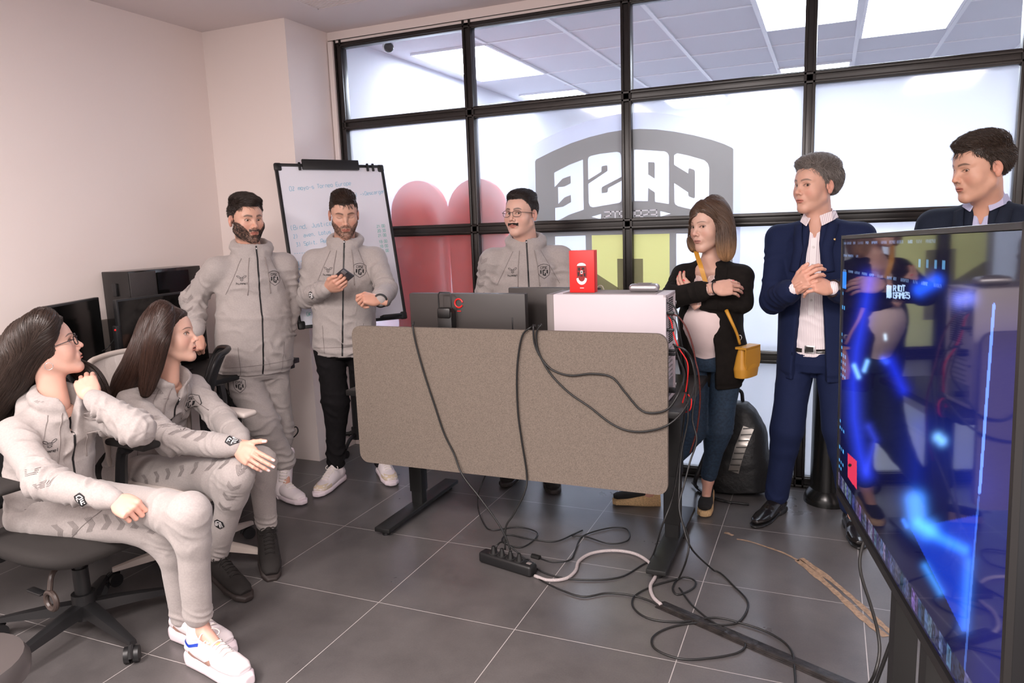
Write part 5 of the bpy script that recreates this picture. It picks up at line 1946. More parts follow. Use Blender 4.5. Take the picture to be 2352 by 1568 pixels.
# ------------------------------------------------------------------ hand
def hand_prims(curl, thumb, spread=(0, 0, 0, 0), fat=1.0):
    """right hand: wrist at the origin, fingers +y, back of the hand +z, thumb at -x.
    curl: four (mcp, pip, dip) in degrees; thumb: (out, down, bend1, bend2)"""
    base = [A(-.027, .086, .002), A(-.008, .091, .004), A(.012, .087, .003), A(.030, .078, -.001)]
    ln = [(.043, .026, .021), (.047, .029, .022), (.043, .027, .021), (.034, .020, .019)]
    rd = [(.0095, .0085, .0078, .0065), (.0098, .0088, .008, .0067), (.0092, .0083, .0077, .0064), (.0083, .0073, .0067, .0058)]
    pr_ = []
    pr_.append(limb((0, -.035, 0), (0, .088, 0), (1, 0, 0), [(0, .026, .019), (.28, .027, .018), (.5, .036, .017), (.8, .042, .0145), (1, .040, .012)], k=.01, cap=False))
    pr_.append(ell((-.026, .040, -.010), (.016, .030, .014), k=.014))
    pr_.append(ell((.028, .045, -.007), (.013, .032, .012), k=.014))
    tips = []
    axes = []
    for i in range(4):
        sp = math.radians([-4, -1, 2, 5][i] + spread[i])
        p = base[i].copy()
        ang = 0
        fp = []
        pts = [p.copy()]
        for j in range(3):
            ang += math.radians(curl[i][j])
            d = A(math.sin(sp) * math.cos(ang), math.cos(sp) * math.cos(ang), -math.sin(ang))
            q = p + d * ln[i][j] * 1.0
            fp.append(cone(p, q, rd[i][j] * fat, rd[i][j + 1] * fat, k=.003))
            p = q
            pts.append(p.copy())
        tips.append(p)
        axes.append((pts[2], pts[3], unit(np.cross(A(math.cos(sp), -math.sin(sp), 0), pts[3] - pts[2]))))
        fp.append(sphere(base[i] + A(0, -.004, .002), .0095 * fat, k=.004))
        pr_.append(cone(base[i] * [.55, .45, 0] + A(0, 0, .004), base[i], .010, .0095, k=.01))
        pr_.append(group(fp, k=.0035))
    out, down, b1, b2 = [math.radians(v) for v in thumb]
    p = A(-.022, .022, -.008)
    d = A(-math.sin(out) * math.cos(down), math.cos(out) * math.cos(down), -math.sin(down))
    q = p + d * .044
    fp = [cone(p, q, .0145, .0115, k=.006)]
    # bend towards the fingers (+x) and slightly down
    side = unit(A(math.cos(out), math.sin(out), -.35))
    d2 = unit(d * math.cos(b1) + side * math.sin(b1))
    q2 = q + d2 * .033
    fp.append(cone(q, q2, .0112, .0100, k=.004))
    d3 = unit(d2 * math.cos(b2) + side * math.sin(b2))
    q3 = q2 + d3 * .024
    fp.append(cone(q2, q3, .0100, .0078, k=.004))
    pr_.append(group(fp, k=.008))
    axes.append((q2, q3, unit(np.cross(side, d3))))
    return pr_, axes


FLAT = [(12, 14, 8), (8, 12, 8), (10, 14, 8), (14, 18, 10)]
RELAX = [(25, 30, 18), (30, 34, 20), (34, 38, 22), (38, 42, 24)]
FIST = [(78, 92, 55), (82, 95, 58), (84, 95, 58), (84, 92, 55)]
HALF = [(45, 60, 35), (48, 62, 36), (50, 64, 38), (52, 66, 40)]
# ================================================================== people: builders
SKIN = mat('skin', (0.6, 0.4, 0.3), 0.46, attr=True, sss=0.12, bump=(420, 0.10, 0.0006))
HAIRM = mat('hair', (0.05, 0.03, 0.02), 0.38, attr=True, spec=0.6)
HEATHER = mat('heather grey jersey', srgb(169, 161, 158), 0.92, sheen=0.15, bump=(900, 0.35, 0.0012), noise=(160, 0.07))
BLKT = mat('black jersey', (0.008, 0.007, 0.008), 0.9, spec=0.2, bump=(900, 0.3, 0.001), noise=(60, 0.2))
BLAZER = mat('black blazer cloth', (0.010, 0.008, 0.007), 0.9, spec=0.2, bump=(700, 0.3, 0.001), noise=(40, 0.2))
NAVY = mat('navy suit cloth', (0.0075, 0.014, 0.052), 0.85, spec=0.25, bump=(1100, 0.3, 0.001), noise=(300, 0.12))
NAVY2 = mat('dark navy blazer cloth', (0.010, 0.015, 0.030), 0.85, spec=0.25, bump=(900, 0.3, 0.001), noise=(300, 0.12))
DENIM = mat('dark blue denim', (0.016, 0.036, 0.068), 0.8, bump=(900, 0.4, 0.001), noise=(90, 0.3))
PINKT = mat('pale pink top', srgb(232, 212, 210), 0.8, bump=(500, 0.2, 0.001))
LACE = mat('pale pink lace', srgb(226, 196, 188), 0.85, bump=(170, 1.0, 0.004), noise=(160, 0.18))
CHEV = mat('dark heather print', srgb(100, 93, 92), 0.9)
INKB = mat('black garment print', (0.012, 0.012, 0.014), 0.7)
INKW = mat('white garment print', (0.8, 0.78, 0.78), 0.7)
ZIPM = mat('black zip', (0.008, 0.008, 0.009), 0.5)
CORD = mat('grey drawcord', srgb(150, 141, 138), 0.9)
SEAM = mat('grey seam', srgb(118, 110, 108), 0.95)
LEATH = mat('black polished leather', (0.012, 0.010, 0.010), 0.22)
WHL = mat('white leather', srgb(232, 222, 224), 0.5)
WHS = mat('white rubber sole', srgb(230, 216, 222), 0.55)
BEIGE = mat('beige suede', srgb(214, 196, 170), 0.8)
PINKL = mat('dusty pink leather', srgb(178, 140, 126), 0.5)
LACEW = mat('white lace cord', srgb(236, 228, 222), 0.8)
JUTE = mat('woven jute', srgb(206, 172, 128), 0.9, bump=(260, 1.0, 0.004), noise=(200, 0.25))
BLKS = mat('black knit shoe', (0.014, 0.011, 0.010), 0.8, bump=(500, 0.4, 0.002))
BLKSO = mat('dark shoe sole', (0.03, 0.022, 0.02), 0.6)


def HF(phi, pitch=0, roll=0):
    """head or body frame, columns = right, forward, up"""
    ph, pi_, ro_ = map(math.radians, (phi, pitch, roll))
    f = A(math.sin(ph), -math.cos(ph), 0)
    r = np.cross(f, A(0, 0, 1))
    u = A(0, 0, 1)
    f2 = f * math.cos(pi_) + u * math.sin(pi_)
    u2 = u * math.cos(pi_) - f * math.sin(pi_)
    r2 = r * math.cos(ro_) - u2 * math.sin(ro_)
    u3 = u2 * math.cos(ro_) + r * math.sin(ro_)
    return np.stack([r2, f2, u3], 1)


def hand_frame(fdir, ndir):
    y = unit(fdir)
    z = unit(np.asarray(ndir, float) - y * (y @ np.asarray(ndir, float)))
    return np.stack([np.cross(y, z), y, z], 1)


def strands(vol, roots, field, length, col, seed=0, steps=8, r0=0.0009, off=0.0008, tipcol=None, var=0.35, lift=0.0, jit=0.25, taper=0.25):
    """hair strands that walk over the surface of a hair volume; returns V, F, col"""
    rng = np.random.RandomState(seed)
    n = len(roots)
    L = length(roots) * (0.75 + 0.5 * rng.rand(n)) if callable(length) else np.full(n, length) * (0.75 + 0.5 * rng.rand(n))
    p = roots.copy()
    pts = [p.copy()]
    jv = rng.randn(n, 3) * jit
    liftv = lift * (0.5 + rng.rand(n))
    for s_ in range(steps):
        g = field(p) + jv
        jv = jv * 0.8 + rng.randn(n, 3) * jit * 0.25
        nn = grad(vol, p)
        g = g - nn * np.sum(g * nn, 1)[:, None]
        g /= np.linalg.norm(g, axis=1)[:, None] + 1e-9
        p = p + g * (L / steps)[:, None]
        d = ev(vol, p)
        t = (s_ + 1) / steps
        target = off + liftv * t
        p = p + nn * (target - d)[:, None] * 0.85
        pts.append(p.copy())
    pts = np.stack(pts, 1)                       # n, S, 3
    S_ = steps + 1
    T_ = np.gradient(pts, axis=1)
    T_ /= np.linalg.norm(T_, axis=2)[..., None] + 1e-9
    a = np.cross(T_, rng.randn(n, 1, 3))
    a /= np.linalg.norm(a, axis=2)[..., None] + 1e-9
    b = np.cross(T_, a)
    tt = np.linspace(0, 1, S_)
    rad = (r0 * (0.7 + 0.6 * rng.rand(n, 1)) * (1 - (1 - taper) * tt[None, :] ** 2))[..., None]
    V = np.stack([pts + rad * (a * math.cos(q) + b * math.sin(q)) for q in (0, 2.094, 4.189)], 2)   # n,S,3,3
    V = V.reshape(-1, 3)
    idx = np.arange(n * S_ * 3).reshape(n, S_, 3)
    F_ = []
    for k in range(3):
        k2 = (k + 1) % 3
        F_.append(np.stack([idx[:, :-1, k], idx[:, :-1, k2], idx[:, 1:, k2], idx[:, 1:, k]], -1).reshape(-1, 4))
    br = (1 - var + 2 * var * rng.rand(n))[:, None, None]
    c = np.array(col, float)[None, None, :] * br * np.ones((1, S_, 1))
    if tipcol is not None:
        m = np.clip((tt - 0.35) / 0.5, 0, 1)[None, :, None] * (0.5 + 0.5 * rng.rand(n, 1, 1))
        c = c * (1 - m) + np.array(tipcol)[None, None, :] * br * m
    C_ = np.repeat(c[:, :, None, :], 3, axis=2).reshape(-1, 3)
    return V, np.concatenate(F_), C_


def join_vf(parts):
    V, F_, C_ = [], [], []
    o = 0
    for v, f, c in parts:
        if len(v) == 0:
            continue
        V.append(v)
        F_.append(np.asarray(f) + o)
        if c is not None:
            C_.append(np.broadcast_to(np.asarray(c, float), (len(v), 3)))
        o += len(v)
    return np.concatenate(V), np.concatenate(F_), (np.concatenate(C_) if C_ else None)


def resample(pl, step=0.004):
    pl = np.asarray(pl, float)
    out = [pl[0]]
    for a, b in zip(pl[:-1], pl[1:]):
        n = max(1, int(np.linalg.norm(b - a) / step))
        for t in np.linspace(0, 1, n + 1)[1:]:
            out.append(a + (b - a) * t)
    return np.array(out)


def ray(bvh, o, d, maxd=0.3):
    h = bvh.ray_cast(Vector(o), Vector(d), maxd)
    return (None, None) if h[0] is None else (np.array(h[0]), np.array(h[1]))


def decal(name, bvh, strokes, th, o, n, up, m, parent, off=0.0013, label=None, back=0.08, step=0.004, scale=1.0, maxd=0.2):
    """print thin strokes on a garment by dropping them onto its surface"""
    n = unit(n)
    u = unit(np.asarray(up, float) - n * (n @ np.asarray(up, float)))
    r = np.cross(u, n)
    V, F_ = [], []
    for st in strokes:
        st = np.asarray(st, float) * scale
        pl = resample(st, step)
        if len(pl) < 2:
            continue
        T_ = np.gradient(pl, axis=0)
        T_ /= np.linalg.norm(T_, axis=1)[:, None] + 1e-9
        N2 = np.stack([-T_[:, 1], T_[:, 0]], 1)
        rows = []
        for p, q in zip(pl, N2):
            row = []
            for s in (-.5, .5):
                w_ = p + q * th * s
                hp, hn = ray(bvh, o + r * w_[0] + u * w_[1] + n * back, -n, maxd)
                if hp is None:
                    row = None
                    break
                hn = hn if hn @ n > 0 else -hn
                row.append(hp + hn * off)
            rows.append(row)
        for a, b in zip(rows[:-1], rows[1:]):
            if a is None or b is None or np.linalg.norm(a[0] - b[0]) > step * 4:
                continue
            k = len(V)
            V += [a[0], b[0], b[1], a[1]]
            F_.append((k, k + 1, k + 2, k + 3))
    if not F_:
        return None
    ob = link_mesh(name, mesh_vf(name, V, F_), m, parent=parent)
    if label:
        ob['label'] = label
    return ob


def path_on(bvh, pts, n, off=0.002, step=0.01, back=0.1, maxd=0.25):
    out = []
    n = unit(n)
    for p in resample(pts, step):
        hp, hn = ray(bvh, p + n * back, -n, maxd)
        if hp is not None:
            hn = hn if hn @ n > 0 else -hn
            out.append(hp + hn * off)
    return np.array(out)


def strip(name, bvh, pts, n, width, m, parent, off=0.0015, step=0.008, back=0.1, maxd=0.3):
    """a tape of the given width laid on a surface along world points"""
    n = unit(n)
    pl = resample(pts, step)
    T_ = np.gradient(pl, axis=0)
    T_ /= np.linalg.norm(T_, axis=1)[:, None] + 1e-9
    rows = []
    for p, t in zip(pl, T_):
        s_ = unit(np.cross(t, n))
        row = []
        for k in (-.5, 0, .5):
            hp, hn = ray(bvh, p + s_ * width * k + n * back, -n, maxd)
            if hp is None:
                row = None
                break
            hn = hn if hn @ n > 0 else -hn
            row.append(hp + hn * off)
        rows.append(row)
    V, F_, prev = [], [], None
    for row in rows:
        if row is None:
            prev = None
            continue
        k = len(V)
        V += row
        if prev is not None:
            F_ += [(prev, k, k + 1, prev + 1), (prev + 1, k + 1, k + 2, prev + 2)]
        prev = k
    if not F_:
        return None
    return link_mesh(name, mesh_vf(name, V, F_), m, parent=parent, smooth=True)


# ---- garment marks
SHIELD = [(-.5, .42), (-.25, .55), (0, .60), (.25, .55), (.5, .42), (.5, -.1), (.38, -.36), (0, -.62), (-.38, -.36), (-.5, -.1), (-.5, .42)]


def shield_strokes():
    inner = [(x * .80, y * .80 - .01) for x, y in SHIELD]
    txt, w_ = stroke_text('CASE', .19, .62, .25)
    txt = [[(x - w_ / 2, y + .20) for x, y in s] for s in txt]
    return [SHIELD], txt


SH_BARS = [[(-.27, .10), (-.27, -.20)], [(.27, .10), (.27, -.20)]]
SH_C = [[(.10, .08), (-.08, .08), (-.08, -.30), (.10, -.36), (.10, -.15)]]


def put_shield(bvh, o, n, up, parent, s=0.066):
    a, t = shield_strokes()
    decal('shield_print', bvh, a, .0022, o, n, up, INKB, parent, scale=s, label='black shield outline')
    decal('shield_letters', bvh, t, .0021, o, n, up, INKB, parent, scale=s, label='black lettering on the shield', step=.002)
    decal('shield_bars', bvh, SH_BARS, .0075, o, n, up, INKB, parent, scale=s)
    decal('shield_bars', bvh, SH_C, .006, o, n, up, INKB, parent, scale=s, off=.0014)


def put_bee(bvh, o, n, up, parent, s=0.05):
    st = []
    for sx in (-1, 1):
        st.append([(sx * (.30 + .19 * math.cos(a)), .40 + .10 * math.sin(a) + .10 * math.cos(a)) for a in np.linspace(0, 6.3, 14)])
        st.append([(sx * .17, .27), (0, .34)])
        st.append([(sx * .19, .12), (sx * .10, .20), (0, .23)])
        st.append([(sx * .15, .02), (sx * .08, .08), (0, .11)])
        st.append([(sx * .15, .02), (0, -.08)])
    txt, w_ = stroke_text('hummel', .26, .62, .3)
    txt = [[(x - w_ / 2, y - .48) for x, y in t] for t in txt]
    decal('bee_print', bvh, st, .0019, o, n, up, INKB, parent, scale=s, label='black bee emblem', step=.002)
    decal('name_print', bvh, txt, .0018, o, n, up, INKB, parent, scale=s, label='black lettering under the bee emblem', step=.002)


def put_cube(bvh, o, n, up, parent, s=0.045):
    hexa = [(.5 * math.cos(math.radians(a)), .5 * math.sin(math.radians(a))) for a in range(30, 391, 60)]
    fill = [[(-.40 + .0, y), (.40, y)] for y in np.linspace(-.22, .22, 9)]
    fill += [[(-.3, .31), (.3, .31)], [(-.3, -.31), (.3, -.31)], [(-.12, .4), (.12, .4)], [(-.12, -.4), (.12, -.4)]]
    decal('cube_print', bvh, fill + [hexa], .0035, o, n, up, INKB, parent, scale=s, label='black cube emblem', step=.003)
    let = [[(-.3, .2), (0, .34), (.3, .2), (0, .06), (-.3, .2)], [(-.33, .08), (-.06, -.05)], [(-.33, .08), (-.33, -.22)], [(-.33, -.06), (-.12, -.16)], [(.33, .08), (.06, -.05), (.06, -.38)], [(.33, -.08), (.06, -.2)], [(.33, -.22), (.2, -.28)]]
    decal('cube_letters', bvh, let, .0032, o, n, up, INKW, parent, scale=s, off=.0022, label='white letters of the cube emblem', step=.003)


def chevron(w_, h, k=5, t=0.5):
    """open arrow made of fine parallel lines; points to +x"""
    out = []
    for i in range(k):
        x = -w_ * .5 * i / (k - 1)
        out.append([(x - w_ * .5, h / 2), (x, 0)])
    for i in range(k):
        x = -w_ * .5 * i / (k - 1)
        out.append([(x, 0), (x - w_ * .5, -h / 2)])
    return out


def chevrons(bvh, pts, nrm, count, parent, size=(.05, .055), m=None, t0=0.05, t1=0.95):
    """a row of chevrons along a world path, seen along nrm (vector or list of vectors per control point)"""
    pts = np.asarray(pts, float)
    cum = np.r_[0, np.cumsum(np.linalg.norm(np.diff(pts, axis=0), axis=1))]
    nr = np.asarray(nrm, float)
    for k in range(count):
        t = (t0 + (t1 - t0) * k / max(1, count - 1)) * cum[-1]
        p = np.array([np.interp(t, cum, pts[:, i]) for i in range(3)])
        p2 = np.array([np.interp(min(t + .01, cum[-1]), cum, pts[:, i]) for i in range(3)])
        p1 = np.array([np.interp(max(t - .01, 0), cum, pts[:, i]) for i in range(3)])
        d = unit(p2 - p1)
        n = nr if nr.ndim == 1 else np.array([np.interp(t, cum, nr[:, i]) for i in range(3)])
        n = unit(n - d * (n @ d))
        up = np.cross(n, d)
        decal('chevron_print', bvh, chevron(size[0], size[1]), .0011, p, n, up, m or CHEV, parent, step=.006, back=.12, maxd=.24)


# ---- shoes, canonical: heel at y=0, toe at +y, sole on z=0, right shoe
def shoe_prims(kind):
    if kind == 'dress':
        up = [limb((0, .0, .045), (0, .285, .028), (1, 0, 0), [(0, .034, .030), (.2, .033, .036), (.45, .038, .030), (.7, .044, .022), (.9, .034, .016), (1, .016, .010)], k=.01, cap=False),
              cone((0, .035, .05), (0, .035, .095), .036, .034, k=.02), cone((0, .09, .055), (0, .13, .05), .034, .03, k=.02)]
        so = [limb((0, -.012, .010), (0, .300, .008), (1, 0, 0), [(0, .024, .010), (.1, .034, .012), (.35, .032, .007), (.65, .045, .006), (.9, .035, .006), (1, .012, .006)], k=.005, pw=3.0),
              rbox((0, .03, .014), (.034, .042, .014), .008)]
    elif kind == 'wedge':
        up = [limb((0, .005, .075), (0, .245, .048), (1, 0, 0), [(0, .026, .020), (.3, .028, .016), (.7, .038, .020), (.92, .034, .016), (1, .02, .01)], k=.01, cap=False),
              limb((0, .01, .085), (0, .16, .07), (1, 0, 0), [(0, .018, .035), (.5, .018, .035), (1, .02, .03)], k=.004, op='-')]
        up[1] = dict(ell((0, .075, .105), (.034, .075, .036), k=.006, op='-'))
        so = [limb((0, .0, .035), (0, .25, .020), (1, 0, 0), [(0, .030, .045), (.3, .032, .038), (.7, .040, .022), (.93, .036, .018), (1, .020, .014)], k=.005, pw=3.2)]
    else:
        hi = .018 if kind == 'chunky' else 0.0
        up = [limb((0, .0, .060 + hi), (0, .278, .038 + hi), (1, 0, 0), [(0, .036, .034), (.18, .038, .040), (.45, .042, .036), (.7, .047, .028), (.9, .041, .022), (1, .026, .014)], k=.01, cap=False),
              cone((0, .040, .07 + hi), (0, .036, .105 + hi), .040, .039, k=.02), cone((0, .10, .075 + hi), (0, .15, .062 + hi), .034, .030, k=.025),
              cone((0, .080, .095 + hi), (0, .086, .118 + hi), .020, .017, k=.015),
              cone((0, .042, .11 + hi), (0, .040, .16), .029, .032, k=.006, op='-')]
        so = [limb((0, -.022, .020 + hi * .5), (0, .300, .018 + hi * .4), (1, 0, 0), [(0, .028, .016 + hi * .5), (.08, .040, .019 + hi * .5), (.4, .043, .017 + hi * .5), (.68, .051, .017 + hi * .4), (.9, .042, .016 + hi * .35), (1, .020, .012 + hi * .3)], k=.005, pw=3.5)]
    return up, so


_SH = {}


def make_shoe(kind, ankle, toe, parent, label, mats, left=False, tilt=None, extras=None, scale=1.0):
    """ankle joint (world), toe direction (world); the sole lies perpendicular to `tilt` (default world up)"""
    if kind not in _SH:
        up, so = shoe_prims(kind)
        _SH[kind] = (mesh_sdf(up, .0042), mesh_sdf(so, .0042))
    (Vu, Fu), (Vs, Fs) = _SH[kind]
    z = unit(tilt if tilt is not None else (0, 0, 1))
    y = np.asarray(toe, float)
    y = unit(y - z * (y @ z))
    x = np.cross(y, z)
    R = np.stack([x, y, z], 1)
    base = np.asarray(ankle, float)

    def W(v):
        v = np.array(v, float) * scale
        if left:
            v = v * A(-1, 1, 1)
        return base + v @ R.T
    fl = (lambda f: f[:, ::-1]) if left else (lambda f: f)
    o = link_mesh('shoe', mesh_vf('shoe', W(Vu), fl(Fu)), mats[0], parent=parent, smooth=True)
    o['label'] = label
    s = link_mesh('sole', mesh_vf('sole', W(Vs), fl(Fs)), mats[1], parent=o, smooth=True)
    bvh = BVHTree.FromPolygons([tuple(v) for v in W(Vu)], [tuple(f) for f in fl(Fu)])
    Mx = frame_M(base, x * scale * (-1 if left else 1), y * scale, z * scale)
    if kind in ('sneaker', 'chunky') and len(mats) > 2:
        hi = .018 if kind == 'chunky' else 0.0
        m = MB()
        for k in range(6):
            yy = .100 + k * .017
            pts = path_on(bvh, [W([[-.020, yy, .12]])[0], W([[.020, yy + .006, .12]])[0]], z, .0028, .005, .05, .2)
            if len(pts) > 2:
                m.tube(pts, .0024, 6)
            pts = path_on(bvh, [W([[.020, yy, .12]])[0], W([[-.020, yy + .006, .12]])[0]], z, .0042, .005, .05, .2)
            if len(pts) > 2:
                m.tube(pts, .0024, 6)
        for s_ in (-1, 1):
            lp = [W([q])[0] for q in ((0, .095, .122 + hi), (s_ * .022, .090, .128 + hi), (s_ * .040, .098, .112 + hi), (s_ * .026, .108, .106 + hi), (0, .100, .118 + hi))]
            m.tube(lp, .0022, 6, smooth=5)
            m.tube([W([q])[0] for q in ((0, .095, .120 + hi), (s_ * .02, .115, .105 + hi), (s_ * .03, .125, .088 + hi))], .0022, 6, smooth=4)
        m.build('laces', mats[2], o, smooth=True)
    if extras:
        extras(o, bvh, W, z, x * (-1 if left else 1), y)
    return o, W


# ------------------------------------------------------------------ the person builder
def build_person(S):
    """S: dict with pose (world points), outfit and look. Returns the top-level body object and useful handles."""
    up = A(0, 0, 1)
    B_ = HF(S['phi'])
    r, f = B_[:, 0], B_[:, 1]
    hip, neck, head = (np.asarray(S[k], float) for k in ('hip', 'neck', 'head'))
    HR = HF(*S['hang'])
    hs = S.get('hscale', 1.0)
    sw = S.get('sw', .175)
    spine = unit(neck - hip)
    tl = S.get('tilt_sh', 0.0)
    shv = unit(r + up * tl)
    nb = neck
    sh = {'R': S.get('shR', nb - spine * S.get('drop', .092) + shv * sw), 'L': S.get('shL', nb - spine * S.get('drop', .092) - shv * sw)}
    hj = {'R': S.get('hipR', hip + r * .085 - up * .02), 'L': S.get('hipL', hip - r * .085 - up * .02)}
    el = {k: np.asarray(S['arm' + k][0], float) for k in 'RL'}
    wr = {k: np.asarray(S['arm' + k][1], float) for k in 'RL'}
    kn = {k: np.asarray(S['leg' + k][0], float) for k in 'RL'}
    an = {k: np.asarray(S['leg' + k][1], float) for k in 'RL'}
    c = S['look']
    hb = head + HR @ A(0, -.022, -.055) * hs        # where the neck enters the skull
    skin = np.array(c['skin'])
    # ---- skin: head and neck
    nr = S.get('neck_r', .055)
    hp = head_prims(c)
    front = head + HR @ A(0, .018, -.085) * hs
    body_p = xlist(hp, HR, head, hs) + [cone(nb - spine * .03 + f * .0, hb, nr * 1.08, nr * .96, k=.02), cone(nb + f * (.045 - .02 * c.get('fem', 0)) - spine * .01, front - HR[:, 1] * .022 * c.get('fem', 0), nr * (.62 - .1 * c.get('fem', 0)), nr * (.55 - .12 * c.get('fem', 0)), k=.03), ell(nb - spine * (.07 if S.get('chest_skin') else .085) + f * (.018 if S.get('chest_skin') else -.01), ((.10, .074, .055) if S.get('chest_skin') == 1 else (.062, .060, .06)) if S.get('chest_skin') else (.09, .05, .04), np.stack([r, f, spine], 1), k=.05)]
    V, F_ = mesh_sdf(body_p, S.get('hvox', .0017), lo=np.minimum(nb, head) - A(.16, .16, .12) - 0 * up, hi=np.maximum(nb, head) + A(.16, .16, .17))
    q = (V - head) @ HR / hs
    col = head_color(q, c)
    nk = mask(-q[:, 2], .09, .12)
    col = col * (1 - nk[:, None]) + skin * A(.97, .93, .92) * nk[:, None]
    parts = [(V, F_, col)]
    for s in (-1, 1):
        ve, fe, ce = eyeball(c, s)
        parts.append((head + (ve * hs) @ HR.T, fe, ce))
    # ---- coarse body under the clothes
    w_ = S.get('wide', 1.0)
    bp = [limb(hip - spine * .05, nb - spine * .02, r, [(0, .13 * w_, .085 * w_), (.35, .115 * w_, .08 * w_), (.75, .14 * w_, .085), (.95, .09, .06), (1, .05, .05)], k=.03, cap=False)]
    for k in 'RL':
        bp += [cone(sh[k], el[k], .040, .032, k=.02), cone(el[k], lerp(el[k], wr[k], .8), .033, .026, k=.01)]
        bp += [cone(hj[k], kn[k], .058, .042, k=.02), cone(kn[k], lerp(kn[k], an[k], .96), .042, .030, k=.01)]
    Vb, Fb = mesh_sdf(bp, .012, project=False)
    parts.append((Vb, Fb, np.tile(skin * A(.97, .95, .94), (len(Vb), 1))))
    # ankles and feet tops
    for k in 'RL':
        if S.get('ankle_skin', 1):
            ap = [cone(lerp(kn[k], an[k], .72), an[k] + up * .0, .034, .030, k=.02)]
            fd = np.asarray(S['leg' + k][2], float)
            ap.append(cone(an[k] - up * .01, an[k] + unit(fd) * .08 - up * .055, .029, .022, k=.02))
            Va, Fa = mesh_sdf(ap, .005)
            parts.append((Va, Fa, np.tile(S.get('ankle_col', skin * A(1, .92, .92)), (len(Va), 1))))
    # hands
    hands = {}
    for k in 'RL':
        if S.get('hand' + k) is None:
            continue
        fd, nd, curl, th = S['hand' + k][:4]
        opt = S['hand' + k][4] if len(S['hand' + k]) > 4 else {}
        hpz, axes = hand_prims(curl, th, opt.get('spread', (0, 0, 0, 0)), opt.get('fat', 1.0))
        HH = hand_frame(fd, nd)
        sc_ = opt.get('s', S.get('hand_s', 1.0))
        Vh, Fh = mesh_sdf(hpz, S.get('hand_vox', .0021))
        # knuckle creases: slight redness from the joints, nails
        colh = np.tile(skin * A(1.02, .95, .94), (len(Vh), 1))
        nzh = fbm(Vh / .02, 5, 2)
        colh *= (1 + .05 * nzh)[:, None]
        kz = mask(Vh[:, 1], .075, .095) * mask(Vh[:, 2], -.004, .008)
        colh = colh * (1 - .18 * kz[:, None]) + skin * A(.95, .62, .58) * .18 * kz[:, None]
        nail = opt.get('nail')
        for (a, b, n_) in axes:
            d = unit(b - a)
            t = (Vh - a) @ d
            L_ = np.linalg.norm(b - a)
            up_ = (Vh - b) @ n_
            lat = np.linalg.norm((Vh - a) - t[:, None] * d - ((Vh - a) @ n_)[:, None] * n_, axis=1)
            m = (t > L_ * .55) * (t < L_ + .0065) * (up_ > .0028) * (lat < .0046) * (np.linalg.norm(Vh - b, axis=1) < .016)
            nc = np.array(nail) if nail else skin * A(1.12, 1.0, 1.02) + .03
            colh[m > 0] = np.clip(nc, 0, 1)
        if k == 'L':
            Vh = Vh * A(-1, 1, 1)
            Fh = Fh[:, ::-1]
        Vw = wr[k] + (Vh * sc_) @ HH.T
        parts.append((Vw, Fh, colh))
        hands[k] = dict(R=HH, o=wr[k], s=sc_)
    Vx, Fx, Cx = join_vf(parts)
    origin = A(hip[0], hip[1], 0)
    body = link_mesh('person', mesh_vf('person', Vx, Fx, Cx), SKIN, origin=origin, smooth=True)
    tag(body, S['label'], 'person')
    H = dict(body=body, r=r, f=f, up=up, spine=spine, sh=sh, el=el, wr=wr, kn=kn, an=an, hj=hj, head=head, HR=HR, hs=hs, nb=nb, hip=hip, hands=hands, hb=hb, look=c)
    return H


def garment(name, H, prims, vox, m, limbs, seed=0, amp=1.0, base=.003, label=None, damp=None, lo=None, hi=None):
    V, F_ = mesh_sdf(prims, vox, lo=lo, hi=hi)
    N = vnormals(V, F_)
    V2 = folds(V, N, limbs, seed, amp, base)
    if damp is not None:
        w_ = damp(V)[:, None]
        V2 = V * (1 - w_) + V2 * w_
    o = link_mesh(name, mesh_vf(name, V2, F_), m, parent=H['body'], smooth=True)
    if label:
        o['label'] = label
    bvh = BVHTree.FromPolygons([tuple(v) for v in V2], [tuple(f) for f in F_])
    return o, bvh


def torso_prims(H, S, w, d, hem=.10, puff=0.0, belly=0.0, front=0.0):
    """w, d: chest half width and half depth of the garment; hem: how far below the hip point it ends"""
    r, f, sp, hip, nb = H['r'], H['f'], H['spine'], H['hip'], H['nb']
    bend = S.get('bend', 0.0)       # pushes the middle of the back outward (slump)
    mid = lerp(hip, nb, .45) - f * bend
    lo = hip - unit(mid - hip) * hem
    ww = S.get('waist', 1.0)
    st1 = [(0, w * .93 * ww, d * 1.02 * ww), (.05, w * .93 * ww, d * 1.02 * ww), (.09, w * (.96 + puff) * ww, d * (1.04 + puff) * ww), (.5, w * (.97 + puff * .6) * ww, d * (1.04 + belly * .6) * ww, 0, front * .5), (1, w * .97 * (ww * .5 + .5), d * (1.02 + belly), 0, front)]
    st2 = [(0, w * .97 * (ww * .5 + .5), d * (1.02 + belly), 0, front), (.35, w, d), (.55, w * .97, d * .97), (.72, w * .82, d * .88), (.86, w * .58, d * .74), (.96, w * .40, d * .62), (1.0, w * .36, d * .58)]
    # limb(): y axis = cross(axis, side); for side=r and axis up, y = up x r = forward... keep the sign explicit
    return [limb(lo, mid, r, st1, k=.03), limb(mid - (nb - mid) * .04, nb + sp * .0, r, st2, k=.010, cap=False)]


def sleeve_prims(H, k, ra, re, rw, cuff=.03, sh_r=None, end=0.96):
    sh, el, wr = H['sh'][k], H['el'][k], H['wr'][k]
    we = lerp(el, wr, end)
    wc = lerp(el, wr, end - .13)
    return [cone(sh + H['up'] * 0, lerp(sh, el, .30), ra, ra * .93, k=.045), group([cone(sh, el, ra, re, k=.01), cone(el, wc, re, rw * 1.16, k=.03), cone(wc, we, rw * .94, rw * .90, k=.012)], k=.012)]


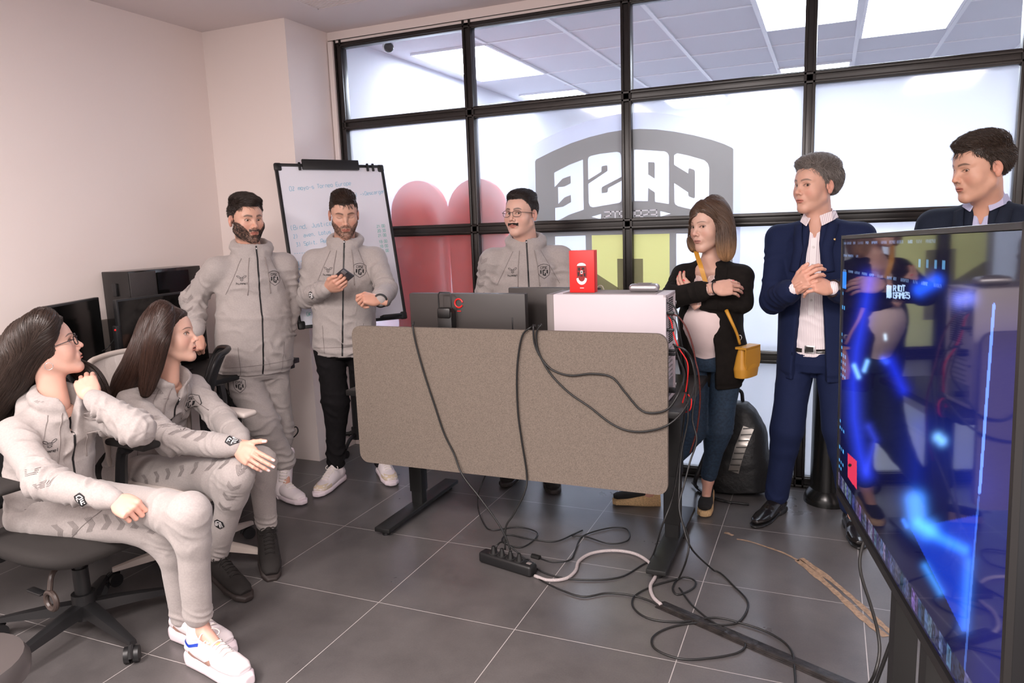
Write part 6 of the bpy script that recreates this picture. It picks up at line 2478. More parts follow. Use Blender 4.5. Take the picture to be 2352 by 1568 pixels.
def cut_wrist(H, k, rad):
    el, wr = H['el'][k], H['wr'][k]
    d = unit(wr - el)
    return cone(wr - d * .012, wr + d * .05, rad * .82, rad * .82, k=.002, op='-')


def hood_prims(H, S, r_t=.030, wid=.085, drop=.0):
    """thick collar ring of the hood: high at the back, dipping to the zip in front"""
    nb, r, f, sp = H['nb'], H['r'], H['f'], H['spine']
    pts = []
    for a in np.linspace(-math.pi * .86, math.pi * .86, 13):
        # a = 0 is the nape
        x = math.sin(a) * wid
        y = -math.cos(a) * (wid * .80) + .012
        z = .030 * math.cos(a) + S.get('collar', .022) - S.get('vdip', .0) * max(0, -math.cos(a))
        pts.append(nb + r * x + f * y + sp * z)
    out = []
    for i, (a, b) in enumerate(zip(pts[:-1], pts[1:])):
        t = abs(i - 5.5) / 5.5
        rr = r_t * (1.0 - .45 * t)
        out.append(cone(a, b, rr, rr, k=.016))
    # stand of the collar under the ring
    out.append(cone(nb - sp * .040 + f * .008, nb + sp * (S.get('collar', .022) - .004) + f * .010, wid * 1.16, wid * .94, k=.022))
    # bag of the hood behind
    out.append(ell(nb - f * (wid * 1.0) - sp * .030, (.092, .045, .070), np.stack([r, f, sp], 1), k=.03))
    return out


def neck_cut(H, S, rr=.056):
    return [cone(H['nb'] - H['spine'] * .035 + H['f'] * .010, H['nb'] + H['spine'] * .10 + H['f'] * .012, rr, rr * 1.25, k=.012, op='-')]


def trouser_prims(H, S, thigh=.088, knee=.066, ankle=.050, wst=.155, dep=.115, rise=.06):
    r, f, sp = H['r'], H['f'], H['spine']
    hip = H['hip']
    P_ = [limb(hip - H['up'] * .07, hip + sp * rise, r, [(0, wst * .80, dep * .9), (.3, wst, dep), (1, wst * .95, dep * .95)], k=.03)]
    for k in 'RL':
        kn, an, hj = H['kn'][k], H['an'][k], H['hj'][k]
        ae = lerp(kn, an, S.get('leg_end', .93))
        P_.append(group([cone(hj, lerp(hj, kn, .98), thigh, knee * 1.02, k=.02), cone(kn, ae, knee * .93, ankle, k=.05),
                         cone(lerp(hj, kn, .8), lerp(kn, ae, .25), knee * .92, knee * .80, k=.04)] + ([cone(lerp(kn, an, .86), ae, ankle * .96, ankle * .90, k=.01)] if S.get('jog', 1) else []), k=.016))
    return P_


def hair_short(H, top=.018, side=.004, back=.006, sweep=(0.3, 1, 0.2), n=2600, lt=.032, ls=.007, extra=None, seed=1, thick=.0011, lift=.004, quiff=None, part=None, name='hair', tip=None, jit=.35):
    c, HR, hd, hs = H['look'], H['HR'], H['head'], H['hs']
    w = c.get('w', 1.0)
    cran = [ell((0, -0.018, 0.038), (0.074 * w, 0.097, 0.080)), ell((0, 0.030, 0.030), (0.062 * w, 0.060, 0.070), k=.03)]

    def f(p):
        h = hairline(p, c)
        tz = mask(p[:, 2], .062, .122)
        th = side + (top - side) * tz + (back - side) * mask(-p[:, 1], .02, .07) * (1 - tz)
        th = th * mask(h, .0, .026)
        th = th + .0022 * vnoise(p / A(.006, .02, .012), 7) * mask(h, 0, .02) * (.3 + tz)
        return ev(cran, p) - th + .0025 * (1 - mask(h, -.001, .004))
    vol = [dict(f=f, c=A(0, -.01, .04), r=.14, k=.01, op='+')]
    if quiff:
        vol += quiff
    if extra:
        vol += extra
    V, F_ = mesh_sdf(vol, .0026)
    h = hairline(V, c)
    rng = np.random.RandomState(seed)
    ok = np.where((h > .003) | (ev(cran, V) > .008))[0]
    # keep only faces in the hair area
    keep = np.zeros(len(V), bool)
    keep[ok] = True
    keep |= (h > -.001) & (ev(cran, V) > -.002)
    Fk = F_[keep[F_].all(1)]
    pk = rng.choice(ok, min(n, len(ok)), replace=len(ok) < n)
    roots = V[pk] + rng.randn(len(pk), 3) * .0012
    swp = np.array(sweep, float)

    def field(p):
        tz = mask(p[:, 2], .055, .085)[:, None]
        sd = np.stack([0 * p[:, 0], -.5 + 0 * p[:, 0], -1 + 0 * p[:, 0]], 1)
        tp = np.tile(swp, (len(p), 1))
        if part is not None:
            s = np.sign(p[:, 0] - part)[:, None]
            tp = tp * np.concatenate([s, np.ones_like(s), np.ones_like(s)], 1)
        return sd * (1 - tz) + tp * tz

    def length(p):
        tz = mask(p[:, 2], .055, .09)
        return ls + (lt - ls) * tz
    hc = np.array(c['hair'])
    Vs, Fs, Cs = strands(vol, roots, field, length, hc, seed, steps=5, r0=thick, lift=lift, tipcol=tip, jit=jit)
    cap = hc * .75
    Vj, Fj, Cj = join_vf([(V, Fk, cap), (Vs, Fs, Cs)])
    o = link_mesh(name, mesh_vf(name, hd + (Vj * hs) @ HR.T, Fj, Cj), HAIRM, parent=H['body'], smooth=True)
    return o


def beard_strands(H, n=1400, length=.009, region=None, name='beard', seed=3, thick=.0008, col=None):
    c, HR, hd, hs = H['look'], H['HR'], H['head'], H['hs']
    vol = head_prims(dict(c, ears=0))
    rng = np.random.RandomState(seed)
    Vm, Fm = mesh_sdf(vol, .0035)
    x, y, z = Vm[:, 0], Vm[:, 1], Vm[:, 2]
    m = region(x, y, z)
    ok = np.where(m)[0]
    if len(ok) == 0:
        return None
    roots = Vm[rng.choice(ok, n)] + rng.randn(n, 3) * .0015

    def field(p):
        return np.stack([np.sign(p[:, 0]) * .35 * (np.abs(p[:, 0]) < .03), .25 + 0 * p[:, 0], -1 + 0 * p[:, 0]], 1)
    Vs, Fs, Cs = strands(vol, roots, field, length, col or c.get('beard_col', c['hair']), seed, steps=3, r0=thick, lift=length * .35, jit=.5)
    return link_mesh(name, mesh_vf(name, hd + (Vs * hs) @ HR.T, Fs, Cs), HAIRM, parent=H['body'], smooth=True)


def full_beard(x, y, z):
    ax = np.abs(x)
    lip = (ax < .021) & (np.abs(z + .0625) < .0095) & (y > .074)
    side = (ax > .024) & (z < -.052 + (ax - .028) * 1.05) & (y > -.010) & (z > -.118)
    chin = (z < -.072) & (y > .005) & (z > -.120)
    mst = (np.abs(z + .0460) < .0075) & (ax < .030) & (y > .068)
    return (side | chin | mst) & ~lip


def moustache_only(x, y, z):
    ax = np.abs(x)
    return (z < -.0440) & (z > -.0500 - ax * .18) & (ax < .030) & (y > .070)


def long_hair(H, guides, n=2600, cap_t=.012, col=None, tip=None, front_cut=None, seed=2, vox=.0042, r0=.0013, L=.30, name='hair', hl=None, wave=0.0, steps=26, lift=.003):
    """guides: list of (points world, radii) the hair mass follows"""
    c, HR, hd, hs = H['look'], H['HR'], H['head'], H['hs']
    w = c.get('w', 1.0)
    cran = [ell((0, -0.018, 0.040), (0.074 * w, 0.097, 0.080)), ell((0, 0.026, 0.036), (0.062 * w, 0.058, 0.066), k=.03)]
    hlf = hl or (lambda p: p[:, 2] - np.interp(p[:, 1], [-.12, -.02, .0, .02, .045, .065, .085], [-.09, -.09, -.03, .02, .045, .062, .074]))

    def f(p):
        q = (p - hd) @ HR / hs
        h = hlf(q)
        th = cap_t * mask(h, 0, .02)
        return (ev(cran, q) - th + .004 * (1 - mask(h, -.002, .004))) * hs
    vol = [dict(f=f, c=hd, r=.16 * hs, k=.03, op='+')]
    segs = []
    for pts, rad in guides:
        pp = catmull(pts, 4)
        rr = np.interp(np.linspace(0, 1, len(pp)), np.linspace(0, 1, len(rad)), rad)
        for a, b, ra, rb in zip(pp[:-1], pp[1:], rr[:-1], rr[1:]):
            vol.append(cone(a, b, ra, rb, k=.025))
            segs.append(((a + b) / 2, unit(b - a), (ra + rb) / 2))
    sc, sd, sr = np.array([s[0] for s in segs]), np.array([s[1] for s in segs]), np.array([s[2] for s in segs])
    # carve the face free
    cut = [xform([ell((0, .085, -.030), (.052 * w, .062, .085))], HR, hd, k=.012, op='-', s=hs)] if front_cut is None else front_cut
    vol2 = vol + cut

    def wv(p):
        return p
    V, F_ = mesh_sdf(vol2, vox)
    N = vnormals(V, F_)
    rng = np.random.RandomState(seed)

    def field(p):
        d2 = ((p[:, None, :] - sc[None]) ** 2).sum(2)
        w_ = np.exp(-d2 / (2 * (.045 ** 2))) + 1e-9
        g = (w_[:, :, None] * sd[None]).sum(1) / w_.sum(1)[:, None]
        q = (p - hd) @ HR / hs
        # on the skull: comb away from the middle parting, then down
        kx = mask(q[:, 2], -.03, .06)[:, None]
        loc = np.stack([np.sign(q[:, 0]) * 1.0, -.35 + 0 * q[:, 0], -.5 + 0 * q[:, 0]], 1) @ HR.T
        g = g * (1 - kx * .75) + loc * kx * .75
        return g + wave * np.stack([np.sin(p[:, 2] * 60 + p[:, 0] * 30), np.cos(p[:, 2] * 55), 0 * p[:, 0]], 1)
    # displacement grooves along the flow
    g = field(V)
    g /= np.linalg.norm(g, axis=1)[:, None] + 1e-9
    side = np.cross(N, g)
    u = (V * side).sum(1)
    V = V + N * (.0022 * np.sin(u / .0035 + 3 * vnoise(V / .03, 2)) * (0.5 + .5 * vnoise(V / .02, 4)))[:, None]
    q = (V - hd) @ HR / hs
    top_ok = np.where((V[:, 2] > hd[2] - .08) & (rng.rand(len(V)) < 1))[0]
    all_ok = np.arange(len(V))
    pk = np.concatenate([rng.choice(top_ok, n // 2), rng.choice(all_ok, n - n // 2)])
    roots = V[pk]
    hc = np.array(col if col is not None else c['hair'])
    # shorter strands for roots that start low
    zlow = V[:, 2].min()

    def length(p):
        return np.minimum(L, np.maximum(.04, (p[:, 2] - zlow) * 1.05))
    Vs, Fs, Cs = strands(vol2, roots, field, length, hc, seed, steps=steps, r0=r0, lift=lift, jit=.10, off=.0006, taper=.35)
    parts = []
    capc = np.tile(hc * .8, (len(V), 1))
    if tip is not None:
        zt, zb = hd[2] + .05, zlow
        m = mask(zt - V[:, 2], (zt - zb) * .35, (zt - zb) * .95)[:, None]
        capc = capc * (1 - m) + np.array(tip) * .8 * m
        m = mask(zt - Vs[:, 2], (zt - zb) * .35, (zt - zb) * .95)[:, None]
        rb = (Cs[:, :1] / hc[0])
        Cs = Cs * (1 - m) + np.array(tip) * rb * m
    Vj, Fj, Cj = join_vf([(V, F_, capc), (Vs, Fs, Cs)])
    return link_mesh(name, mesh_vf(name, Vj, Fj, Cj), HAIRM, parent=H['body'], smooth=True)


def glasses(H, kind='round'):
    HR, hd, hs = H['HR'], H['head'], H['hs']
    W = lambda v: hd + (np.asarray(v, float) * hs) @ HR.T
    m = MB()
    for s in (-1, 1):
        lp = []
        for a in np.linspace(0, 2 * math.pi, 28, endpoint=False):
            ca, sa = math.cos(a), math.sin(a)
            x = s * .0335 + .0245 * abs(ca) ** .7 * np.sign(ca)
            z = .004 + .0165 * abs(sa) ** .75 * np.sign(sa)
            y = .1005 - 2.2 * (abs(x) - .01) ** 2 * 1.6
            lp.append(W((x, y, z)))
        m.tube(lp, .0013 if kind == 'round' else .0020, 6, closed=True)
        m.tube([W((s * .058, .0955, .010)), W((s * .066, .088, .011)), W((s * .0755 * H['look'].get('w', 1), .040, .008)), W((s * .079 * H['look'].get('w', 1), -.004, .004)), W((s * .078 * H['look'].get('w', 1), -.022, -.010))], .0016, 6, smooth=5)
    m.tube([W((-.0105, .1005, .010)), W((0, .1045, .012)), W((.0105, .1005, .010))], .0014, 6, smooth=5)
    fr = m.build('glasses', mat('dark spectacle frame', (0.02, 0.014, 0.02), 0.25), H['body'], smooth=True)
    fr['label'] = 'dark framed glasses'
    return fr


# ---- shared outfit: the grey team tracksuit
def tracksuit_jacket(H, S, w=.185, d=.125, sl=(.061, .055, .039), hem=.10, vox=.0052, seed=1, belly=0.0, amp=1.0, hood=(.027, .082), ncut=.058, front=0.0, cuts=None, puff=.03):
    pr_ = torso_prims(H, S, w, d, hem, puff, belly, front)
    nb, spn = H['nb'], H['spine']
    for k in 'RL':
        s = H['sh'][k]
        pr_.append(cone(nb - spn * .026 + (s - nb) * .12, s, .046, sl[0] * .88, k=.03))
    for k in 'RL':
        a, b = sleeve_prims(H, k, *sl)
        pr_.append(dict(a, k=.035))
        pr_.append(dict(b, k=.010))
    pr_ += hood_prims(H, S, *hood)
    pr_ += neck_cut(H, S, ncut)
    if cuts:
        pr_ += cuts
    L_ = []
    for k in 'RL':
        L_.append((H['sh'][k], H['el'][k], sl[0], .0075, .050, [(.85, .32), (.35, .2)], .9))
        L_.append((H['el'][k], H['wr'][k], sl[1], .0085, .036, [(.08, .22), (.62, .25)], -.7))
    L_.append((H['hip'] - spn * .08, nb, w * 1.05, .0065, .075, [(.12, .18)], .5))
    L_.append((H['hip'], nb, w * 1.05, .0055, .12, [(.5, .4)], 1.0))

    def damp(V):
        out = np.ones(len(V))
        for k in 'RL':
            t = ((V - H['el'][k]) @ unit(H['wr'][k] - H['el'][k])) / np.linalg.norm(H['wr'][k] - H['el'][k])
            nearw = np.linalg.norm(V - H['wr'][k], axis=1) < .09
            out = np.where(nearw & (t > .80), .15, out)
        return out
    o, bvh = garment('jacket', H, pr_, vox, HEATHER, L_, seed, amp * 1.4, .0035, 'heather grey zip hoodie', damp)
    return o, bvh


def v_cut(H, depth=.10, wd=.040):
    nb, f, sp = H['nb'], H['f'], H['spine']
    return [limb(nb - sp * depth + f * .13, nb + sp * .07 + f * .07, H['r'], [(0, .006, .06), (.5, wd * .75, .07), (1, wd * 1.5, .08)], k=.008, op='-')]


def undershirt(H, S, m, w, d, rr=.05, front=0.0):
    pr_ = torso_prims(H, S, w, d, -.15, 0, 0, front)
    pr_ += [cone(H['nb'] - H['spine'] * .06 + H['f'] * .012, H['nb'] + H['spine'] * .10 + H['f'] * .02, rr, rr * 1.3, k=.008, op='-')]
    o, b = garment('undershirt', H, pr_, .006, m, [], 5, 1.0, .001, 'black undershirt at the neckline')
    return o, b


def jacket_trim(H, S, o, bvh, zip_to=1.0, open_=0.0, shield=True, bee=True, cords=True, zoff=0.0, w=.185, pocket=True, hem=.10):
    nb, spn, r, f, hip = H['nb'], H['spine'], H['r'], H['f'], H['hip']
    top = nb + spn * S.get('ztop', S.get('collar', .022) + .008) + f * .06 + r * zoff
    bot = hip - spn * (hem - .005) + f * .12 + r * zoff
    fz = unit(f + H['up'] * 0.05)
    strip('zip', bvh, [lerp(top, bot, t) for t in np.linspace(0, zip_to, 12)], fz, .0085, ZIPM, o, back=.12, maxd=.3)
    hp, hn = ray(bvh, lerp(top, bot, .03) + fz * .15, -fz, .35)
    if hp is not None:
        Mz = frame_M(hp + hn * .003, r, hn, np.cross(r, hn))
        MB().box((0, 0, -.012), (.007, .004, .030), bevel=.002, M=Mz).build('zip_pull', ZIPM, o)
        MB().box((0, .002, .006), (.005, .002, .006), M=Mz).build('zip_slider', INKW, o)
    strip('hem_seam', bvh, [hip - spn * (hem - .058) + f * .14 + r * x for x in np.linspace(-w * .9, w * .9, 14)], fz, .0022, SEAM, o, back=.12, maxd=.36)
    if cords:
        m = MB()
        for s in (-1, 1):
            a = nb + f * .07 + r * s * .040 - spn * .035
            pts = path_on(bvh, [a, a - spn * .08 + r * s * .012, a - spn * .20 + r * s * .020], fz, .0022, .012, .12, .35)
            if len(pts) > 3:
                m.tube(pts, .0022, 6)
        if len(m.bm.verts):
            m.build('drawcord', CORD, o, smooth=True)
    if shield:
        put_shield(bvh, nb - spn * .150 - r * .088 + f * .12, fz, spn, o)
    if bee:
        put_bee(bvh, nb - spn * .150 + r * .085 + f * .12, fz, spn, o, .046)
    for s in (-1, 1):
        # raglan seams
        a = nb + r * s * .075 - spn * .035 + f * .05
        b = H['sh']['R' if s > 0 else 'L'] - r * s * .020 - spn * .13 + f * .05
        strip('raglan_seam', bvh, [lerp(a, b, t) + f * .03 for t in np.linspace(0, 1, 10)], fz, .0018, SEAM, o, back=.12, maxd=.3)
        if pocket:
            a = hip + r * s * w * .62 + spn * .13 + f * .12
            b = hip + r * s * w * .55 - spn * .03 + f * .12
            strip('pocket_seam', bvh, [a, b], fz, .0022, SEAM, o, back=.12, maxd=.3)
# ================================================================== the eight people
DN = A(0, 0, -1)
FAIR = (.66, .40, .30)
TAN = (.58, .34, .245)
_only = ''


def want(k):
    return not _only or k in _only.split(',')


WSOLE = [WHL, WHS, LACEW]

# ---------------------------------------------------------------- 1: player with glasses, seated at the left edge
if want('g1'):
    S = dict(phi=92, hip=P(118, 1152, 1.76), neck=P(128, 918, 1.78), head=P(108, 800, 1.77), hang=(143, 13, 0), sw=.155, bend=.02, collar=.008, ztop=-.115,
             armR=(P(98, 1106, 1.56), P(268, 1148, 1.60)), armL=(P(314, 985, 1.84), P(208, 912, 1.80)),
             legR=(P(392, 1212, 1.76), P(425, 1430, 1.84), A(1, -.1, 0)), legL=(P(438, 1178, 1.67), P(456, 1432, 1.735), A(1, -.16, 0)),
             handR=(A(.95, -.10, -.22), A(.05, -.55, .83), FIST, (25, 45, 40, 30)),
             handL=(A(-.62, .30, .64), A(.50, -.60, .55), [(35, 45, 30)] * 4, (6, 22, 5, 8)),
             neck_r=.044, hand_s=.94, wide=.92, leg_end=.90, hvox=.0016,
             look=dict(skin=(.70, .42, .33), hair=(.030, .017, .012), fem=1, w=.95, jaw=.86, nose=1.05, lips=1.15, mouth_open=.5, eye_open=1.0, ears=0, iris=(.06, .03, .02)),
             label='person seated at the left edge in grey tracksuit and dark glasses, hand on neck')
    H = build_person(S)
    jo, bv = tracksuit_jacket(H, S, w=.165, d=.115, sl=(.057, .056, .037), hem=.02, seed=3, amp=1.25, hood=(.028, .080), ncut=.056, front=.01, cuts=v_cut(H, .12, .034))
    undershirt(H, S, BLKT, .120, .090)
    jacket_trim(H, S, jo, bv, zip_to=1.0, shield=False, w=.165, hem=.02)
    to, tb = garment('trousers', H, trouser_prims(H, S, .088, .060, .047, .150, .120, .03), .0052, HEATHER,
                     [(H['hj'][k], H['kn'][k], .09, .0045, .055, [(.15, .25), (.92, .12)], .6) for k in 'RL'] + [(H['kn'][k], H['an'][k], .065, .005, .035, [(.03, .10), (.88, .08)], .4) for k in 'RL'], 5, 1.0, .003, 'heather grey jogger trousers')
    chevrons(bv, [P(25, 925, 1.60), P(40, 960, 1.57), P(62, 1030, 1.54), P(88, 1090, 1.52), P(120, 1125, 1.52)], A(-.45, -.85, .1), 7, jo, (.045, .055))
    chevrons(tb, [P(155, 1212, 1.66), P(230, 1200, 1.66), P(320, 1202, 1.68), P(385, 1212, 1.72)], A(.1, -1, .1), 7, to, (.042, .050))
    put_cube(bv, P(188, 1146, 1.55), A(.3, -.95, .1), A(0, 0, 1), jo, .045)
    strip('side_seam', tb, [P(95, 1290, 1.62), P(150, 1235, 1.6), P(200, 1175, 1.6), P(235, 1165, 1.6)], A(.1, -1, .05), .002, SEAM, to)
    h = H['head']
    long_hair(H, [([P(100, 740, 1.72), P(60, 790, 1.70), P(30, 850, 1.70), P(-10, 905, 1.68), P(-40, 960, 1.66)], [.05, .062, .068, .06, .045]),
                  ([P(100, 735, 1.80), P(75, 800, 1.80), P(55, 860, 1.80), P(20, 930, 1.78), P(0, 1000, 1.72)], [.05, .06, .06, .055, .04]),
                  ([P(150, 830, 1.90), P(200, 860, 1.92), P(225, 900, 1.94), P(240, 950, 1.96)], [.02, .032, .03, .015])],
              n=3200, cap_t=.014, seed=4, L=.34, wave=.05, hl=lambda p: p[:, 2] - np.interp(p[:, 1], [-.12, -.03, .005, .018, .03, .05, .070, .088], [-.10, -.09, -.055, -.03, .025, .050, .064, .078]))
    g = glasses(H, 'thick')
    g['label'] = 'dark framed glasses with slim temples'
    HR, hd = H['HR'], H['head']
    e = hd + HR @ A(.076, -.010, -.048)
    MB().tube([e + HR @ A(.004, math.cos(a) * .013, math.sin(a) * .013 - .006) for a in np.linspace(0, 2 * math.pi, 24, endpoint=False)], .0011, 6, closed=True).build('hoop_earring', CHROME, H['body'], smooth=True)

    def nk(o, bvh, W, z, x, y):
        sd = x
        for s_ in (-1, 1):
            n_ = sd * s_
            strip('side_panel', bvh, [W([q])[0] for q in ((s_ * .04, .035, .075), (s_ * .04, .07, .050), (s_ * .04, .12, .052), (s_ * .04, .155, .072))], n_, .016, PINKL, o, back=.06, maxd=.12)
            strip('toe_panel', bvh, [W([q])[0] for q in ((s_ * .05, .20, .042), (s_ * .05, .24, .040), (s_ * .04, .27, .040))], n_, .022, PINKL, o, back=.06, maxd=.12)
            strip('collar_band', bvh, [W([q])[0] for q in ((s_ * .04, .005, .105), (s_ * .04, .04, .098), (s_ * .04, .08, .108))], n_, .010, mat('blue collar band', (.01, .05, .42), .5), o, back=.06, maxd=.12)
        strip('heel_tab', bvh, [W([(0, -.04, z_)])[0] for z_ in (.075, .095, .115)], -y, .018, mat('red heel tab', (.45, .01, .02), .5), o, back=.05, maxd=.12)
        strip('tongue_patch', bvh, [W([(0, .10, .16)])[0], W([(0, .15, .13)])[0]], z, .016, mat('lime patch', (.55, .72, .18), .6), o, back=.03, maxd=.12, off=.001)
    bL = G(425, 1480) * [1, 1, 0]
    for k, lb, left in (('L', 'white and pink chunky trainer on the front foot', True), ('R', 'white and pink chunky trainer on the rear foot', False)):
        a = H['an'][k] * [1, 1, 0] - unit(A(1, -.16 if k == 'L' else -.10, 0)) * .045
        make_shoe('chunky', a, A(1, -.16 if k == 'L' else -.10, 0), H['body'], lb, WSOLE, left, extras=nk)
        sk = MB().cyl(H['an'][k] + A(-.004, .002, .05), H['an'][k] + A(0, 0, -.04), .036, .038, seg=24).build('sock', mat('white ribbed sock', (.75, .68, .68), .9, bump=(400, .5, .002)), H['body'])

# ---------------------------------------------------------------- 2: long haired player
if want('g2'):
    S = dict(phi=84, hip=P(322, 1062, 2.31), neck=P(388, 868, 2.30), head=P(392, 772, 2.30), hang=(118, 4, 0), sw=.155, bend=.03, collar=.008, ztop=-.10,
             armR=(P(392, 1012, 2.10), P(545, 1026, 2.14)), armL=(P(508, 962, 2.46), P(556, 1012, 2.26)),
             legR=(P(545, 1092, 2.14), P(495, 1282, 2.20), A(1, -.25, -.1)), legL=(P(598, 1062, 2.38), P(613, 1212, 2.46), A(.72, -.55, -.35)),
             handR=(A(.90, -.12, -.34), A(.10, -.86, .48), [(10, 12, 8), (16, 14, 8), (24, 18, 10), (32, 24, 12)], (42, -6, 10, 5), dict(nail=(.80, .62, .62))),
             handL=(A(.7, -.5, -.4), A(0, .3, .9), RELAX, (30, 10, 15, 15)),
             neck_r=.043, hand_s=.97, wide=.9, leg_end=.90, hvox=.0016,
             look=dict(skin=(.72, .44, .34), hair=(.040, .019, .013), fem=1, w=.94, jaw=.84, nose=.88, lips=1.2, mouth_open=.6, eye_open=1.1, ears=1, iris=(.05, .03, .02), gaze=(-.2, 1, .05)),
             label='person seated in grey tracksuit with long brown hair, one hand spread over the knee')
    H = build_person(S)
    jo, bv = tracksuit_jacket(H, S, w=.160, d=.112, sl=(.055, .055, .040), hem=.03, seed=8, amp=1.3, hood=(.022, .078), ncut=.060, front=.0, cuts=v_cut(H, .10, .036))
    undershirt(H, S, BLKT, .118, .088)
    jacket_trim(H, S, jo, bv, zip_to=1.0, w=.16, bee=False, hem=.03)
    to, tb = garment('trousers', H, trouser_prims(H, S, .088, .064, .046, .150, .120, .03), .0052, HEATHER,
                     [(H['hj'][k], H['kn'][k], .09, .004, .05, [(.15, .25), (.92, .12)], .6) for k in 'RL'] + [(H['kn'][k], H['an'][k], .065, .005, .03, [(.03, .10), (.86, .10)], .4) for k in 'RL'], 6, 1.0, .003, 'heather grey jogger trousers')
    chevrons(bv, [P(312, 872, 2.18), P(335, 905, 2.14), P(372, 960, 2.10), P(400, 985, 2.08), P(475, 1005, 2.08)], A(-.25, -.9, .35), 9, jo, (.040, .050))
    chevrons(tb, [P(345, 1105, 2.2), P(420, 1085, 2.18), P(500, 1064, 2.12), P(535, 1062, 2.10)], A(.15, -.95, .3), 8, to, (.036, .045))
    chevrons(tb, [P(545, 1095, 2.08), P(530, 1130, 2.09), P(515, 1165, 2.12)], A(.55, -.85, .05), 4, to, (.036, .050))
    put_cube(bv, P(509, 1008, 2.06), A(.15, -.95, .3), A(0, 0, 1), jo, .050)
    put_cube(tb, P(503, 1203, 2.12), A(.3, -.95, .0), A(0, 0, 1), to, .045)
    long_hair(H, [([P(372, 712, 2.30), P(345, 770, 2.24), P(322, 830, 2.20), P(292, 880, 2.18), P(272, 925, 2.18)], [.045, .052, .055, .050, .030]),
                  ([P(380, 715, 2.22), P(360, 780, 2.18), P(348, 840, 2.17), P(335, 900, 2.15)], [.035, .042, .035, .018]),
                  ([P(365, 715, 2.38), P(340, 780, 2.36), P(310, 850, 2.32), P(290, 920, 2.30)], [.045, .055, .055, .03])],
              n=3400, cap_t=.011, seed=9, L=.40, hl=lambda p: p[:, 2] - np.interp(p[:, 1], [-.12, -.02, .0, .02, .045, .065, .085], [-.09, -.09, -.05, .01, .045, .066, .080]))
    for k, lb, left in (('R', 'black trainer set flat, heel raised', False), ('L', 'black trainer resting on its outer edge', True)):
        td = A(1, -.25, -.22) if k == 'R' else A(.62, -.62, -.42)
        z = unit(A(.22, -.05, 1)) if k == 'R' else unit(A(.45, -.35, .8))
        z = unit(z - unit(td) * (z @ unit(td)))
        a = H['an'][k] - z * .085 - unit(td) * .05
        make_shoe('sneaker', a, td, H['body'], lb, [BLKS, BLKSO, BLKS], left, tilt=z)
    MB().sph(H['head'] + H['HR'] @ A(.010, .1075, -.0305), .0018, seg=8).build('nose_stud', CHROME, H['body'], smooth=True)

# ---------------------------------------------------------------- 3: bearded man leaning on the desk
if want('p3'):
    S = dict(phi=58, hip=P(585, 838, 3.14), neck=P(577, 576, 3.17), collar=.018, head=P(566, 505, 3.14), hang=(68, -7, 0), sw=.182, wide=1.12, waist=1.10,
             armR=(P(443, 690, 2.98), P(450, 766, 2.86)), armL=(P(664, 705, 3.36), P(650, 800, 3.24)),
             legR=(P(602, 968, 3.06), P(656, 1062, 3.16), A(.1, -.3, -1)), legL=(P(638, 985, 3.24), P(640, 1112, 3.16), A(.95, -.3, 0)),
             handR=(A(.25, -.35, -.85), A(.55, -.75, .1), FIST, (20, 45, 40, 30)), handL=None,
             neck_r=.060, leg_end=.95,
             look=dict(skin=(.66, .38, .28), hair=(.034, .021, .016), beard_col=(.016, .010, .008), beard=.92, w=1.05, jaw=1.12, cheek=1.1, scalp=.75, nose=1.05, hl=.075, gaze=(-.1, 1, -.25), eye_open=.85, brow=1.35, burn=-.004),
             label='person with black beard in full grey tracksuit leaning on the wall desk')
    H = build_person(S)
    jo, bv = tracksuit_jacket(H, S, w=.195, d=.135, sl=(.068, .062, .043), hem=.035, seed=12, amp=1.3, belly=.10, hood=(.032, .092), ncut=.066, front=.02, vox=.006)
    jacket_trim(H, S, jo, bv, w=.20, hem=.035)
    to, tb = garment('trousers', H, trouser_prims(H, S, .104, .080, .062, .172, .135, .02), .006, HEATHER,
                     [(H['hj'][k], H['kn'][k], .11, .007, .07, [(.35, .35), (.92, .2)], .9) for k in 'RL'] + [(H['kn'][k], H['an'][k], .08, .008, .05, [(.1, .2), (.8, .25)], .5) for k in 'RL'], 13, 1.2, .004, 'heather grey jogger trousers')
    put_shield(tb, H['hj']['R'] + A(0, 0, -.06) + H['f'] * .1 - H['r'] * (-.03), unit(H['f'] + A(0, -.5, 0)), A(0, 0, 1), to, .062)
    chevrons(bv, [P(478, 560, 3.05), P(448, 610, 2.98), P(432, 660, 2.95), P(440, 735, 2.9)], A(.35, -.93, .1), 7, jo, (.045, .06))
    strip('side_zip', tb, [H['hj']['R'] + H['r'] * .08 + A(0, 0, z_) + H['f'] * .06 for z_ in (.06, .0, -.08, -.13)], unit(H['f'] + H['r'] * .3), .006, ZIPM, to)
    hair_short(H, top=.024, side=.001, back=.003, sweep=(-.85, .55, .1), n=5200, lt=.045, ls=.004, seed=11, thick=.0010, lift=.007, jit=.30)
    beard_strands(H, 4200, .0055, full_beard, thick=.00055)
    make_shoe('sneaker', H['an']['L'] * [1, 1, 0] - unit(A(.95, -.3, 0)) * .05, A(.95, -.3, 0), H['body'], 'white trainer set flat on the floor', WSOLE, True)
    td = A(.05, -.45, -1)
    z = unit(A(.55, -.75, .35))
    z = unit(z - unit(td) * (z @ unit(td)))
    make_shoe('sneaker', H['an']['R'] - z * .07 - unit(td) * .07, td, H['body'], 'white trainer crossed over, standing on its toe', WSOLE, False, tilt=z, scale=.92)

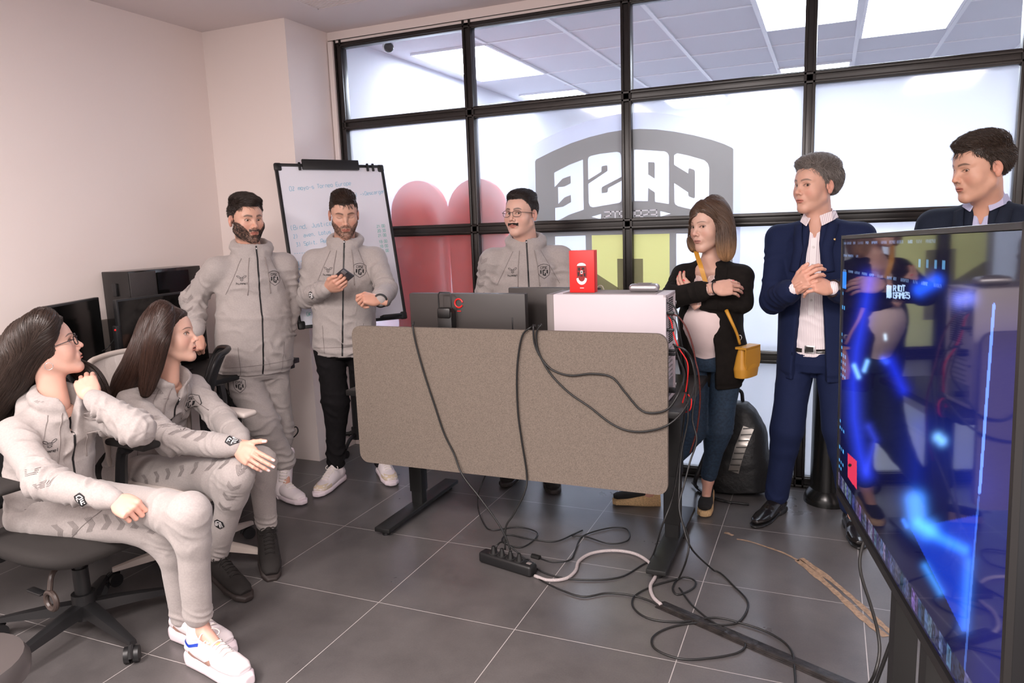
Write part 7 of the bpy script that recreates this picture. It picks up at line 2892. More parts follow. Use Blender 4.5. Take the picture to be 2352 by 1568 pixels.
# ---------------------------------------------------------------- 4: man with the phone
if want('p4'):
    S = dict(phi=32, hip=P(790, 790, 3.49), neck=P(793, 559, 3.50), collar=.014, head=P(790, 493, 3.46), hang=(40, -17, 0), sw=.172,
             armR=(P(703, 682, 3.40), P(752, 662, 3.24)), armL=(P(886, 668, 3.50), P(874, 690, 3.28)),
             legR=(P(772, 925, 3.44), P(771, 1068, 3.44), A(.15, -1, 0)), legL=(P(852, 930, 3.56), P(880, 1065, 3.66), A(.8, -.6, 0)),
             handR=(A(.86, -.16, .22), A(.28, -.82, -.46), [(38, 50, 30), (42, 54, 32), (46, 56, 34), (50, 58, 36)], (35, -8, 30, 20)),
             handL=(A(-.75, -.60, .25), A(.25, -.55, .80), [(40, 55, 35), (58, 70, 45), (66, 78, 50), (70, 80, 50)], (25, 10, 20, 20)),
             neck_r=.056, leg_end=.94, ankle_col=A(.62, .30, .22),
             look=dict(skin=(.62, .355, .26), hair=(.042, .022, .014), beard=.62, w=.97, jaw=.98, scalp=.8, eye_open=0.10, gaze=(0, 1, -.7), brow=1.2, beard_col=(.035, .018, .012)),
             label='person standing in grey hoodie and black joggers looking down at a phone')
    H = build_person(S)
    jo, bv = tracksuit_jacket(H, S, w=.182, d=.122, sl=(.062, .056, .040), hem=.055, seed=22, amp=1.25, vox=.006)
    jacket_trim(H, S, jo, bv, w=.182, hem=.055)
    to, tb = garment('trousers', H, trouser_prims(H, S, .090, .070, .052, .152, .115, .03), .007, BLKT,
                     [(H['hj'][k], H['kn'][k], .10, .006, .08, [(.3, .3), (.92, .15)], .6) for k in 'RL'] + [(H['kn'][k], H['an'][k], .075, .010, .055, [(.08, .15), (.85, .2)], .5) for k in 'RL'], 23, 1.2, .004, 'black jogger trousers')
    put_cube(bv, P(715, 678, 3.27), A(.3, -.95, -.1), A(0, 0, 1), jo, .042)
    hair_short(H, top=.019, side=.001, back=.003, sweep=(-.35, .9, .2), n=4600, lt=.036, ls=.004, seed=21, thick=.0010, lift=.004, jit=.25)
    beard_strands(H, 2600, .0045, full_beard, thick=.00045, col=(.05, .028, .018))
    for k, lb, left in (('R', 'white and beige trainer pointing at the camera', False), ('L', 'white and beige trainer pointing to the desk', True)):
        td = A(.15, -1, 0) if k == 'R' else A(.72, -.70, 0)
        def tp(o, bvh, W, z, x, y):
            for s_ in (-1, 1):
                strip('toe_panel', bvh, [W([q])[0] for q in ((s_ * .05, .19, .044), (s_ * .05, .235, .040), (s_ * .035, .268, .040))], x * s_, .022, BEIGE, o, back=.06, maxd=.12)
            strip('toe_panel', bvh, [W([q])[0] for q in ((-.035, .262, .05), (0, .274, .05), (.035, .262, .05))], y, .022, BEIGE, o, back=.06, maxd=.14)
        make_shoe('sneaker', H['an'][k] * [1, 1, 0] - unit(td) * .05, td, H['body'], lb, WSOLE, left, extras=tp)
    hh = H['hands']['L']
    wd = unit(H['wr']['L'] - H['el']['L'])
    wp = H['wr']['L'] + wd * .004
    sx = unit(np.cross(wd, A(0, 0, 1)))
    MB().tube([wp + (sx * math.cos(a) + np.cross(wd, sx) * math.sin(a)) * .031 for a in np.linspace(0, 2 * math.pi, 20, endpoint=False)], .008, 8, closed=True).build('wristwatch', BLACK, H['body'], smooth=True)
    # the phone he holds: a thing of its own
    hr = H['hands']['R']
    pc_ = hr['o'] + hr['R'] @ A(-.012, .105, -.040)
    ax_ = unit(hr['R'] @ A(-.25, .95, .05))
    nz_ = unit(hr['R'] @ A(-.10, 0, -1))
    nz_ = unit(nz_ - ax_ * (nz_ @ ax_))
    Mp_ = frame_M(pc_, np.cross(ax_, nz_), ax_, nz_)
    ph = thing('smartphone', 'dark smartphone held in the hand of the man in black joggers', 'phone', pc_)
    MB().box((0, 0, 0), (.072, .150, .008), bevel=.0035, seg=3, M=Mp_).build('case', mat('dark glossy phone back', (.05, .05, .06), .15), ph)
    MB().box((0, 0, .0043), (.064, .138, .0006), M=Mp_).build('screen', SCRB, ph)
    MB().box((.018, .055, -.005), (.026, .030, .003), bevel=.001, M=Mp_).build('camera_bump', mat('grey phone trim', (.2, .2, .22), .3), ph)

# ---------------------------------------------------------------- 5: man with the moustache behind the desk
if want('p5'):
    hp_ = A(-1.57, 3.90, .87)
    S = dict(phi=24, hip=hp_, neck=P(1208, 560, 3.87), collar=.014, head=P(1197, 493, 3.81), hang=(-10, 1, 0), sw=.195, wide=1.12,
             armR=(P(1112, 705, 3.82), P(1150, 735, 3.58)), armL=(P(1306, 690, 3.92), P(1262, 735, 3.62)),
             legR=(hp_ + A(-.10, -.05, -.42), hp_ + A(-.12, 0, -.78), A(.1, -1, 0)), legL=(hp_ + A(.10, -.06, -.42), A(-1.46, 3.86, .09), A(.45, -.9, 0)),
             handR=(A(.3, -.9, -.2), A(0, -.1, 1), RELAX, (30, 10, 15, 15)), handL=(A(-.3, -.9, -.2), A(0, -.1, 1), RELAX, (30, 10, 15, 15)),
             neck_r=.064, leg_end=.95, hand_vox=.003,
             look=dict(skin=(.70, .43, .34), hair=(.026, .016, .013), w=1.04, jaw=1.12, cheek=1.12, scalp=.75, nose=1.12, lips=1.15, gaze=(-.25, 1, 0), brow=1.2, hl=.080),
             label='person with moustache and glasses in grey hoodie standing behind the desk')
    H = build_person(S)
    jo, bv = tracksuit_jacket(H, S, w=.200, d=.140, sl=(.072, .066, .045), hem=.04, seed=31, amp=1.0, belly=.05, hood=(.032, .092), ncut=.066, vox=.006)
    jacket_trim(H, S, jo, bv, w=.2, hem=.04)
    garment('trousers', H, trouser_prims(H, S, .10, .075, .055, .165, .13, .03), .010, BLKT, [], 5, 1.0, .003, 'black trousers')
    hair_short(H, top=.022, side=.001, back=.003, sweep=(-.2, -.9, .25), n=4600, lt=.038, ls=.004, seed=31, thick=.0010, lift=.004, jit=.22)
    beard_strands(H, 800, .0048, moustache_only, name='moustache', thick=.0006, col=(.014, .009, .007))
    glasses(H)
    chevrons(bv, [P(1122, 610, 3.78), P(1105, 650, 3.75), P(1098, 690, 3.74)], A(-.3, -.9, .1), 4, jo, (.045, .06))
    for k, left in (('R', False), ('L', True)):
        td = A(.1, -1, 0) if k == 'R' else A(.45, -.9, 0)
        make_shoe('sneaker', H['an'][k] * [1, 1, 0] - unit(td) * .06, td, H['body'], 'black patterned trainer under the desk', [BLKS, BLKSO, LACEW], left)

# ---------------------------------------------------------------- 6: woman with folded arms
if want('p6'):
    hp_ = P(1636, 815, 3.76)
    S = dict(phi=-14, hip=hp_, neck=P(1634, 592, 3.77), head=P(1628, 520, 3.73), hang=(-33, -5, 2), sw=.152, wide=.95,
             armR=(P(1542, 684, 3.58), P(1640, 662, 3.50)), armL=(P(1704, 694, 3.68), P(1594, 694, 3.575)),
             legR=(P(1590, 990, 3.66), P(1492, 1128, 3.68), A(-.95, -.35, 0)), legL=(P(1650, 985, 3.72), P(1626, 1100, 3.78), A(.05, -1, -.1)),
             handR=(A(.85, .50, .02), A(.1, -.85, .5), [(20, 20, 12)] * 4, (20, 5, 10, 10), dict(nail=(.75, .06, .07))),
             handL=(A(-.60, .05, .80), A(-.45, -.85, -.1), [(15, 25, 15)] * 4, (15, 0, 10, 10), dict(nail=(.75, .06, .07))),
             neck_r=.044, hand_s=.93, leg_end=.90, ankle_col=A(.60, .33, .25), chest_skin=1,
             look=dict(skin=(.66, .42, .33), hair=(.085, .045, .025), fem=1, w=.96, jaw=.92, nose=.95, lips=.95, eye_open=.9, ears=0, brow_col=(.12, .07, .045), lip_col=(.50, .22, .19), gaze=(-.3, 1, 0)),
             label='person in black blazer with folded arms, pale pink top and blue jeans')
    H = build_person(S)
    r, f, spn, nb, hip = H['r'], H['f'], H['spine'], H['nb'], H['hip']
    # top with the rounded belly
    tp_ = torso_prims(H, S, .135, .100, .05, 0, .10, .01)
    bel = hip + spn * .17 + f * .085
    tp_ += [ell(bel, (.115, .095, .13), np.stack([r, f, spn], 1), k=.06), ell(nb - spn * .19 + f * .055 + r * .055, (.062, .055, .058), k=.03), ell(nb - spn * .19 + f * .055 - r * .055, (.062, .055, .058), k=.03)]
    tp_ += [limb(nb - spn * .115 + f * .11, nb + spn * .08 + f * .09, r, [(0, .010, .07), (.5, .036, .09), (1, .062, .10)], k=.008, op='-')] + neck_cut(H, S, .062)
    topo, tpb = garment('top', H, tp_, .005, PINKT, [(hip, nb, .16, .003, .03, [(.35, .3)], 1.3)], 41, 1.0, .001, 'pale pink top stretched over a rounded belly')
    for s in (-1, 1):
        strip('lace_edge', tpb, [lerp(nb - spn * .135 + f * .13 + r * .0 * s, nb - spn * .0 + f * .10 + r * s * .066, t) for t in np.linspace(0, 1, 12)], unit(f + A(0, 0, .2)), .036, LACE, topo, off=.002)
    bl = torso_prims(H, S, .158, .118, .155, .03, .06, .0)
    bl += [ell(hip - spn * .0, (.172, .135, .16), np.stack([r, f, spn], 1), k=.05), ell(bel - f * .02, (.140, .10, .15), np.stack([r, f, spn], 1), k=.06)]
    for k in 'RL':
        s = H['sh'][k]
        bl.append(cone(nb - spn * .022 + (s - nb) * .15, s, .040, .052, k=.03))
    bl += [cone(nb - f * .03 - spn * .01, nb - f * .03 + spn * .015, .055, .055, k=.02)]
    opening = [limb(hip - spn * .26 + f * .22, nb + spn * .10 + f * .17, r, [(0, .085, .16), (.35, .075, .16), (.58, .060, .13), (.76, .095, .12), (1, .100, .14)], k=.006, op='-'), ]
    bl += opening + neck_cut(H, S, .058)
    bl.append(dict(limb(hip - spn * .5, hip - spn * .16, r, [(0, .4, .4), (1, .4, .4)], k=.004), op='-'))
    for k in 'RL':
        a, b = sleeve_prims(H, k, .056, .050, .043, end=.80)
        bl += [dict(a, k=.03), dict(b, k=.008)]
    LL = []
    for k in 'RL':
        LL += [(H['sh'][k], H['el'][k], .056, .005, .05, [(.85, .3), (.3, .2)], .9), (H['el'][k], H['wr'][k], .05, .006, .04, [(.1, .2), (.6, .25)], -.7)]
    jo, bv = garment('blazer', H, bl, .0055, BLAZER, LL, 42, 1.0, .003, 'black open blazer')
    for s in (-1, 1):
        strip('lapel', bv, [nb - spn * .045 + r * s * .085 + f * .10, nb - spn * .08 + r * s * .088 + f * .12, nb - spn * .16 + r * s * .070 + f * .14, nb - spn * .23 + r * s * .062 + f * .14], unit(f + r * s * .2), .050, BLAZER, jo, off=.005)
    # lace cuffs
    for k in 'RL':
        el, wr = H['el'][k], H['wr'][k]
        MB().tube([lerp(el, wr, t) for t in (.76, .84, .92, .97)], .0, 16, rad=[.030, .031, .030, .031]).build('lace_cuff', LACE, jo, smooth=True)
    el, wr = H['el']['R'], H['wr']['R']
    wd = unit(wr - el)
    sx = unit(np.cross(wd, A(0, 0, 1)))
    sy_ = np.cross(wd, sx)
    MB().tube([wr + wd * .006 + (sx * math.cos(a) * .026 + sy_ * math.sin(a) * .030) for a in np.linspace(0, 2 * math.pi, 24, endpoint=False)], .0028, 6, closed=True).build('bracelet', BLACK, H['body'], smooth=True)
    garment('jeans', H, trouser_prims(H, dict(S, jog=0), .082, .060, .041, .148, .110, .05), .006, DENIM,
            [(H['kn'][k], H['an'][k], .06, .005, .028, [(.02, .14), (.90, .12)], .3) for k in 'RL'] + [(H['hj'][k], H['kn'][k], .09, .003, .05, [(.9, .15)], .6) for k in 'RL'], 43, 1.0, .0015, 'dark blue skinny jeans')
    long_hair(H, [([P(1640, 470, 3.78), P(1652, 510, 3.80), P(1655, 550, 3.80), P(1656, 582, 3.79)], [.05, .055, .055, .045]),
                  ([P(1652, 475, 3.72), P(1664, 515, 3.70), P(1667, 555, 3.69), P(1668, 585, 3.68)], [.03, .036, .036, .026]),
                  ([P(1612, 470, 3.70), P(1590, 520, 3.66), P(1590, 550, 3.68), P(1592, 572, 3.70)], [.018, .014, .016, .010]),
                  ([P(1620, 478, 3.85), P(1618, 520, 3.86), P(1615, 560, 3.84)], [.04, .05, .04])],
              n=3000, cap_t=.012, seed=45, L=.26, tip=(.42, .24, .12), r0=.0012,
              hl=lambda p: p[:, 2] - np.interp(p[:, 1], [-.12, -.02, .0, .02, .045, .065, .085], [-.09, -.09, -.07, -.01, .035, .062, .078]), steps=20)
    for k, lb, left in (('R', 'black wedge espadrille pointing left, left of the desk leg', False), ('L', 'black wedge espadrille with beige toe cap facing the camera', True)):
        td = A(-.95, -.30, 0) if k == 'R' else A(.05, -1, 0)
        a = H['an'][k] * [1, 1, 0] - unit(td) * .055
        def cap_(o, bvh, W, z, x, y, k=k):
            strip('toe_cap', bvh, [W([q])[0] for q in ((-.034, .225, .04), (0, .238, .05), (.034, .225, .04))], unit(z + y * .8), .030, JUTE, o, off=.002, back=.06, maxd=.12)
        make_shoe('wedge', a, td, H['body'], lb, [mat('black canvas', (.012, .011, .011), .9), JUTE], left, extras=cap_)
    # shoulder bag, its strap across the chest
    YEL_ = mat('mustard yellow leather', (.62, .30, .035), 0.45, bump=(200, .2, .001))
    bgc = P(1714, 828, 3.70)
    bag = thing('shoulder_bag', 'mustard yellow leather shoulder bag hanging at the hip of the woman', 'bag', bgc)
    Bz = frame_M(bgc, unit(A(.40, .92, 0)) * .88, unit(A(-.92, .40, 0)) * .9, A(0, 0, .92))
    bg_ = [limb((0, 0, -.085), (0, 0, .075), (1, 0, 0), [(0, .085, .040), (.3, .092, .045), (.7, .080, .034), (1, .066, .022)], k=.01, pw=3.0)]
    Vg, Fg = mesh_sdf(bg_, .005)
    Rb = np.array([[Bz[i][j] for j in range(3)] for i in range(3)])
    link_mesh('body', mesh_vf('body', bgc + Vg @ Rb.T, Fg), YEL_, parent=bag, smooth=True)
    fl_ = MB()
    for s_ in (0,):
        pts = [(-.082, .0), (-.078, .075), (.078, .075), (.082, .0), (.070, -.035), (.03, -.052), (-.03, -.052), (-.070, -.035)]
        fl_.poly(pts, .036, .041, Bz @ Matrix(((1, 0, 0, 0), (0, 0, -1, 0), (0, 1, 0, 0), (0, 0, 0, 1))))
        fl_.poly([(-.078, .070), (.078, .070), (.078, .082), (-.078, .082)], -.024, .041, Bz @ Matrix(((1, 0, 0, 0), (0, 0, -1, 0), (0, 1, 0, 0), (0, 0, 0, 1))))
    fl_.build('flap', YEL_, bag)
    ya = nb + r * .055 + f * .085 + spn * .012
    st_ = [ya, nb - spn * .06 + r * .028 + f * .125, nb - spn * .13 - r * .0 + f * .155]
    stp = MB()
    s_pts = catmull([P(1606, 590, 3.64), P(1611, 612, 3.615), P(1617, 636, 3.60)], 5)
    s_pts = catmull([P(1598, 576, 3.70), P(1602, 590, 3.665), P(1606, 602, 3.63), P(1611, 616, 3.605), P(1620, 646, 3.60)], 5)
    sv = []
    for q in s_pts:
        sv += [q - A(.012, 0, -.003), q + A(.012, 0, -.003)]
    m_ = link_mesh('strap', mesh_vf('strap', sv, [(2 * i, 2 * i + 1, 2 * i + 3, 2 * i + 2) for i in range(len(s_pts) - 1)]), YEL_, parent=bag)
    m_.modifiers.new('thickness', 'SOLIDIFY').thickness = .003
    stp.tube([P(1668, 712, 3.60), P(1680, 738, 3.58), P(1692, 765, 3.60), P(1699, 790, 3.63)], .0, 6, rad=[.010, .008, .007, .007], smooth=4)
    stp.build('strap', YEL_, bag, smooth=True)
    MB().tube([P(1699, 775, 3.625) + A(math.cos(a) * .009, 0, math.sin(a) * .012) for a in np.linspace(0, 6.28, 14, endpoint=False)], .0022, 6, closed=True).build('ring', CHROME, bag, smooth=True)

# ---------------------------------------------------------------- suits
def suit_jacket(H, S, m, w, d, hem, sl, op_w=(.055, .050, .045, .035, .055), seed=50, vox=.006, end=.93, lap=.05, label='', amp=1.0, skirt=.2, sq=.0):
    r, f, spn, nb, hip = H['r'], H['f'], H['spine'], H['nb'], H['hip']
    pr_ = torso_prims(H, S, w, d, hem, .02, .0, .0)
    for k in 'RL':
        s = H['sh'][k]
        pr_.append(cone(nb - spn * .030 + (s - nb) * .12, s + spn * .002, .046, sl[0] * .92, k=.03))
    pr_ += [cone(nb - f * .030 - spn * .03, nb - f * .028 + spn * .010, .066, .058, k=.02)]
    pr_ += [limb(hip - spn * .30 + f * .20, nb + spn * .10 + f * .165, r, [(0, op_w[0], .15), (.3, op_w[1], .15), (.55, op_w[2], .13), (.80, op_w[3], .10), (1, op_w[4], .13)], k=.006, op='-')]
    pr_ += neck_cut(H, S, .062)
    for k in 'RL':
        a, b = sleeve_prims(H, k, *sl, end=end)
        pr_ += [dict(a, k=.03), dict(b, k=.008)]
    for k in 'RL':
        el, wr = H['el'][k], H['wr'][k]
        pass
    LL = []
    for k in 'RL':
        LL += [(H['sh'][k], H['el'][k], sl[0], .0045, .06, [(.85, .3), (.3, .2)], .9), (H['el'][k], H['wr'][k], sl[1], .007, .045, [(.08, .2), (.6, .25)], -.7)]
    jo, bv = garment('suit_jacket', H, pr_, vox, m, LL, seed, amp, .002, label)
    for s in (-1, 1):
        pts = [nb - spn * .030 + r * s * (op_w[3] + .046) + f * .09, nb - spn * .06 + r * s * (op_w[3] + .044) + f * .12, nb - spn * .14 + r * s * (op_w[3] + .030) + f * .14, nb - spn * .24 + r * s * (op_w[2] + .020) + f * .14]
        lp_ = strip('lapel', bv, pts, unit(f + r * s * .25), lap, m, jo, off=.006)
        if lp_:
            lp_.modifiers.new('thickness', 'SOLIDIFY').thickness = .005
    return jo, bv


def shirt(H, S, m, w, d, hem, label, stripes=False, end=1.0, sl=(.045, .040, .033)):
    r, f, spn, nb, hip = H['r'], H['f'], H['spine'], H['nb'], H['hip']
    pr_ = torso_prims(H, S, w, d, hem)
    pr_ += [cone(nb - spn * .03, nb + spn * .016, .064, .060, k=.01)]
    pr_ += [limb(nb - spn * .085 + f * .10, nb + spn * .06 + f * .08, r, [(0, .004, .05), (.45, .018, .06), (1, .040, .07)], k=.004, op='-')]
    pr_ += [cone(nb - spn * .05 + f * .006, nb + spn * .08 + f * .012, .053, .055, k=.004, op='-')]
    for k in 'RL':
        el, wr = H['el'][k], H['wr'][k]
        pr_.append(cone(lerp(el, wr, .7), lerp(el, wr, end - .01), sl[2], sl[2], k=.004))
    o, bv = garment('shirt', H, pr_, .005, m, [(hip, nb, .15, .003, .05, [(.3, .3)], 1.2)], 61, 1.0, .0015, label)
    # collar leaves
    for s in (-1, 1):
        cb = MB()
        a = nb + spn * .022 + f * .052 + r * s * .028
        pts = [nb + spn * .030 - f * .02 + r * s * .062, nb + spn * .028 + f * .030 + r * s * .056, nb + spn * .012 + f * .072 + r * s * .016, nb - spn * .034 + f * .096 + r * s * .032, nb - spn * .014 + f * .060 + r * s * .066, nb + spn * .0 - f * .02 + r * s * .075]
        vs = [cb.bm.verts.new(p) for p in pts]
        vs2 = [cb.bm.verts.new(p + (f * .3 + r * s) * .004) for p in pts]
        for q in ((0, 1, 4, 5), (1, 2, 3, 4)):
            cb.bm.faces.new([vs[i] for i in q])
            cb.bm.faces.new([vs2[i] for i in q][::-1])
        n = len(pts)
        for i in range(n):
            cb.bm.faces.new([vs[i], vs[(i + 1) % n], vs2[(i + 1) % n], vs2[i]])
        cb.build('collar', m, o)
    return o, bv


def striped(name, c0, c1, freq, ax):
    m = mat(name, c0, .75)
    nt = m.node_tree
    b = nt.nodes['Principled BSDF']
    tc = nt.nodes.new('ShaderNodeTexCoord')
    dt = nt.nodes.new('ShaderNodeVectorMath')
    dt.operation = 'DOT_PRODUCT'
    nt.links.new(tc.outputs['Object'], dt.inputs[0])
    dt.inputs[1].default_value = tuple(ax)
    mu = nt.nodes.new('ShaderNodeMath')
    mu.operation = 'MULTIPLY'
    nt.links.new(dt.outputs['Value'], mu.inputs[0])
    mu.inputs[1].default_value = freq
    fr = nt.nodes.new('ShaderNodeMath')
    fr.operation = 'FRACT'
    nt.links.new(mu.outputs[0], fr.inputs[0])
    lt = nt.nodes.new('ShaderNodeMath')
    lt.operation = 'LESS_THAN'
    nt.links.new(fr.outputs[0], lt.inputs[0])
    lt.inputs[1].default_value = .28
    mx = nt.nodes.new('ShaderNodeMix')
    mx.data_type = 'RGBA'
    nt.links.new(lt.outputs[0], mx.inputs[0])
    mx.inputs[6].default_value = (*c0, 1)
    mx.inputs[7].default_value = (*c1, 1)
    nt.links.new(mx.outputs[2], b.inputs['Base Color'])
    return m


# ---------------------------------------------------------------- 7: man in the blue suit
if want('p7'):
    S = dict(phi=-12, hip=P(1873, 815, 3.72), neck=P(1882, 500, 3.72), head=P(1872, 428, 3.68), hang=(-44, -1, 0), sw=.178,
             armR=(P(1776, 690, 3.62), P(1822, 664, 3.42)), armL=(P(1990, 690, 3.70), P(1912, 662, 3.42)),
             legR=(P(1808, 985, 3.68), P(1783, 1138, 3.76), A(-.35, -.9, 0)), legL=(P(1928, 985, 3.68), P(1958, 1162, 3.68), A(.12, -1, 0)),
             handR=(A(.62, -.45, .62), A(-.55, -.80, .15), [(28, 40, 25), (32, 44, 26), (36, 46, 28), (40, 48, 30)], (30, -5, 20, 15)),
             handL=(A(-.85, -.45, .28), A(.10, -.72, .68), [(30, 35, 22), (34, 38, 24), (38, 42, 24), (42, 44, 26)], (35, 0, 20, 15)),
             neck_r=.052, leg_end=.97, chest_skin=2,
             look=dict(skin=(.66, .38, .285), hair=(.17, .145, .13), w=.99, jaw=1.0, scalp=.5, nose=1.08, lips=.85, gaze=(-.25, 1, 0), brow_col=(.09, .06, .045), burn=.002, hl=.078),
             label='person in navy blue suit with grey hair, hands joined in front')
    H = build_person(S)
    WST = striped('white striped shirting', srgb(240, 232, 234), srgb(208, 190, 200), 130.0, H['r'])
    so_, sb_ = shirt(H, S, WST, .150, .105, .02, 'white shirt with fine stripes, open collar', end=.99)
    strip('button_placket', sb_, [H['nb'] - H['spine'] * t + H['f'] * .12 for t in np.linspace(.09, .44, 14)], H['f'], .028, mat('white shirt placket', srgb(240, 234, 236), .75), so_, off=.002)
    for t in (.13, .21, .29, .37):
        hp1, hn1 = ray(sb_, H['nb'] - H['spine'] * t + H['f'] * .3, -H['f'], .4)
        if hp1 is not None:
            MB().cyl(hp1 + hn1 * .002, hp1 + hn1 * .0045, .0055, seg=12).build('button', mat('pearl button', (.6, .56, .56), .3), so_)
    jo, bv = suit_jacket(H, S, NAVY, .178, .130, .105, (.062, .056, .046), op_w=(.110, .082, .060, .036, .062), seed=71, end=.93, lap=.042, label='navy suit jacket, unbuttoned', amp=1.2)
    hp1, hn1 = ray(bv, H['nb'] - H['spine'] * .10 - H['r'] * .085 + H['f'] * .3, -H['f'], .4)
    if hp1 is not None:
        MB().sph(hp1 + hn1 * .008, .006, seg=10).build('lapel_pin', mat('gold pin', (.8, .55, .25), .3, .8), jo, smooth=True)
    to, tb = garment('trousers', H, trouser_prims(H, dict(S, jog=0), .090, .068, .058, .152, .112, .06), .006, NAVY,
                     [(H['hj'][k], H['kn'][k], .10, .003, .10, [(.2, .3)], .6) for k in 'RL'] + [(H['kn'][k], H['an'][k], .075, .004, .09, [(.9, .15)], .4) for k in 'RL'], 72, 1.0, .003, 'navy suit trousers')
    strip('belt', tb, [H['hip'] + H['spine'] * .045 + H['r'] * x + H['f'] * .1 for x in np.linspace(-.13, .13, 16)], H['f'], .034, LEATH, to, off=.006, back=.12, maxd=.3)
    hp1, hn1 = ray(tb, H['hip'] + H['spine'] * .045 + H['f'] * .3, -H['f'], .4)
    if hp1 is not None:
        MB().box((0, 0, 0), (.046, .036, .004), bevel=.0015, M=frame_M(hp1 + hn1 * .010, H['r'], H['spine'], hn1)).build('belt_buckle', CHROME, to)
        MB().box((0, 0, .0005), (.034, .024, .005), M=frame_M(hp1 + hn1 * .010, H['r'], H['spine'], hn1)).build('belt_tip', LEATH, to)
    hair_short(H, top=.028, side=.008, back=.020, sweep=(.55, -.45, .25), n=5200, lt=.040, ls=.022, seed=73, thick=.0011, lift=.006, tip=(.30, .27, .25), jit=.5)
    for k, left in (('R', False), ('L', True)):
        td = A(-.35, -.9, 0) if k == 'R' else A(.12, -1, 0)
        make_shoe('dress', H['an'][k] * [1, 1, 0] - unit(td) * .055, td, H['body'], 'polished black leather shoe', [LEATH, BLACK], left)
    wd = unit(H['wr']['L'] - H['el']['L'])
    sx = unit(np.cross(wd, A(0, 0, 1)))
    sy_ = np.cross(wd, sx)
    wp = H['wr']['L'] - wd * .004
    wt = MB().tube([wp + (sx * math.cos(a) * .026 + sy_ * math.sin(a) * .032) for a in np.linspace(0, 2 * math.pi, 24, endpoint=False)], .0, 8, closed=True, rad=[.008] * 24)
    nf = unit(A(.1, -.8, .3) - wd * (A(.1, -.8, .3) @ wd))
    wt.box((0, 0, 0), (.036, .042, .010), bevel=.004, M=frame_M(wp + nf * .036, wd, np.cross(nf, wd), nf))
    wt.build('wristwatch', mat('dark watch', (.03, .015, .015), .25), H['body'], smooth=True)

# ---------------------------------------------------------------- 8: man behind the television
if want('p8'):
    hp_ = A(.60, 3.50, .92)
    S = dict(phi=-22, hip=hp_, neck=P(2266, 464, 3.46), head=P(2252, 388, 3.37), hang=(-64, -9, 0), sw=.185,
             armR=(hp_ + A(-.27, -.02, .18), hp_ + A(-.10, -.24, .16)), armL=(hp_ + A(.29, .02, .18), hp_ + A(.12, -.22, .15)),
             legR=(hp_ + A(-.10, -.03, -.44), hp_ + A(-.12, .02, -.83), A(-.2, -1, 0)), legL=(hp_ + A(.10, -.03, -.44), hp_ + A(.12, .02, -.83), A(.2, -1, 0)),
             handR=(A(.8, -.5, 0), A(0, -.4, .9), RELAX, (30, 10, 15, 15)), handL=(A(-.8, -.5, 0), A(0, -.4, .9), RELAX, (30, 10, 15, 15)),
             neck_r=.054, leg_end=.97, chest_skin=2, hand_vox=.003, ankle_skin=1,
             look=dict(skin=(.62, .35, .25), hair=(.045, .027, .018), w=1.02, jaw=1.06, scalp=.6, nose=1.05, lips=.9, cheek=1.08, gaze=(-.15, 1, -.3), eye_open=.75, burn=-.004, hl=.070),
             label='person in dark blazer and light blue shirt standing behind the television')
    H = build_person(S)
    SHB = mat('light blue oxford shirt', srgb(182, 184, 214), .8, bump=(700, .3, .001), noise=(500, .06))
    so_, sb_ = shirt(H, S, SHB, .160, .112, .05, 'light blue shirt with open collar')
    for t in (.05, .12, .19):
        hp1, hn1 = ray(sb_, H['nb'] - H['spine'] * t + H['f'] * .3, -H['f'], .4)
        if hp1 is not None:
            MB().cyl(hp1 + hn1 * .001, hp1 + hn1 * .004, .005, seg=12).build('button', mat('pearl button', (.6, .56, .56), .3), so_)
    suit_jacket(H, S, NAVY2, .186, .135, .13, (.066, .058, .046), op_w=(.08, .07, .055, .040, .066), seed=81, lap=.044, label='dark navy blazer')
    garment('trousers', H, trouser_prims(H, dict(S, jog=0), .092, .070, .058, .155, .115, .06), .010, NAVY2, [], 5, 1.0, .003, 'dark trousers')
    hair_short(H, top=.022, side=.003, back=.008, sweep=(.35, .75, .35), n=5200, lt=.040, ls=.012, seed=83, thick=.0011, lift=.008, jit=.4)
    for k, left in (('R', False), ('L', True)):
        td = A(-.2, -1, 0) if k == 'R' else A(.2, -1, 0)
        make_shoe('dress', H['an'][k] * [1, 1, 0] - unit(td) * .055, td, H['body'], 'black leather shoe behind the television', [LEATH, BLACK], left)

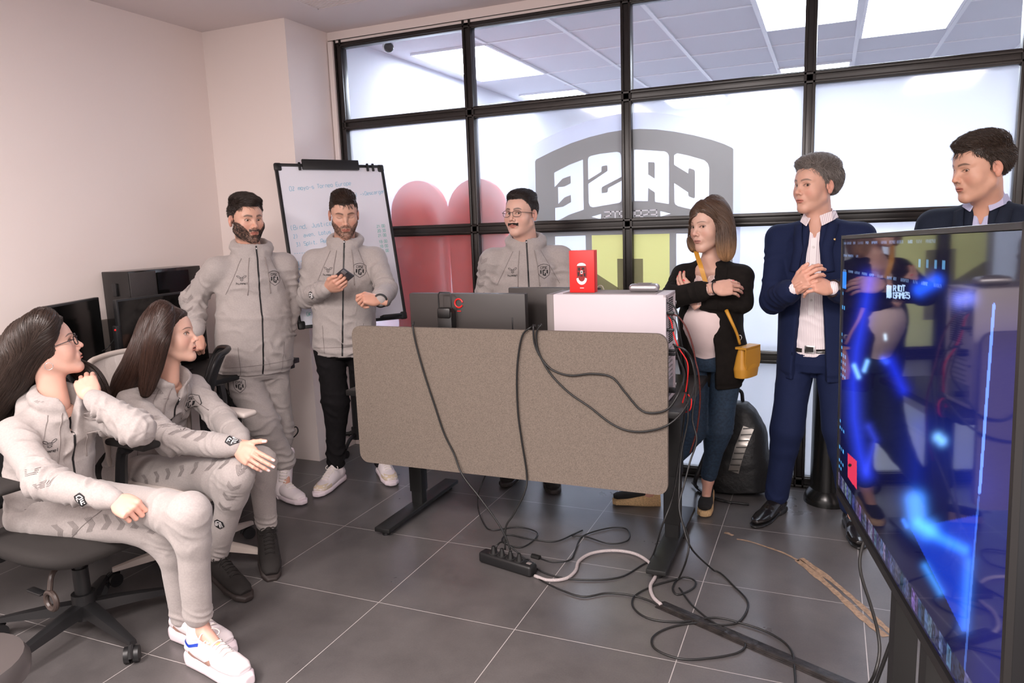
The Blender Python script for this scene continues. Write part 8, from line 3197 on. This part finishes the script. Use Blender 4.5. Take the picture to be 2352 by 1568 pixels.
# ---------------------------------------------------------------- backpack on the floor
bp0 = A(-.40, 4.02, 0)
BPM = mat('black nylon', (.009, .009, .010), .55, bump=(60, .4, .006))
bk_ = thing('backpack', 'black backpack with a silver ribbed strip standing on the floor by the glass', 'backpack', bp0)
Rk = HF(-8, 0, 0)
pk_ = [limb((0, 0, .02), (0, 0, .50), (1, 0, 0), [(0, .165, .095), (.3, .175, .11), (.7, .165, .10), (.9, .13, .08), (1, .09, .05)], k=.02, pw=3.0, cap=False),
       limb((0, .075, .03), (0, .075, .33), (1, 0, 0), [(0, .13, .05), (.5, .135, .06), (.9, .12, .045), (1, .09, .02)], k=.02, pw=3.0, cap=False)]
Vk, Fk_ = mesh_sdf(pk_, .008)
Vk = Vk + vnormals(Vk, Fk_) * (.006 * fbm(Vk / .08, 3, 3))[:, None]
tilt = np.array(Matrix.Rotation(math.radians(7), 3, 'Y'))
WK = lambda v: bp0 + (np.asarray(v, float) @ tilt.T) @ Rk.T
bb = link_mesh('body', mesh_vf('body', WK(Vk), Fk_), BPM, parent=bk_, smooth=True)
bvk = BVHTree.FromPolygons([tuple(v) for v in WK(Vk)], [tuple(f_) for f_ in Fk_])
nrm = Rk @ A(0, 1, 0)
a_, b_ = P(1718, 985, 3.88), P(1690, 1080, 3.88)
strip('reflective_strip', bvk, [P(1716, 985, 3.9), P(1700, 1030, 3.9), P(1686, 1082, 3.9)], nrm, .055, mat('silver ribbed plastic', (.28, .26, .24), .3, .8), bk_, off=.004, back=.25, maxd=.5)
for k in range(8):
    t = k / 7
    c_ = lerp(P(1716, 988, 3.9), P(1686, 1080, 3.9), t)
    strip('rib', bvk, [c_ - A(.026, 0, .0), c_ + A(.026, 0, .006)], nrm, .006, mat('dark rib', (.03, .028, .026), .4), bk_, off=.007, back=.25, maxd=.5)
MB().tube([WK([q])[0] for q in ((-.06, -.02, .50), (-.05, -.02, .56), (.05, -.02, .56), (.06, -.02, .50))], .010, 8, smooth=6).build('top_handle', BPM, bk_, smooth=True)
MB().tube([P(1655, 950, 3.9), P(1622, 1040, 3.82), P(1598, 1100, 3.78), G(1600, 1118, .02), G(1625, 1135, .015), G(1680, 1155, .012)], .0, 6, rad=[.016, .014, .012, .010, .008, .006], smooth=5).build('shoulder_strap', BPM, bk_, smooth=True)
MB().tube([G(1590, 1108, .02), G(1610, 1128, .015), G(1650, 1148, .01), G(1720, 1158, .01)], .006, 6, smooth=5).build('loose_strap', BPM, bk_, smooth=True)
